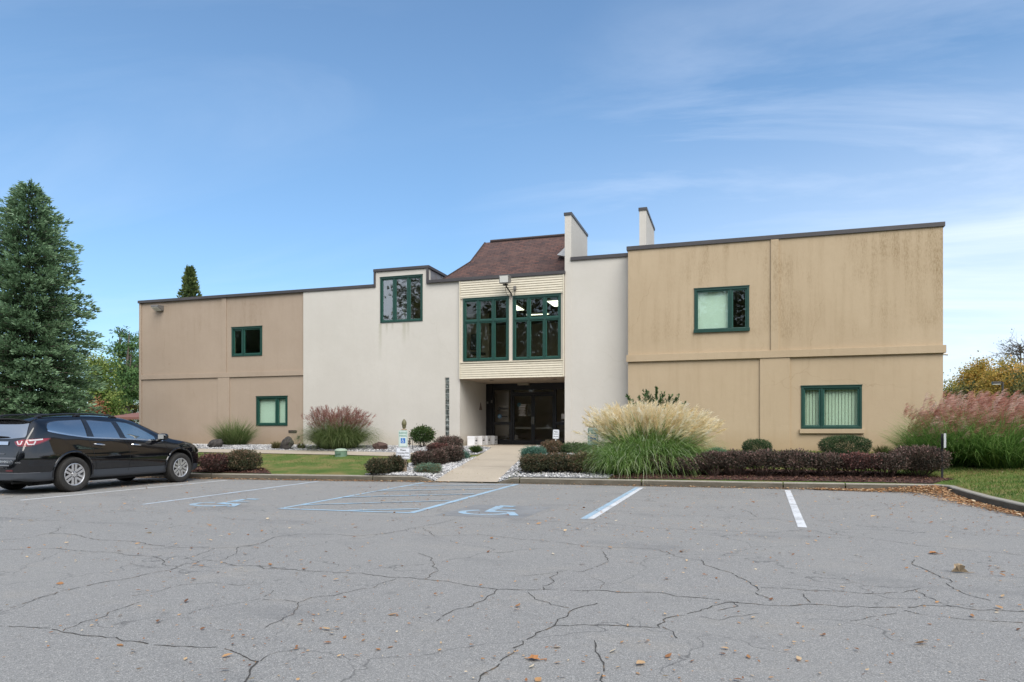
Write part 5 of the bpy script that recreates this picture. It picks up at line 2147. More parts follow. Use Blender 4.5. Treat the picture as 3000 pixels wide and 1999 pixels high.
tx = text(car, 'TRAVERSE LT', .062, (p2.x - .012, -.49, .705), M_CHROME, rot=(math.radians(86), 0, -PI / 2), local=True, ext=.002, bold=.0012, spacing=1.05)
tx = text(car, 'AWD', .045, (rear_pt(-.80, .69, 0).x - .014, -.80, .685), M_CHROME, rot=(PI / 2, 0, -PI / 2 + .45), local=True, ext=.002, bold=.001)
# front lamps, grille
for s_ in (-1, 1):
    d_ = MB()
    decal(d_, [(.52, .80), (.62, .905), (.92, 1.035), (1.02, 1.05), (.98, .98), (.86, .885), (.70, .79)], front_pt, .010, 18, 8, s_=s_)
    cpart(d_, 'headlamp', M_HEAD)
gr = MB()
gr.box(5.08, 5.135, -.46, .46, .55, .72)
gr.box(5.05, 5.10, -.60, .60, .76, .80)
cpart(gr, 'grille', M_SEAM, smooth=False, fixn=True)
wsn = MB()
rows = []
for j in range(11):
    x = 3.02 + (4.03 - 3.02) * j / 10
    hw = .60 + .17 * j / 10
    rows.append([hit((x + .0 - .10 * (abs(q) ** 2), q * hw, 3), (0, 0, -1))[0] + Vector((.004, 0, .005)) for q in np.linspace(-1, 1, 15)])
wsn.add([p for r_ in rows for p in r_], [(j * 15 + i, j * 15 + i + 1, (j + 1) * 15 + i + 1, (j + 1) * 15 + i) for j in range(10) for i in range(14)])
cpart(wsn, 'windscreen', M_TINT)
ub = MB()
ub.box(.55, 4.75, -.72, .72, .20, .30)
ub.tube([(.08, -.55, .27), (.5, -.55, .27)], .035, 10)
ub.tube([(.5, -.45, .26), (1.0, -.45, .27)], .10, 12)
ub.box(AXR - .06, AXR + .06, -.8, .8, .30, .42)
ub.box(AXF - .06, AXF + .06, -.8, .8, .30, .42)
cpart(ub, 'underside', M_WELL, smooth=False, fixn=True)
# wheels
for xx in (AXR, AXF):
    for s_ in (-1, 1):
        we = bpy.data.objects.new('wheel', None)
        COL.objects.link(we)
        we.parent = car
        we.location = (xx, s_ * .885, WZ)
        if s_ > 0:
            we.rotation_euler = (0, 0, PI)
        tb = MB()
        R_, T_ = .388, .125
        prof = [(.245, .105), (.262, .118), (.30, .128), (.345, .126), (.370, .112), (.384, .085), (.388, .04), (.388, -.04), (.384, -.085), (.370, -.112), (.345, -.126), (.30, -.128), (.262, -.118), (.245, -.105)]
        tb.lathe([(r_, -h) for r_, h in prof], (0, 0, 0), axis='y', n=56, closed=True)
        # tread blocks
        for k in range(60):
            a = 2 * PI * k / 60
            for yy in (-.09, -.03, .03, .09):
                a2 = a + (.04 if yy in (-.03, .09) else 0)
                ca, sa = math.cos(a2), math.sin(a2)
                rr_ = .392 if abs(yy) < .05 else .386
                tb.add([(rr_ * math.cos(a2 + d), yy + e, rr_ * math.sin(a2 + d)) for d, e in ((-.035, -.022), (.035, -.022), (.035, .022), (-.035, .022))], [(0, 1, 2, 3)])
        to = tb.build('tyre', M_TYRE, we, local=True, smooth=True, angle=50)
        rb = MB()
        rb.lathe([(.247, -.112), (.238, -.116), (.226, -.108), (.216, -.07), (.21, .09), (.247, .10)], (0, 0, 0), axis='y', n=48, closed=True)
        ro = rb.build('rim', M_ALLOY, we, local=True, smooth=True)
        bd = MB()
        bd.lathe([(.0, -.03), (.20, -.03), (.20, .02), (.0, .02)], (0, 0, 0), axis='y', n=36, closed=True)
        bd.build('brake_disc', M_ALLOYD, we, local=True, smooth=True)
        sb = MB()
        for k in range(6):
            a = k * PI / 3 + PI / 6 + (.12 if xx == AXF else 0)
            ca, sa = math.cos(a), math.sin(a)
            for off_ in (-.031, .031):
                def T(r_, w_, y):
                    return (r_ * ca - (w_ + off_ * (1 + .35 * (r_ / .24))) * sa, y, r_ * sa + (w_ + off_ * (1 + .35 * (r_ / .24))) * ca)
                w0, w1 = .0225, .027
                q = [T(.045, -w0, -.098), T(.045, w0, -.098), T(.236, w1, -.106), T(.236, -w1, -.106), T(.045, -w0, -.07), T(.045, w0, -.07), T(.236, w1, -.07), T(.236, -w1, -.07)]
                sb.add(q, [(0, 1, 2, 3), (4, 7, 6, 5), (0, 4, 5, 1), (1, 5, 6, 2), (2, 6, 7, 3), (3, 7, 4, 0)])
        sb.lathe([(.0, -.104), (.050, -.104), (.064, -.095), (.066, -.06), (0, -.06)], (0, 0, 0), axis='y', n=24, closed=True)
        sb.build('spokes', M_ALLOY, we, local=True, bevel=.003)
        nb_ = MB()
        for k in range(6):
            a = k * PI / 3 + (.12 if xx == AXF else 0)
            nb_.lathe([(.0, -.112), (.009, -.112), (.011, -.098), (0, -.098)], (.062 * math.cos(a), 0, .062 * math.sin(a)), axis='y', n=8, closed=True)
        nb_.build('wheel_nuts', M_ALLOYD, we, local=True)
#@@PART5
# ------------------------------------------------------------------ signs and small street furniture
M_SGREEN = simple('sign_green', (.03, .20, .13), .5)
M_SBLUE = simple('sign_blue', (.02, .16, .50), .5)
M_SIGNW = simple('sign_face', (.62, .70, .66), .4)
M_SIGNW2 = simple('sign_face_white', (.74, .76, .80), .4)


def rrect(x0, x1, z0, z1, r_, n=5):
    P = []
    for cx_, cz_, a0 in ((x1 - r_, z1 - r_, 0), (x0 + r_, z1 - r_, 90), (x0 + r_, z0 + r_, 180), (x1 - r_, z0 + r_, 270)):
        for k in range(n + 1):
            a = math.radians(a0 + 90 * k / n)
            P.append((cx_ + r_ * math.cos(a), cz_ + r_ * math.sin(a)))
    return P


def panel(t, name, x0, x1, z0, z1, y, face, border, bw=.008, inset=.012):
    mb = MB()
    mb.prism(rrect(x0, x1, z0, z1, .035), 1, y - .004, y)
    o = mb.build(name, face, t)
    ring = MB()
    A, B = rrect(x0 + inset, x1 - inset, z0 + inset, z1 - inset, .028), rrect(x0 + inset + bw, x1 - inset - bw, z0 + inset + bw, z1 - inset - bw, .022)
    n = len(A)
    ring.add([(p[0], y - .0052, p[1]) for p in A] + [(p[0], y - .0052, p[1]) for p in B], [(i, (i + 1) % n, (i + 1) % n + n, i + n) for i in range(n)])
    r_ = ring.build('border', border, t, fixn=False)
    r_.parent = o
    bo = MB()
    for zz in (z0 + inset + .03, z1 - inset - .03):
        bo.lathe([(.008, -.010), (.008, 0)], ((x0 + x1) / 2, y, zz), axis='y', n=10)
    b_ = bo.build('bolt', M_STEEL, t)
    b_.parent = o
    return o


def isa_sign(t, o, cx_, cz_, s, y):
    mb = MB()
    mb.prism([(cx_ - s / 2, cz_ - s / 2), (cx_ + s / 2, cz_ - s / 2), (cx_ + s / 2, cz_ + s / 2), (cx_ - s / 2, cz_ + s / 2)], 1, y - .0056, y - .0042)
    q = mb.build('blue_square', M_SBLUE, t)
    q.parent = o
    mb = MB()
    yy = y - .0064
    k = s / 1.0
    P = lambda u, v: (cx_ + u * k, yy, cz_ + v * k)
    A = np.linspace(math.radians(125), math.radians(350), 18)
    for a0, a1 in zip(A[:-1], A[1:]):
        mb.quad(P(-.05 + .19 * math.cos(a0), -.13 + .19 * math.sin(a0)), P(-.05 + .25 * math.cos(a0), -.13 + .25 * math.sin(a0)), P(-.05 + .25 * math.cos(a1), -.13 + .25 * math.sin(a1)), P(-.05 + .19 * math.cos(a1), -.13 + .19 * math.sin(a1)))

    def stroke(a, b_, wd):
        a, b_ = np.array(a), np.array(b_)
        tt = unit(b_ - a)
        s_ = np.array([-tt[1], tt[0]]) * wd / 2
        mb.quad(P(*(a - s_)), P(*(b_ - s_)), P(*(b_ + s_)), P(*(a + s_)))
    stroke((-.07, .25), (-.05, -.08), .08)
    stroke((-.07, -.06), (.16, -.06), .08)
    stroke((.14, -.04), (.26, -.28), .075)
    stroke((-.06, .10), (.14, .10), .06)
    mb.add([P(-.07 + .065 * math.cos(a), .34 + .065 * math.sin(a)) for a in np.linspace(0, 2 * PI, 13)[:-1]], [tuple(range(12))])
    q = mb.build('wheelchair_symbol', M_WHITEP, t, fixn=False)
    q.parent = o


def acorn(t, c, z):
    mb = MB()
    mb.lathe([(.038, 0), (.036, .05), (.055, .06), (.062, .09), (.045, .10), (.060, .115), (.072, .16), (.066, .215), (.040, .27), (.012, .30)], (c[0], c[1], z), n=16)
    mb.build('finial', simple('finial_olive', (.13, .12, .055), .5), t, smooth=True)


def face_scale(P):
    return FPX / depth_of(P)


P = on_g(1184, 1385)
s = face_scale(P)
zpx = lambda y, P_: CAM_H - (y - HOR) / face_scale(P_)
t = empty('parking_sign', P, 'wooden post with reserved parking and no smoking signs, left of the walk', 'sign')
mb = MB()
pw = 6.2 / s
mb.box(P[0] - pw, P[0] + pw, P[1] - pw, P[1] + pw, P[2] - .2, zpx(1257, P))
mb.build('post', M_WOOD, t, bevel=.01)
acorn(t, P, zpx(1259, P))
yS = P[1] - pw - .002
xa, xb = P[0] + (1168 - 1182.5) / s, P[0] + (1196.5 - 1182.5) / s
za, zb = zpx(1310, P), zpx(1261, P)
o = panel(t, 'reserved_panel', xa, xb, za, zb, yS, M_SIGNW, M_SGREEN)
cx_ = (xa + xb) / 2
for bd_, zz in (('RESERVED', 1269.3), ('PARKING', 1277.5)):
    q = text(t, bd_, .075, (cx_, yS - .0055, zpx(zz, P)), M_SGREEN, xs=.72, bold=.0006)
    q.location = tuple(np.array(q.location))
    q.parent = o
isa_sign(t, o, cx_, zpx(1291.5, P), 15 / s, yS)
xa, xb = P[0] + (1160 - 1182.5) / s, P[0] + (1205.5 - 1182.5) / s
za, zb = zpx(1345, P), zpx(1311, P)
o = panel(t, 'no_smoking_panel', xa, xb, za, zb, yS - .008, M_SIGNW2, M_INK)
for bd_, zz, sz, xs_ in (('Please', 1319, .072, 1), ('No Smoking Within', 1327.3, .062, .75), ('75 Feet of Doorway', 1336.2, .062, .75)):
    q = text(t, bd_, sz, ((xa + xb) / 2, yS - .0135, zpx(zz, P)), M_INK, xs=xs_, bold=.0008)
    q.parent = o

# second accessible sign half hidden in the plume grass
P = on_g(1742, 1352)
P = at_depth(1742, 1352, depth_of(on_g(1742, 1368)))
P[2] = float(gz(P[0], P[1]))
s = face_scale(P)
t = empty('parking_sign', P, 'pale reserved parking sign half hidden by beige plume grass', 'sign')
pw = 6 / s
mb = MB()
mb.box(P[0] - pw, P[0] + pw, P[1] - pw, P[1] + pw, P[2] - .2, zpx(1250, P))
mb.build('post', M_WOOD, t, bevel=.01)
acorn(t, P, zpx(1252, P))
yS = P[1] - pw - .002
o = panel(t, 'reserved_panel', P[0] - 19 / s, P[0] + 12 / s, zpx(1304, P), zpx(1253, P), yS, M_SIGNW, M_SGREEN)
for bd_, zz in (('RESERVED', 1262), ('PARKING', 1270)):
    q = text(t, bd_, .075, (P[0] - 3.5 / s, yS - .0055, zpx(zz, P)), M_SGREEN, xs=.78, bold=.0006)
    q.parent = o
isa_sign(t, o, P[0] - 3.5 / s, zpx(1284, P), 17 / s, yS)

# small no smoking sign on a white stake
P = on_g(1631, 1316)
P[1] -= .2
s = face_scale(P)
t = empty('stake_sign', P, 'small tilted white no smoking sign on a thin stake by the entrance shrubs', 'sign')
mb = MB()
mb.box(P[0] - .012, P[0] + .012, P[1], P[1] + .012, P[2] - .1, zpx(1284, P))
mb.build('stake', M_WHITEP, t)
xa, xb, za, zb = P[0] - 9.3 / s, P[0] + 9.3 / s, zpx(1286, P), zpx(1259, P)
o = panel(t, 'panel', xa, xb, za, zb, P[1] - .003, M_SIGNW2, M_INK, bw=.005)
for bd_, zz, sz, xs_ in (('Please', 1265.5, .062, .9), ('No Smoking Within', 1272, .048, .44), ('75 Feet of Doorway', 1279, .048, .44)):
    q = text(t, bd_, sz, (P[0], P[1] - .0085, zpx(zz, P)), M_INK, xs=xs_, bold=.001)
    q.parent = o
t.rotation_euler = (0, math.radians(2.5), 0)

# marker post seen nearly edge on
P = on_g(2760, 1404)
s = face_scale(P)
t = empty('marker_post', P, 'thin black marker post with a white sign seen edge on', 'post')
mb = MB()
mb.box(P[0] - .022, P[0] + .022, P[1] - .02, P[1] + .02, P[2] - .2, zpx(1271, P))
mb.build('post', M_INK, t)
mb = MB()
a = math.radians(68)
u = np.array([math.cos(a), math.sin(a)]) * .16
nv = np.array([-math.sin(a), math.cos(a)]) * .003
cxy = P[:2] + np.array([.055, -.03])
zs_ = (zpx(1312, P), zpx(1270, P))
V8 = [(*(cxy + i * u + j * nv), z) for z in zs_ for i, j in ((-1, -1), (1, -1), (1, 1), (-1, 1))]
mb.add(V8, [(0, 3, 2, 1), (4, 5, 6, 7), (0, 1, 5, 4), (1, 2, 6, 5), (2, 3, 7, 6), (3, 0, 4, 7)])
mb.build('panel', simple('marker_grey', (.55, .56, .58), .5), t)

# green utility cover
P = on_g(999, 1337)
s = face_scale(P)
rr_ = 18.5 / s
hh = 23 / s
t = empty('utility_cover', P, 'low round green utility cover at the edge of the lawn', 'utility cover')
mb = MB()
mb.lathe([(rr_ * .96, -.1), (rr_ * .96, hh * .62), (rr_ * .97, hh * .66)], P, n=36)
mb.build('drum', simple('utility_green', (.15, .24, .17), .6), t, smooth=True)
mb = MB()
mb.lathe([(rr_ * 1.02, hh * .662), (rr_ * 1.02, hh * .76), (rr_ * .94, hh * .84), (rr_ * .6, hh * .97), (0.02, hh)], P, n=36)
mb.build('lid', simple('utility_lid', (.30, .38, .29), .6), t, smooth=True)
mb = MB()
mb.box(P[0] - .1, P[0] + .1, P[1] - rr_ * 1.0 - .01, P[1] - rr_ * .9, P[2] + hh * .25, P[2] + hh * .5)
mb.build('hatch', simple('utility_dark', (.10, .17, .12), .6), t)

# lantern on a hook
P = on_g(1206, 1317)
s = face_scale(P)
t = empty('hook_lantern', P, 'small dark lantern hanging from a thin shepherd hook beside the round green shrub', 'lantern')
mb = MB()
L = [(P[0] + .03, P[1], P[2] - .1), (P[0] + .03, P[1], zpx(1288, P))]
for a in np.linspace(0, PI, 9):
    L.append((P[0] - .03 + .06 * math.cos(a), P[1], zpx(1288, P) + .06 * math.sin(a)))
mb.tube(L, .009, 6)
mb.build('hook', M_INK, t)
mb = MB()
lx_ = P[0] - .09
zc = zpx(1294, P)
mb.tube([(lx_, P[1], zc + .10), (lx_, P[1], zc + .05)], .006, 6)
mb.lathe([(.01, .06), (.05, .03), (.055, 0), (.02, -.02), (.05, -.05), (.055, -.09), (.02, -.12)], (lx_, P[1], zc), n=12)
mb.tube([(lx_, P[1], zc - .12), (lx_, P[1], P[2])], .008, 6)
mb.build('lamp', M_BRONZE, t, smooth=True)


# rocks
def rock(px0, px1, py0, py1, label, col, seed, tilt=0.0):
    P = on_g((px0 + px1) / 2, py1 - 1)
    s = face_scale(P)
    w_, h_ = (px1 - px0) / s / 2, (py1 - py0) / s
    bm = bmesh.new()
    bmesh.ops.create_icosphere(bm, subdivisions=4, radius=1)
    r_ = random.Random(seed)
    from mathutils import noise as mn
    so_ = Vector((r_.uniform(0, 50), r_.uniform(0, 50), 0))
    planes = [(Vector((r_.gauss(0, 1), r_.gauss(0, 1), r_.gauss(0.3, 1))).normalized(), r_.uniform(.62, .9)) for _ in range(12)]
    for v in bm.verts:
        p = v.co.copy()
        for n_, d_ in planes:
            e = p.dot(n_) - d_
            if e > 0:
                p -= n_ * e
        p *= 1 + .13 * mn.noise(p * 2.2 + so_) + .06 * mn.noise(p * 6 + so_) + .03 * mn.noise(p * 13 + so_)
        v.co = Vector((p.x * w_ * 1.12, p.y * w_ * .75, (p.z + .72) * h_ * .64 + tilt * p.x * h_))
    me = bpy.data.meshes.new('rock')
    bm.to_mesh(me)
    bm.free()
    me.materials.append(col)
    o = bpy.data.objects.new('rock', me)
    o.location = tuple(P)
    COL.objects.link(o)
    me.polygons.foreach_set('use_smooth', [True] * len(me.polygons))
    me.set_sharp_from_angle(angle=math.radians(28))
    tag(o, label, 'rock')


M_RK1 = bark('rock_dark', (.028, .025, .024), (.075, .066, .060))
M_RK2 = bark('rock_brown', (.055, .030, .024), (.12, .075, .06))
rock(817, 863, 1285, 1318, 'dark grey peaked rock below the wall grille', M_RK1, 4, .15)
rock(1088, 1138, 1297, 1319, 'low reddish brown rock on the gravel before the white wall', M_RK2, 9, -.1)
rock(606, 655, 1286, 1312, 'mottled dark rock beside the green grass clump', M_RK1, 12, 0)

# ------------------------------------------------------------------ shrubs
T_BARB = mat_tint('leaf_barberry', [(0, (.022, .024, .018)), (.3, (.062, .056, .040)), (.55, (.115, .080, .062)), (.8, (.19, .115, .10)), (1, (.36, .22, .19))], .5, .15)
T_BARBR = mat_tint('leaf_barberry_red', [(0, (.03, .024, .020)), (.4, (.085, .050, .043)), (.7, (.16, .070, .060)), (1, (.32, .13, .11))], .5, .15)
T_BARBG = mat_tint('leaf_barberry_green', [(0, (.022, .032, .018)), (.4, (.060, .072, .036)), (.7, (.115, .090, .050)), (1, (.25, .15, .10))], .5, .2)
T_BOX = mat_tint('leaf_yew', [(0, (.012, .028, .012)), (.5, (.030, .066, .024)), (1, (.085, .14, .05))], .45, .1)
T_GREEN = mat_tint('leaf_green', [(0, (.025, .05, .015)), (.5, (.06, .11, .03)), (.85, (.11, .15, .045)), (1, (.17, .13, .05))], .5, .25)
T_LIGHT = mat_tint('leaf_variegated', [(0, (.02, .045, .018)), (.5, (.05, .09, .03)), (.85, (.14, .18, .09)), (1, (.30, .33, .20))], .5, .2)
T_JUN = mat_tint('leaf_juniper', [(0, (.03, .085, .065)), (.5, (.075, .17, .125)), (1, (.18, .30, .23))], .7, .1)
T_JUNB = mat_tint('leaf_juniper_brown', [(0, (.10, .045, .025)), (.3, (.17, .11, .05)), (.55, (.09, .15, .09)), (1, (.20, .32, .24))], .7, .1)


def shrub(box, label, mat, name='barberry_shrub', cat='shrub', n=4200, leaf=.050, boxy=2.8, lump=.12, group=None, stems=9, bare=.22, rdep=1.0, seed=0, twig=M_TWIG, tintbase=.35, updir=.3, asp=.55):
    px0, px1, py0, py1 = box
    rng = np.random.default_rng(seed + int(px0))
    P = on_g((px0 + px1) / 2, py1)
    s = face_scale(P)
    rx = (px1 - px0) / s / 2
    h = (py1 - py0) / s
    ry = rx * rdep
    P = P + np.array([0, ry * .55, 0])
    P[2] = float(gz(P[0], P[1]))
    h = CAM_H - (py0 + (11 if bare > .25 else 5) - HOR) / face_scale(P) - P[2]
    t = empty(name, P, label, cat, group)
    D = rdir(n, rng)
    e = boxy
    k = (np.abs(D[:, 0]) ** e + np.abs(D[:, 1]) ** e + np.abs(D[:, 2]) ** e) ** (-1 / e)
    # lumpy outline
    fr = rng.normal(size=(9, 3)) * 3.2
    ph = rng.uniform(0, 6.3, 9)
    L = sum(np.sin(D @ f + p_) for f, p_ in zip(fr, ph)) / 9 * 2.0
    rad = k * (1 + lump * L)
    depth = rng.random(n) ** 2.2
    r_ = rad * (1 - .55 * depth)
    C = D * r_[:, None]
    zc = h * (bare + (1 - bare) * .5)
    zr_ = h * (1 - bare) * .5
    C = C / np.array([1.03, 1.03, 1.03])
    C = np.stack([C[:, 0] * rx, C[:, 1] * ry, C[:, 2] * zr_ + zc], 1)
    # sprigs sticking out
    C += rng.normal(0, leaf * .6, C.shape)
    drop = (C[:, 2] < h * bare * rng.uniform(.6, 1.6, n))
    C = C[~drop]
    Dk = D[~drop]
    U = Dk + rng.normal(0, .7, C.shape) + np.array([0, 0, updir])
    m_ = len(C)
    V, F = leaves(C, U, rng.uniform(.7, 1.3, m_) * leaf, rng.uniform(.8, 1.2, m_) * leaf * asp, .12, rng)
    V = V + P[None].astype(float)
    patch = sum(np.sin(Dk @ (f * 1.3) + p_) for f, p_ in zip(fr[:4], ph[:4])) / 4
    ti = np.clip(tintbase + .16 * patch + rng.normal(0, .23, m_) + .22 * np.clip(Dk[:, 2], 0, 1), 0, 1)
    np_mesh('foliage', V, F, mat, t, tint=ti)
    sb = MB()
    for k_ in range(stems):
        a = rng.uniform(0, 2 * PI)
        q = rng.uniform(.35, .85)
        b0 = P + np.array([math.cos(a) * rx * .12, math.sin(a) * ry * .12, -.05])
        e_ = P + np.array([math.cos(a) * rx * q, math.sin(a) * ry * q, h * rng.uniform(.45, .85)])
        m2 = (b0 + e_) / 2 + np.array([math.cos(a) * rx * .12, math.sin(a) * ry * .12, -h * .06])
        sb.tube([b0, m2, e_], [.014, .010, .005], 5)
        for _ in range(3):
            f_ = m2 + (e_ - m2) * rng.random()
            sb.tube([f_, f_ + np.array([rng.normal(0, rx * .25), rng.normal(0, ry * .25), h * rng.uniform(-.05, .25)])], [.006, .003], 4)
    if stems:
        sb.build('stems', twig, t, fixn=False)
    return t


GH = 'barberry hedge along the right kerb'
hx = [(1880, 1968, 1330, 1394, 'dark barberry at the foot of the beige plume grass'), (1966, 2056, 1335, 1398, 'barberry left of the gap with lawn showing, next to the plume grass'),
      (2052, 2118, 1318, 1399, 'low loose barberry just right of the plume grass end of the hedge'), (2108, 2200, 1314, 1399, 'barberry in front of the small dark yew ball, its left neighbour'),
      (2192, 2296, 1312, 1400, 'barberry directly below the small dark yew ball'), (2284, 2384, 1313, 1401, 'barberry under the left jamb of the lower tan wing window'),
      (2374, 2472, 1321, 1401, 'barberry in front of the left half of the wide clipped yew'), (2462, 2562, 1321, 1402, 'red topped barberry in front of the right half of the wide clipped yew'),
      (2552, 2652, 1322, 1403, 'barberry beside the tall round end bush of the hedge')]
for k, (a, b_, c, d_, lb) in enumerate(hx):
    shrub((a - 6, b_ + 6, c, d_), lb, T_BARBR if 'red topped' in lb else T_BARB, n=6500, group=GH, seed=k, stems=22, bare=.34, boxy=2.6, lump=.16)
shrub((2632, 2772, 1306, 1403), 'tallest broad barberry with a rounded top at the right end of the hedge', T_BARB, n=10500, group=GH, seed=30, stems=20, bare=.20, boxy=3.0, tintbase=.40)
# left of the walk
GL = 'dark barberry bushes left of the walk'
for k, (bx_, lb) in enumerate([((1069, 1139, 1343, 1393), 'boxy barberry nearest the lawn and kerb, left of the sign post'), ((1131, 1181, 1332, 1387), 'barberry half behind the no smoking sign post'),
                               ((1200, 1264, 1321, 1369), 'barberry just right of the no smoking panel'), ((1254, 1302, 1316, 1365), 'barberry between the sign post bush and the tall blue green juniper'),
                               ((1284, 1348, 1305, 1358), 'largest barberry left of the walk, by the small juniper'), ((1248, 1312, 1297, 1328), 'low reddish barberry behind the others, right of the round green shrub'),
                               ((1270, 1347, 1276, 1324), 'rearmost barberry under the glass block strip')]):
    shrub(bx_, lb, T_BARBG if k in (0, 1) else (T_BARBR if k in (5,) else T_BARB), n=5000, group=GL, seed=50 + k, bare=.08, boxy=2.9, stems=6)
# by the car
shrub((655, 741, 1317, 1385), 'rounded barberry on mulch between the car nose and the lawn', T_BARBG, n=6500, seed=70, bare=.10, boxy=2.6, stems=10, tintbase=.5)
shrub((560, 668, 1327, 1388), 'sparse reddish barberry right against the car nose', T_BARBR, n=6000, seed=71, bare=.2, boxy=2.4, stems=16, lump=.2)
# right of the walk
shrub((1521, 1604, 1330, 1389), 'greenish barberry closest to the walk on its right side', T_BARBG, n=6500, seed=80, bare=.10, boxy=3.2, stems=10, tintbase=.42)
shrub((1592, 1672, 1328, 1388), 'greenish barberry in the middle of the short hedge right of the walk', T_BARBG, n=6000, seed=81, bare=.12, boxy=3.2, stems=10, tintbase=.42)
shrub((1660, 1748, 1327, 1389), 'greenish barberry beside the beige plume grass in the short hedge', T_BARBG, n=6500, seed=82, bare=.10, boxy=3.2, stems=10, tintbase=.5)
shrub((1582, 1648, 1289, 1330), 'reddish and green mound below the small stake sign', T_BARBG, n=4500, seed=83, bare=.0, boxy=2.2, stems=4, tintbase=.62)
shrub((1632, 1726, 1296, 1330), 'low glossy green shrub with pale leaf flecks below the fin wall', T_LIGHT, 'broadleaf_shrub', n=4800, seed=84, bare=.0, boxy=2.4, stems=4, leaf=.05)
# junipers and yews
shrub((1524, 1592, 1308, 1345), 'blue green juniper spilling beside the entrance walk', T_JUN, 'juniper', n=5000, leaf=.06, asp=.28, seed=90, bare=0, boxy=2.2, stems=0)
shrub((1333, 1370, 1320, 1347), 'small upright blue green juniper by the cross path', T_JUN, 'juniper', n=2600, leaf=.05, asp=.28, seed=91, bare=0, boxy=2.0, stems=0)
shrub((1211, 1283, 1358, 1388), 'spreading juniper with brown skirts on the front gravel', T_JUNB, 'juniper', n=4500, leaf=.055, asp=.28, seed=92, bare=0, boxy=2.0, stems=0, tintbase=.5)
shrub((2072, 2128, 1311, 1340), 'blue grey juniper behind the right edge of the plume grass', T_JUN, 'juniper', n=3200, leaf=.055, asp=.28, seed=93, bare=0, boxy=2.0, stems=0)
shrub((2178, 2259, 1284, 1337), 'small dark clipped yew ball before the tan wall', T_BOX, 'clipped_yew', n=9000, leaf=.035, asp=.4, seed=94, bare=0, boxy=2.5, lump=.05, stems=0)
shrub((2411, 2549, 1273, 1340), 'wide dark clipped yew under the lower tan wing window', T_BOX, 'clipped_yew', n=15000, leaf=.038, asp=.4, seed=95, bare=0, boxy=2.7, lump=.05, stems=0)
shrub((1200, 1262, 1248, 1312), 'round green shrub on a short stem against the white wall', T_GREEN, 'round_shrub', n=2600, leaf=.075, asp=.6, seed=96, bare=.24, boxy=2.3, lump=.14, stems=10)


def yew_sprays():
    rng = np.random.default_rng(123)
    P = on_y(1916, 1330, YW - 1.0)
    P[2] = float(gz(P[0], P[1]))
    t = empty('spreading_yew', P, 'loose dark green yew with arching sprays behind the beige plume grass', 'shrub')
    br, C, U = MB(), [], []
    for (px, py, dy) in [(1838, 1164, -.2), (1850, 1178, .2), (1872, 1168, 0), (1890, 1158, .3), (1902, 1150, -.3), (1924, 1143, 0), (1940, 1160, .3), (1962, 1170, -.3), (1985, 1166, .1), (2004, 1186, 0), (1995, 1196, -.3), (1862, 1190, -.4), (1930, 1176, -.5)]:
        e = on_y(px, py, P[1] + dy)
        m = P + (e - P) * .6 + np.array([0, 0, .16])
        L = [P + (m - P) * f for f in (0, .5)] + [m, m + (e - m) * .5 + np.array([0, 0, .03]), e]
        br.tube(L, [.03, .025, .018, .010, .004], 6)
        ax_ = unit(e - m)
        sd_ = unit(np.cross(ax_, [0, 0, 1.0]))
        for k in range(40):
            f = rng.uniform(-.5, 1)
            b0 = m + (e - m) * f
            d = unit(ax_ * .7 + sd_ * rng.choice([-1, 1]) * rng.uniform(.4, 1) + np.array([0, 0, rng.normal(.25, .35)]))
            ln = rng.uniform(.12, .30) * (1.15 - .5 * max(f, 0))
            for q in range(11):
                C.append(b0 + d * ln * q / 11)
                U.append(d + rng.normal(0, .55, 3))
    C, U = np.array(C), np.array(U)
    V, F = leaves(C, U, rng.uniform(.06, .11, len(C)), .032, .05, rng)
    np_mesh('foliage', V, F, mat_tint('leaf_dark_yew', [(0, (.015, .04, .015)), (.5, (.045, .10, .03)), (1, (.12, .20, .07))], .5, .15), t, tint=rng.random(len(C)))
    br.build('stems', M_TWIG, t, fixn=False)


yew_sprays()


def tuft(box, label, mat, n=120, name='grass_tuft', seed=0, wid=.012, cat='plant'):
    px0, px1, py0, py1 = box
    rng = np.random.default_rng(seed)
    P = on_g((px0 + px1) / 2, py1)
    s = face_scale(P)
    R_, h = (px1 - px0) / s / 2, (py1 - py0) / s
    t = empty(name, P, label, cat)
    ph = rng.uniform(0, 2 * PI, n)
    lean = rng.uniform(.15, 1.15, n)
    D = np.stack([np.cos(ph) * np.sin(lean), np.sin(ph) * np.sin(lean), np.cos(lean)], 1)
    C = P + np.stack([np.cos(ph), np.sin(ph), 0 * ph], 1) * rng.uniform(0, R_ * .2, n)[:, None]
    V, F = leaves(C, D, np.minimum(h / np.cos(lean * .7), R_ / np.maximum(np.sin(lean), .2)) * rng.uniform(.7, 1.1, n), wid, .03, rng)
    np_mesh('blades', V, F, mat, t, tint=rng.random(n))
    return t


T_BROWNG = mat_tint('tuft_brown', [(0, (.07, .05, .025)), (.5, (.10, .11, .04)), (1, (.20, .15, .08))], .7, .2)
tuft((792, 826, 1292, 1316), 'brownish grass tuft left of the peaked rock', T_BROWNG, 260, seed=1, wid=.02)
tuft((868, 896, 1297, 1316), 'small greenish tuft right of the peaked rock by the wall corner', T_BROWNG, 220, seed=2, wid=.02)
tuft((1372, 1417, 1304, 1327), 'small dark green plant on the gravel beside the cartons', T_GREEN, 330, name='low_plant', seed=3, wid=.03)
tuft((2556, 2612, 1302, 1334), 'spiky dark plant between the wide yew and the hedge end', T_BROWNG, 140, name='spiky_plant', seed=4, wid=.03)


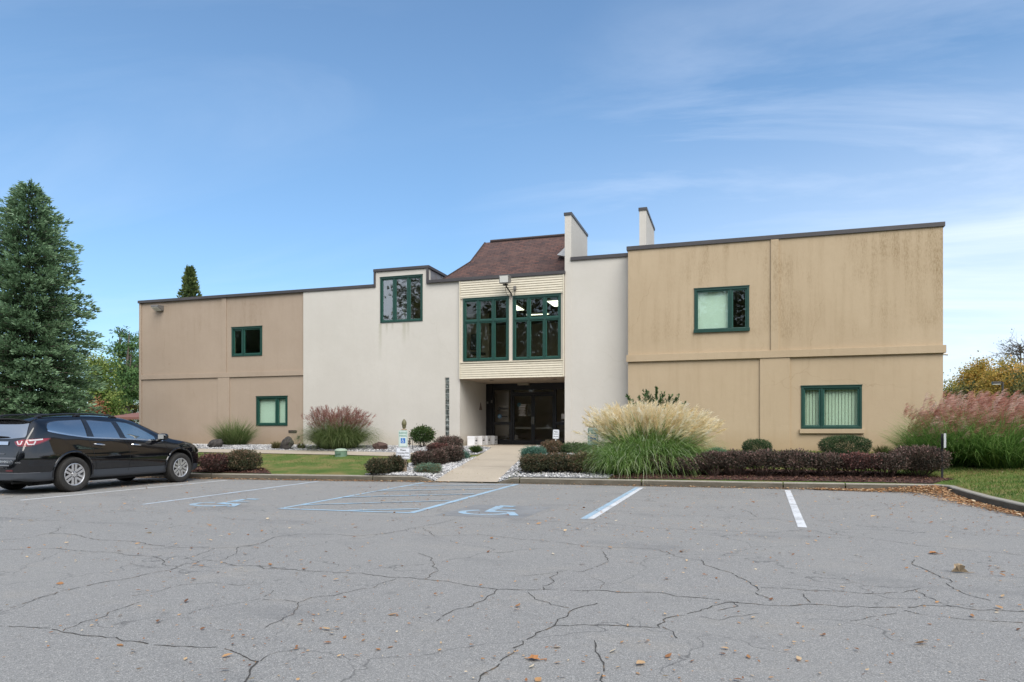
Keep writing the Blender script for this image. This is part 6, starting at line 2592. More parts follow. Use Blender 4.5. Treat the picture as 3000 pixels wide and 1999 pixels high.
# ------------------------------------------------------------------ ornamental grasses
def ribbons(base, phi, L, th0, th1, pw, wid, K, rng, wind=(0, 0), twist=.6):
    """curved tapering blades -> V (n,K+1,2,3), axis points, tangents"""
    n = len(phi)
    tt = np.linspace(0, 1, K + 1)
    th = th0[:, None] + th1[:, None] * tt[None] ** pw
    dirh = np.stack([np.cos(phi), np.sin(phi)], 1)
    dx = np.sin(th)[..., None] * dirh[:, None, :] + np.array(wind)[None, None] * (tt ** 2)[None, :, None]
    dz = np.cos(th)[..., None]
    T = unit(np.concatenate([dx, dz], -1))
    seg = (L / K)[:, None, None]
    P = np.concatenate([np.zeros((n, 1, 3)), np.cumsum(T[:, :-1] * seg, 1)], 1) + base[:, None, :]
    a = phi + PI / 2 + rng.normal(0, twist, n)
    S = np.stack([np.cos(a), np.sin(a), np.zeros(n)], 1)
    wv_ = wid[:, None] * (1 - tt[None] ** 1.6 * .93) * np.minimum(1, .5 + tt[None] * 3)
    V = np.stack([P - S[:, None] * wv_[..., None] / 2, P + S[:, None] * wv_[..., None] / 2], 2)
    return V, P, T


def ribbon_faces(n, K):
    base = np.arange(n)[:, None, None] * (2 * (K + 1))
    k = np.arange(K)[None, :, None] * 2
    q = np.array([0, 1, 3, 2])[None, None]
    return (base + k + q).reshape(-1, 4)


def fountain(P, label, name, R0, L, nb, mat_b, droop, np_l, Lp, mat_p, plume=.35, wind=(0, 0), rx=1.0, ry=1.0, seed=0, wid=.014, group=None, strand=16, pw_=1.6, pcol=.5, sp=.10, lean0=.35, pl_lean=.42, pdroop=.5, pwid=.012, dry=0, smin=.72, front=.0, left=.0):
    rng = np.random.default_rng(seed)
    t = empty(name, P, label, 'ornamental grass', group)
    K = 6

    def bases(n):
        a = rng.uniform(0, 2 * PI, n)
        r_ = np.sqrt(rng.random(n)) * R0
        B = np.stack([np.cos(a) * r_ * rx, np.sin(a) * r_ * ry, np.zeros(n)], 1) + P
        B[:, 2] = gz(B[:, 0], B[:, 1])
        phi = np.arctan2(B[:, 1] - P[1], B[:, 0] - P[0]) + rng.normal(0, .75, n)
        return B, phi, r_ / R0
    B, phi, q = bases(nb)
    Lb = L * rng.uniform(.55, 1.08, nb) * (1 - .12 * q)
    V, _, _ = ribbons(B, phi, Lb, rng.normal(.10 + lean0 * q, .12), rng.uniform(.45, 1.25, nb) * droop, pw_, wid * rng.uniform(.6, 1.3, nb), K, rng, wind)
    tint = np.repeat(np.clip(rng.normal(.48, .27, nb), 0, 1), K).reshape(nb, K) + np.linspace(-.12, .2, K)[None]
    np_mesh('blades', V.reshape(-1, 3), ribbon_faces(nb, K), mat_b, t, tint=np.clip(tint, 0, 1).ravel())
    if dry:
        B, phi, q = bases(dry)
        V, _, _ = ribbons(B, phi, L * .42 * rng.uniform(.5, 1.1, dry), rng.normal(.15 + .4 * q, .12), rng.uniform(.2, .7, dry), 1.4, wid * rng.uniform(.6, 1.2, dry), 4, rng)
        np_mesh('dry_blades', V.reshape(-1, 3), ribbon_faces(dry, 4), T_DRY, t, tint=rng.random(dry * 4))
    if np_l:
        B, phi, q = bases(np_l)
        Ls = Lp * (smin + (1.06 - smin) * rng.random(np_l) ** (1.0 if smin > .5 else .75))
        damp = 1 - front * np.clip(-np.sin(phi), 0, 1) - left * np.clip(-np.cos(phi), 0, 1)
        Vs, Pp, T = ribbons(B, phi, Ls, rng.normal(.04 + pl_lean * q * damp, .07), rng.uniform(.1, .55, np_l) * pdroop * np.clip(damp, .3, 1), 1.8, np.full(np_l, .006), K, rng, wind)
        np_mesh('stalks', Vs.reshape(-1, 3), ribbon_faces(np_l, K), T_STALK, t, tint=np.full(np_l * K, .5))
        end, tan = Pp[:, -1], T[:, -1]
        n = np_l * strand
        idx = np.repeat(np.arange(np_l), strand)
        f = rng.random(n)
        st = end[idx] - tan[idx] * (f * plume * .75)[:, None] + tan[idx] * plume * .25
        d0 = unit(tan[idx] + rng.normal(0, 1, (n, 3)) * sp * 2.2 + np.array([wind[0] * 1.3, wind[1] * 1.3, -.12])[None])
        ls = plume * rng.uniform(.25, .55, n) * (0.55 + .6 * f)
        mid_ = st + d0 * (ls * .55)[:, None]
        e_ = mid_ + unit(d0 + np.array([wind[0], wind[1], -.30])) * (ls * .5)[:, None]
        a = rng.normal(size=(n, 3))
        S = unit(np.cross(d0, a)) * (pwid * rng.uniform(.6, 1.3, n))[:, None] / 2
        V = np.stack([st - S * .4, st + S * .4, mid_ + S, mid_ - S, e_ + S * .25, e_ - S * .25], 1)
        F = np.stack([np.arange(n) * 6 + k for k in (0, 1, 2, 3)], 1)
        F2 = np.stack([np.arange(n) * 6 + k for k in (3, 2, 4, 5)], 1)
        pt = np.clip(rng.normal(pcol, .17, np_l)[idx] + rng.normal(0, .10, n), 0, 1)
        np_mesh('plumes', V.reshape(-1, 3), np.concatenate([F, F2]), mat_p, t, tint=np.concatenate([pt, pt]))
    return t


T_STALK = mat_tint('stalk', [(0, (.12, .12, .05)), (1, (.2, .17, .08))], .6, .1)
T_DRY = mat_tint('grass_dry', [(0, (.12, .075, .03)), (.5, (.24, .16, .075)), (1, (.36, .26, .14))], .7, .2)
T_GR1 = mat_tint('grass_green', [(0, (.055, .09, .03)), (.5, (.12, .18, .055)), (1, (.25, .29, .12))], .5, .4)
T_GR2 = mat_tint('grass_bright', [(0, (.07, .15, .035)), (.5, (.17, .31, .075)), (.85, (.33, .45, .15)), (1, (.56, .62, .42))], .5, .4)
T_GR3 = mat_tint('grass_deep', [(0, (.06, .135, .035)), (.5, (.15, .29, .065)), (1, (.30, .44, .14))], .5, .5)
T_PL1 = mat_tint('plume_rose', [(0, (.15, .06, .045)), (.5, (.30, .135, .115)), (1, (.46, .28, .23))], .8, .4)
T_PL2 = mat_tint('plume_beige', [(0, (.62, .46, .22)), (.4, (.80, .66, .39)), (.8, (.90, .81, .60)), (1, (.92, .87, .74))], .8, .5)
T_PL3 = mat_tint('plume_pink', [(0, (.34, .12, .08)), (.4, (.58, .28, .21)), (.75, (.73, .48, .39)), (1, (.82, .66, .57))], .8, .45)


def hgt(P, py):
    return CAM_H - (py - HOR) / face_scale(P) - P[2]


P = on_g(686, 1306)
P[2] = float(gz(P[0], P[1]))
h = hgt(P, 1217)
fountain(P, 'upright green grass clump with dry base before the taupe wing', 'fountain_grass', .30, h * 1.10, 1700, T_GR1, .55, 0, 1, None, seed=21, wid=.014, lean0=.75, rx=1.5, dry=420)
P = on_g(990, 1314)
P[2] = float(gz(P[0], P[1]))
h = hgt(P, 1205)
fountain(P, 'rounded green grass clump with rose feathery tops against the white wall', 'maiden_grass', .48, h * 1.34, 4800, T_GR1, 2.3, 330, h * 1.04, T_PL1, plume=.40, seed=22, smin=.66, lean0=.72, strand=18, pl_lean=.50, rx=1.45, wid=.013, pdroop=.45, wind=(.05, 0), sp=.15, pwid=.010, front=.4)
P = on_g(1880, 1392)
P = np.array([P[0] + .05, P[1] + 1.35, 0])
P[2] = float(gz(P[0], P[1]))
h = hgt(P, 1190)
fountain(P, 'large plume grass with dense beige feathery heads and arching green blades', 'pampas_grass', .72, h * 1.20, 7500, T_GR2, 1.85, 900, h * .97, T_PL2, plume=.44, seed=23, lean0=.95, strand=30, wid=.021, pl_lean=.64, rx=1.25, ry=1.0, pcol=.72, pwid=.013, sp=.10, pdroop=.95, wind=(.06, .0), front=.80, smin=.66)
P2 = on_g(1800, 1401)
P2 = np.array([P2[0], P2[1] + .75, 0])
P2[2] = float(gz(P2[0], P2[1]))
fountain(P2, 'green arching grass clump spilling over the kerb below the beige plumes', 'arching_grass', .34, 1.35, 1900, T_GR2, 2.3, 0, 1, None, seed=26, wid=.018, lean0=.65)
gx = [((2772, 1374), 1208, 'darker left clump of pink plumed grass by the tan wall corner', 1.15, 230, 2500, .0), ((2862, 1374), 1172, 'tallest pink plumed grass clump behind the marker post', 1.22, 320, 3800, 0.0), ((2985, 1378), 1175, 'pink plumed grass clump cut by the right picture edge', 1.2, 280, 3600, .0)]
for k, ((px, py), top, lb, ff, npl, nb_, dy) in enumerate(gx):
    P = on_g(px, py)
    P = np.array([P[0], P[1] + .9, 0])
    P[2] = float(gz(P[0], P[1]))
    h = hgt(P, top)
    fountain(P, lb, 'pink_plume_grass', .62 if k else .45, h * ff, nb_, T_GR3, 1.45, npl, h * 1.06, T_PL3, plume=.48, seed=31 + k, smin=.34, wind=(.50, -.28), lean0=.70, strand=26, wid=.018, pl_lean=.50, rx=1.25, pcol=.58, pdroop=.6, sp=.085, left=.75, group='pink plumed grasses at the wall corner', pwid=.012)
#@@PART6
# ------------------------------------------------------------------ trees
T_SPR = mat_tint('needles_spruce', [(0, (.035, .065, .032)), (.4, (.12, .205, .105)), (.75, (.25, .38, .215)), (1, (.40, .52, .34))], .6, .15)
T_CON = mat_tint('needles_conifer', [(0, (.035, .065, .025)), (.5, (.10, .15, .05)), (1, (.24, .27, .10))], .6, .12)
T_PIN = mat_tint('needles_pine', [(0, (.035, .085, .032)), (.5, (.10, .20, .065)), (1, (.22, .33, .12))], .6, .25)
T_YEL = mat_tint('leaf_yellow_green', [(0, (.06, .115, .025)), (.5, (.16, .245, .055)), (1, (.34, .37, .11))], .6, .3)
T_RED = mat_tint('leaf_red', [(0, (.14, .04, .025)), (.5, (.30, .10, .06)), (1, (.42, .22, .10))], .6, .3)
T_YELG = mat_tint('leaf_lime_gold', [(0, (.12, .14, .03)), (.5, (.32, .31, .07)), (1, (.55, .42, .12))], .6, .45)
T_GOLD = mat_tint('leaf_gold', [(0, (.20, .18, .045)), (.4, (.44, .34, .08)), (.75, (.62, .41, .10)), (1, (.72, .46, .17))], .6, .5)
T_OLIVE = mat_tint('leaf_olive', [(0, (.045, .06, .022)), (.5, (.12, .13, .042)), (1, (.30, .23, .07))], .6, .25)
T_DARKL = mat_tint('leaf_dark', [(0, (.012, .02, .010)), (.5, (.03, .045, .02)), (1, (.08, .08, .035))], .6, .15)


def spruce(P, H_, R_, label, name, mat, seed, whorls=46, per=10, step=.26, L=.30, W=.085, nper=7, power=.72, bark_=M_BARK, up=.25, jitter=.16):
    rng = np.random.default_rng(seed)
    t = empty(name, P, label, 'tree')
    tb = MB()
    tb.tube([P + np.array([0, 0, -.3]), P + np.array([0, 0, H_ * .5]), P + np.array([0, 0, H_ * .985])], [H_ * .018, H_ * .011, .012], 10)
    tb.build('trunk', bark_, t, smooth=True)
    C, U, T_, br = [], [], [], MB()
    for i in range(whorls):
        f = (i + rng.uniform(-.3, .3)) / whorls
        f = min(max(f, .0), .995)
        z = H_ * (.03 + .96 * f)
        Lm = (R_ * (1 - math.exp(-(1 - f) * H_ * 10 / H_ / power)) if power > 1 else R_ * (1 - f) ** power) + .10
        n = max(4, int(per * (.5 + .5 * (1 - f))))
        a0 = rng.uniform(0, 6.3)
        for k in range(n):
            a = a0 + 2 * PI * k / n + rng.normal(0, .2)
            Lb = Lm * np.clip(rng.normal(1.0, jitter), .5, 1.25)
            droop = rng.uniform(.10, .32) * (1 - f) - .25 * f
            d = np.array([math.cos(a), math.sin(a), 0])
            sdir = np.array([-math.sin(a), math.cos(a), 0])
            m = max(2, int(Lb / step))
            br.tube([P + np.array([0, 0, z]), P + d * Lb * .55 + np.array([0, 0, z - droop * Lb * .5]), P + d * Lb + np.array([0, 0, z - droop * Lb * .75])], [.035 * (1 - f) + .008, .02 * (1 - f) + .006, .004], 4, caps=False)
            for q in range(m):
                u = (q + .6 + rng.uniform(-.3, .3)) / m
                if u < .18:
                    continue
                base = P + d * Lb * u + np.array([0, 0, z - droop * Lb * u + .22 * droop * Lb * u * u])
                wsp = Lb * .34 * (1 - u * .72) * rng.uniform(.4, 1.1)
                nn = nper if u < .75 else nper + 2
                for j in range(nn):
                    s_ = rng.uniform(-1, 1)
                    C.append(base + sdir * s_ * wsp + d * rng.normal(0, .05) + np.array([0, 0, rng.normal(0, .05) - abs(s_) * wsp * .18]))
                    U.append(d * rng.uniform(.5, 1.1) + sdir * s_ * rng.uniform(.4, 1.1) + np.array([0, 0, rng.normal(up, .30)]))
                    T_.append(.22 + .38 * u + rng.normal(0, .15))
    C, U = np.array(C), np.array(U)
    n = len(C)
    V, F = leaves(C, U, rng.uniform(.6, 1.25, n) * L, rng.uniform(.7, 1.3, n) * W, .08, rng)
    br.build('branches', bark_, t, fixn=False)
    top = P + np.array([0, 0, H_])
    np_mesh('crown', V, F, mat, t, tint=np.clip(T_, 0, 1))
    return t


P = at_depth(84, 1262, 25.0)
P[2] = float(gz(P[0], P[1]))
Hs = CAM_H + (1262 - 525) / FPX * 25.0 - P[2]
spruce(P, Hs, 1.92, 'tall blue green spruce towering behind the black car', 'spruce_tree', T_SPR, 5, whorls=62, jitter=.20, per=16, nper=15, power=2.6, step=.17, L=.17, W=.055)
P = at_depth(-330, 1262, 31.0)
P[2] = .8
P = at_depth(557, 1262, 62)
P[2] = .8
spruce(P, CAM_H + (1262 - 779) / FPX * 62 - .8, 3.7, 'pointed dark conifer top peeking over the taupe wing', 'conifer_tree', T_CON, 8, whorls=80, per=15, nper=9, power=.95, step=.35, L=.32, W=.13, up=.8, jitter=.10)


def leafy(P, H_, crowns, label, name, mat, seed, n=6000, leaf=.28, trunk_r=.16, limbs=14, nclump=90, clump=.55, cat='tree', trunk_h=.5, flat=1.0, asp=.6, zcol=None, trunks=1, spread=.4, sparse=0, mat_b=M_BARK):
    """crowns: list of (dx, dy, z, rx, ry, rz) ellipsoids the leaf clumps are spread through"""
    rng = np.random.default_rng(seed)
    t = empty(name, P, label, cat)
    wts = np.array([c[3] * c[4] * c[5] for c in crowns]) ** .8
    wts = wts / wts.sum()
    cc, tv = [], []
    for _ in range(nclump):
        c = crowns[rng.choice(len(crowns), p=wts)]
        d = rdir(1, rng)[0] * (rng.random() ** .45)
        cc.append(P + np.array([c[0] + d[0] * c[3], c[1] + d[1] * c[4], c[2] + d[2] * c[5]]))
        tv.append(rng.normal(.5, .2))
    cc = np.array(cc)
    idx = rng.integers(0, nclump, n)
    sz = rng.uniform(.6, 1.35, nclump)[idx] * clump
    G = rng.normal(size=(n, 3)) * sz[:, None] * np.array([1, 1, flat])
    C = cc[idx] + G
    U = rdir(n, rng) + np.array([0, 0, .15])
    V, F = leaves(C, U, rng.uniform(.6, 1.3, n) * leaf, rng.uniform(.7, 1.2, n) * leaf * asp, .12, rng)
    ti = np.clip(np.array(tv)[idx] + rng.normal(0, .15, n), 0, 1)
    tb = MB()
    for k in range(trunks):
        ox = (k - (trunks - 1) / 2) * spread
        h = H_ * trunk_h
        b0 = P + np.array([ox, 0, -.3])
        top = P + np.array([ox * 2 + rng.normal(0, .1), rng.normal(0, .1), H_ * .93])
        midp = P + np.array([ox * 1.3 + rng.normal(0, .08), 0, h])
        tb.tube([b0, P + np.array([ox * 1.1, 0, h * .4]), midp, top], [trunk_r * 1.25, trunk_r, trunk_r * .75, .02], 9)
        for j in range(limbs // trunks):
            q = cc[rng.integers(0, nclump)]
            f = rng.uniform(.25, .95)
            s0 = midp * (1 - f) + top * f if f > .4 else b0 + (midp - b0) * (f + .5)
            if s0[2] > q[2] + H_ * .1:
                s0 = midp
            m2 = (s0 + q) / 2 + np.array([rng.normal(0, .15), rng.normal(0, .15), .12 * np.linalg.norm(q - s0)])
            r0 = trunk_r * rng.uniform(.25, .45)
            tb.tube([s0, m2, q], [r0, r0 * .6, .012], 6)
            for _ in range(2 + sparse):
                e = q + rng.normal(0, clump * 1.3, 3)
                tb.tube([m2 + (q - m2) * rng.random(), e], [r0 * .3, .006], 4, caps=False)
    tb.build('trunk', mat_b, t, smooth=True, fixn=False)
    np_mesh('crown', V, F, mat, t, tint=ti)
    return t


def tree_at(px, dep, ytop):
    P = at_depth(px, 1262, dep)
    P[2] = .8
    return P, CAM_H + (1262 - ytop) / FPX * dep - .8


# left: pines and autumn shrubs between spruce and building
P, h = tree_at(362, 52, 950)
leafy(P, h, [(-.1, 0, h * .86, .8, .8, h * .14), (.2, 0, h * .66, 1.25, 1.2, h * .16), (-.9, -.3, h * .57, 1.0, 1.0, h * .10), (.9, 0, h * .5, 1.2, 1.1, h * .14), (-.2, 0, h * .36, 1.4, 1.2, h * .08)], 'loose bright green pine with bare lower stems beside the taupe wing', 'pine_tree', T_PIN, 41, n=9000, leaf=.24, trunk_r=.19, limbs=26, nclump=95, clump=.33, flat=.45, asp=.35, trunks=2, spread=.55)
P, h = tree_at(425, 58, 965)
leafy(P, h, [(0, 0, h * .78, 1.3, 1.2, h * .2), (-.4, 0, h * .5, 1.6, 1.2, h * .18), (0, 0, h * .25, 1.4, 1, h * .08)], 'second green pine mostly hidden behind the taupe wing corner', 'pine_tree', T_PIN, 42, n=7000, leaf=.26, trunk_r=.2, limbs=20, nclump=70, clump=.38, flat=.5, asp=.35)
P, h = tree_at(290, 47, 1028)
leafy(P, h, [(0, 0, h * .72, 1.1, 1.1, h * .25), (-.5, 0, h * .45, 1.3, 1.2, h * .2), (.5, 0, h * .35, 1.2, 1.1, h * .2), (.2, 0, h * .15, 1.5, 1.1, h * .14)], 'yellow green autumn tree between the spruce and the pines', 'autumn_tree', T_YEL, 43, n=8000, leaf=.2, nclump=110, clump=.32, trunk_h=.35, trunk_r=.1)
P, h = tree_at(325, 55, 1120)
leafy(P, h, [(0, 0, h * .55, 1.6, 1.2, h * .4), (1.2, 0, h * .4, 1.3, 1.2, h * .35)], 'dull olive undergrowth tree under the pines', 'autumn_tree', T_OLIVE, 47, n=5200, leaf=.22, nclump=80, clump=.33, trunk_h=.3, trunk_r=.09)
P, h = tree_at(276, 40, 1168)
leafy(P, h, [(0, 0, h * .55, .55, .5, h * .42), (.45, 0, h * .4, .5, .4, h * .3)], 'red leaved shrub against the skirt of the spruce', 'red_shrub', T_RED, 44, n=2200, leaf=.13, nclump=40, clump=.16, cat='shrub', trunk_h=.3, trunk_r=.04, limbs=8)

# small brown roofed shelter behind the wing
P = at_depth(436, 1262, 43)
P[2] = .8
s = face_scale(P)
t = empty('shelter', P, 'low brown hip roofed shelter showing behind the corner of the taupe wing', 'shelter')
ze_, zt_ = zpx(1224, P), zpx(1203, P)
rw_ = 96 / s
mb = MB()
B_ = [(P[0] - rw_, P[1] - 1.5, ze_), (P[0] + rw_, P[1] - 1.5, ze_), (P[0] + rw_, P[1] + 2.5, ze_), (P[0] - rw_, P[1] + 2.5, ze_)]
A_ = [(P[0] - rw_ * .15, P[1] + .5, zt_), (P[0] + rw_ * .15, P[1] + .5, zt_)]
mb.add(B_ + A_, [(0, 1, 5, 4), (1, 2, 5), (2, 3, 4, 5), (3, 0, 4), (3, 2, 1, 0)])
mb.box(P[0] - rw_, P[0] + rw_, P[1] - 1.52, P[1] - 1.50, ze_ - .14, ze_)
mb.build('roof', dirty_paint('shelter_roof', (.21, .095, .075), (.13, .06, .05), .8), t)
for dx in (-.88, .88):
    for dy in (-1.3, 2.3):
        mb = MB()
        mb.box(P[0] + dx * rw_ - .07, P[0] + dx * rw_ + .07, P[1] + dy - .07, P[1] + dy + .07, .5, ze_ - .002)
        mb.build('post', M_BRONZE, t)

# right: autumn trees beyond the lawn
GR = 'autumn trees beyond the lawn on the right'
for (px, dep, top, cr, lb, mt, sd, n, tr_) in [
    (2785, 78, 1108, [(0, 0, .6, 2.2, 2, .34), (-.8, 0, .35, 2.4, 2, .3)], 'small yellow green tree closest to the tan wing edge', T_YELG, 61, 9000, .14),
    (2836, 66, 1120, [(0, 0, .55, 1.1, 1.2, .42), (-.1, 0, .25, 1.4, 1.2, .24)], 'narrow dark olive tree between the two yellow ones', T_OLIVE, 62, 5000, .14),
    (2876, 70, 1052, [(-.4, 0, .78, 1.3, 1.2, .18), (.8, 0, .62, 2.2, 1.6, .24), (-.8, 0, .5, 1.8, 1.6, .24), (.3, 0, .25, 2.6, 2, .22)], 'tall golden tree left of the street lamp post', T_GOLD, 63, 18000, .2),
    (2958, 64, 1058, [(0, 0, .74, 2.3, 2, .22), (.9, 0, .55, 2.4, 2, .26), (-1.0, 0, .42, 2.0, 2, .25), (0, 0, .2, 2.8, 2, .2)], 'broad gold and olive tree behind the street lamp post', T_GOLD, 64, 20000, .2),
    (3040, 60, 1075, [(0, 0, .62, 2.4, 2, .3), (-.3, 0, .3, 2.6, 2, .25)], 'olive tree with a dark ivy clad trunk at the right picture edge', T_OLIVE, 65, 9000, .35),
    (2920, 84, 1095, [(0, 0, .5, 4.0, 2, .42), (-2, 0, .4, 3.0, 2, .36)], 'hazy olive tree mass farther behind the golden trees', T_OLIVE, 66, 8000, .2)]:
    P, h = tree_at(px, dep, top)
    leafy(P, h, [(a, b_, c * h, rx_, ry_, rz_ * h) for a, b_, c, rx_, ry_, rz_ in cr], lb, 'autumn_tree', mt, sd, n=n, leaf=.25, trunk_r=tr_, nclump=int(n / 75), clump=.42, limbs=18)
P, h = tree_at(2992, 72, 985)
leafy(P, h, [(0, 0, h * .86, 2.5, 2.0, h * .14), (-1.6, 0, h * .78, 1.4, 1.3, h * .10)], 'nearly bare tall tree with thin twigs above the golden crowns', 'bare_tree', T_DARKL, 71, n=420, leaf=.17, trunk_r=.15, limbs=38, nclump=60, clump=.4, trunk_h=.62, sparse=3)

# street lamps
for px, py0, hx0, hx1, dep, lb in ((2937.5, 1119, 2912, 2932, 52, 'tall street lamp with box head before the golden trees'), (2790, 1153, 2775, 2786, 84, 'distant street lamp with box head close to the tan wing edge')):
    P = at_depth(px, 1262, dep)
    P[2] = .8
    s = FPX / dep
    z = CAM_H + (1262 - py0) / s
    t = empty('street_lamp', P, lb, 'street lamp', 'box headed street lamps')
    mb = MB()
    mb.tube([(P[0], P[1], .5), (P[0], P[1], z)], [.075, .06], 10)
    mb.build('pole', M_BRONZE, t, smooth=True)
    mb = MB()
    mb.box(P[0] - 6 / s, P[0], P[1] - .04, P[1] + .04, z - .09, z - .02)
    mb.build('arm', M_BRONZE, t)
    a, c = P[0] - (px - hx0) / s / .96, P[0] - (px - hx1) / s / .96
    mb = MB()
    mb.box(a, c, P[1] - .2, P[1] + .2, z - .16, z + .02)
    mb.build('lamp_head', M_BRONZE, t, bevel=.02)
    mb = MB()
    mb.box(a + .04, c - .04, P[1] - .19, P[1] + .19, z - .20, z - .162)
    mb.build('lens', M_LENS, t)

# woodland across the car park, behind the viewer: it is what the panes and the car mirror
rng = np.random.default_rng(77)
Cs, Tt = [], []
wm = MB()
for k in range(50):
    x = -66 + (k // 2) * 4.9 + rng.normal(0, 1.2) + 2.4 * (k % 2)
    y = -23 - rng.uniform(0, 4) - 7 * (k % 2)
    h = rng.uniform(13, 22)
    wm.tube([(x, y, -.2), (x + rng.normal(0, .3), y, h * .9)], [.28, .05], 7)
    for _ in range(9):
        z = rng.uniform(.3, .9) * h
        a = rng.uniform(0, 6.3)
        wm.tube([(x, y, z - 1), (x + 2.4 * math.cos(a), y + 2.4 * math.sin(a), z + .6)], [.09, .02], 5)
    for _ in range(95):
        d = rdir(1, rng)[0] * rng.random() ** .4
        c = np.array([x + d[0] * 3.0, y + d[1] * 2.6, h * .55 + d[2] * h * .46])
        n = 26
        Cs.append(c + rng.normal(0, .55, (n, 3)))
        Tt.append(np.clip(rng.normal(rng.normal(.4, .2), .15, n), 0, 1))
Cs, Tt = np.concatenate(Cs), np.concatenate(Tt)
n0 = len(Cs)
n1_ = 26000
xk = rng.uniform(-68, 56, n1_)
top_ = 9.5 + 3.5 * np.sin(xk * .31) + 2.2 * np.sin(xk * .83 + 1)
core = np.stack([xk, rng.uniform(-36, -27, n1_), top_ * rng.random(n1_) ** .8], 1)
Cs = np.concatenate([Cs, core])
Tt = np.concatenate([Tt, np.clip(rng.normal(.3, .15, n1_), 0, 1)])
lsz = np.concatenate([rng.uniform(.25, .6, n0), rng.uniform(.7, 1.2, n1_)])
V, F = leaves(Cs, rdir(len(Cs), rng), lsz, lsz * .62, .1, rng)
wo1 = np_mesh('woods', V, F, T_OLIVE, tint=Tt)
tag(wo1, kind='stuff')
w2 = wm.build('woods_trunks', M_BARK, wo1, fixn=False)

# ------------------------------------------------------------------ lawn blades and fallen leaves
T_LAWN = mat_tint('grass_blade', [(0, (.06, .12, .025)), (.35, (.12, .21, .04)), (.6, (.21, .27, .07)), (.78, (.34, .29, .12)), (1, (.46, .34, .18))], .6, .35)
from mathutils import noise as mn


def turf(name, poly, n, lo=.025, hi=.065):
    P = sample_poly(poly, n)
    d = kdist(P[:, 0], P[:, 1])
    P = P[d > .19]
    n = len(P)
    z = gz(P[:, 0], P[:, 1])
    h = RNG.uniform(lo, hi, n)
    a = RNG.uniform(0, 2 * PI, n)
    ln = RNG.normal(0, .45, (n, 2)) * h[:, None]
    wd = RNG.uniform(.005, .011, n)
    A = np.stack([P[:, 0] + np.cos(a) * wd, P[:, 1] + np.sin(a) * wd, z], 1)
    B = np.stack([P[:, 0] - np.cos(a) * wd, P[:, 1] - np.sin(a) * wd, z], 1)
    T = np.stack([P[:, 0] + ln[:, 0], P[:, 1] + ln[:, 1], z + h], 1)
    V = np.stack([A, B, T], 1).reshape(-1, 3)
    pv = np.array([mn.noise(Vector((x * .9, y * 1.5, 0))) + .6 * mn.noise(Vector((x * 2.7, y * 3.5, 4))) for x, y in P])
    ti = np.clip(.42 + .42 * pv + RNG.normal(0, .13, n), 0, 1)
    return tag(np_mesh(name, V, np.arange(3 * n).reshape(n, 3), T_LAWN, tint=ti), kind='stuff')


x_a, x_b = on_g(1068, 1392)[0], on_g(1200, 1345)[0]
LAWN1 = [(-30, 16.4), (x0 - 2.5, kf(x0) + 1.15), (x0, kf(x0) + 1.15), (x1 - .7, kf(x1) + .8), (x1 + .1, kf(x1)), (x_a - .05, kf(x_a)), (on_g(1130, 1372)[0], on_g(1130, 1372)[1]), (on_g(1290, 1336)[0], SW0 - .05), (-30, SW0 - .03)]
turf('lawn_grass', LAWN1, 95000)
LAWN2 = [(4.75, 19.05), (4.9, 12.5), (5.2, 10), (9, 10), (15, 16), (16, 30), (XWR + .05, 30), (XWR + .05, YW - .05), (xm0 + .8, YW - .05), (xm0 + .4, 20.3), (3.6, 20.5), (xm1, 19.5)]
turf('lawn_grass', LAWN2, 100000)

T_FALL = mat_tint('fallen_leaf', [(0, (.14, .065, .035)), (.3, (.31, .14, .06)), (.55, (.46, .25, .11)), (.8, (.60, .42, .24)), (1, (.72, .60, .42))], .75, .2)


def litter(P, z, size, rng, zj=.01):
    n = len(P)
    C = np.stack([P[:, 0], P[:, 1], z + rng.random(n) * zj], 1)
    a = rng.uniform(0, 2 * PI, n)
    tl = np.abs(rng.normal(0, .12, n))
    U = np.stack([np.cos(a), np.sin(a), tl], 1)
    U = unit(U)
    S = unit(np.cross(np.broadcast_to([0, 0, 1.0], U.shape) + rng.normal(0, .25, (n, 3)), U))
    L = size * rng.uniform(.6, 1.5, n)
    W = L * rng.uniform(.28, .62, n)
    nz = np.cross(U, S)
    nz *= np.sign(nz[:, 2:3])
    c = lambda f, g_, u_: C + U * (L * f)[:, None] + S * (W * g_)[:, None] + nz * (L * u_)[:, None]
    lift = rng.uniform(.0, .11, n)
    V = np.stack([c(0, 0, 0.02 + 0 * lift), c(.3, .5, lift), c(.62, .38, lift * 1.2), c(1, 0, .02 + lift * .4), c(.62, -.38, lift), c(.3, -.5, lift * .8)], 1)
    F = np.concatenate([np.stack([np.arange(n) * 6 + k for k in (0, 1, 2, 3)], 1), np.stack([np.arange(n) * 6 + k for k in (0, 3, 4, 5)], 1)])
    return V.reshape(-1, 3), F


PL, ZL, SL = [], [], []
rng = np.random.default_rng(99)


def put(P, z, s_):
    PL.append(P)
    ZL.append(z)
    SL.append(s_)


# along the kerb foot
n = 4200
x = rng.uniform(-22, 4.5, n)
dens = np.interp(x, [-22, -14, -9, -7.9, -7.2, -5.4, -3, 0, 3, 4.5], [.9, .9, .95, .7, .05, .08, .3, .45, .7, 1])
k = rng.random(n) < dens
x = x[k]
put(np.stack([x, np.interp(x, KX, KY) - .02 - np.abs(rng.normal(0, .11, len(x)))], 1), .006 + rng.random(len(x)) * .02, np.full(len(x), .052))
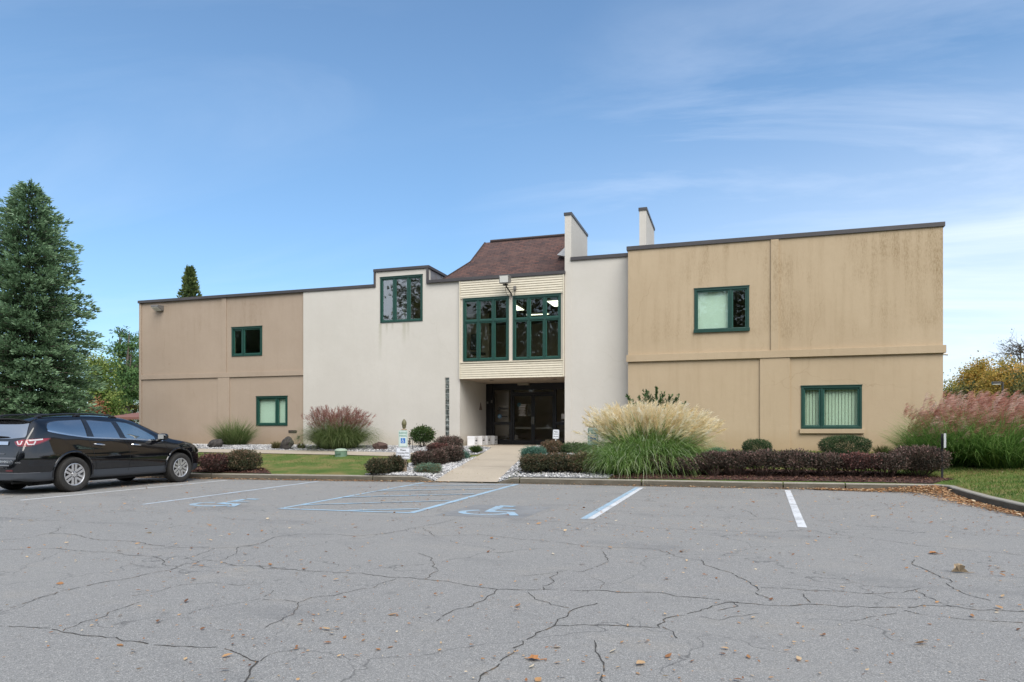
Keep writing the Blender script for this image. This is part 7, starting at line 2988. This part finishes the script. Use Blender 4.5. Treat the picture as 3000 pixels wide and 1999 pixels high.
# drift in the right-hand corner and along the return kerb
n = 5200
u = rng.random(n) ** 1.3
ang = rng.random(n)
dd = np.abs(rng.normal(0, 1, n))
cx_ = 4.5 - u * 2.6 * (ang < .45)
cy_ = 18.35 - u * 5.2 * (ang >= .45)
yk = np.interp(cx_, KX, KY)
xr_ = np.interp(cy_, RY, RX)
X = np.where(ang < .45, cx_, xr_ - .04 - dd * .32 * (1.25 - u))
Yv = np.where(ang < .45, yk - .04 - dd * .34 * (1.25 - u), cy_)
dc = np.hypot(X - 4.45, Yv - 18.3)
pile = np.clip(.14 - dc * .10, 0, .14) * rng.random(n)
put(np.stack([X, Yv], 1), .008 + pile + .02 * rng.random(n), np.full(n, .058))
# scattered over the tarmac
n = 17000
X = rng.uniform(-18, 8, n)
Yv = rng.uniform(3.2, 18, n)
k = (Yv < np.interp(X, KX, KY) - .1) & (X < np.interp(Yv, RY, RX) - .1)
X, Yv = X[k], Yv[k]
cl_ = np.array([mn.noise(Vector((a * .35, b_ * .35, 2))) for a, b_ in zip(X, Yv)])
k = rng.random(len(X)) < np.clip(.50 + cl_ + .02 * X, .12, 1)
X, Yv = X[k], Yv[k]
put(np.stack([X, Yv], 1), np.full(len(X), .005), rng.choice([.020, .028, .040, .060], len(X), p=[.46, .32, .16, .06]))
n = 100
X, Yv = rng.uniform(-6, 5, n), 3.2 + rng.random(n) ** 1.4 * 11
k = X < np.interp(Yv, RY, RX) - .2
put(np.stack([X[k], Yv[k]], 1), np.full(k.sum(), .005), rng.uniform(.028, .058, k.sum()))
# under the car and on lawn, mulch, gravel
n = 420
put(np.stack([rng.uniform(-16.8, -14.2, n), rng.uniform(13.5, 17, n)], 1), np.full(n, .006), np.full(n, .045))
for poly, n in ((LAWN1, 900), (LAWN2, 1500), (MULCH, 260), (MULCH2, 260), (G_LEFT, 120), (G_MID, 120), (G_RIGHT, 120)):
    P = sample_poly(poly, n, rng)
    d = kdist(P[:, 0], P[:, 1])
    P = P[d > .02]
    put(P, gz(P[:, 0], P[:, 1]) + .035, np.full(len(P), .040))
PL, ZL, SL = np.concatenate(PL), np.concatenate(ZL), np.concatenate(SL)
V, F = litter(PL, ZL, SL, rng)
ti = np.clip(rng.normal(.52, .24, len(PL)), 0, 1)
fl_ = np_mesh('fallen_leaves', V, F, T_FALL, tint=np.concatenate([ti, ti]))
tag(fl_, kind='stuff')

# one big curled leaf on the open tarmac and a few more
for (px, py, s_, lb, mt) in ((2811, 1679, .15, 'large pale curled leaf standing up on the open tarmac', .9), (2735, 1624, .12, 'flat orange brown leaf beyond the large curled leaf', .4), (1562, 1935, .095, 'orange leaf lying nearest the viewer in the middle of the tarmac', .45)):
    P = on_z(px, py)
    mb = MB()
    n = 12
    out_ = []
    for k in range(n):
        a = 2 * PI * k / n
        r_ = s_ * (.5 if k % 2 == 0 else .30) * (1.15 if k == 0 else 1)
        curl = (.55 if mt > .6 else .18) * abs(math.sin(a)) * s_
        out_.append((P[0] + r_ * math.cos(a), P[1] + r_ * math.sin(a) * (.75 if mt > .6 else 1), .008 + curl))
    mb.add([(P[0], P[1], .012)] + out_, [(0, 1 + k, 1 + (k + 1) % n) for k in range(n)])
    mb.tube([(P[0] + s_ * .5, P[1], .01), (P[0] + s_ * .85, P[1] + .02, .012)], .003, 5)
    o = mb.build('fallen_leaf', simple('leaf_%d' % px, (.34, .26, .17) if mt > .6 else (.38, .17, .06), .75), fixn=False)
    o.data.transform(Matrix.Translation((-P[0], -P[1], 0)))
    o.location = (P[0], P[1], 0)
    tag(o, lb, 'leaf')
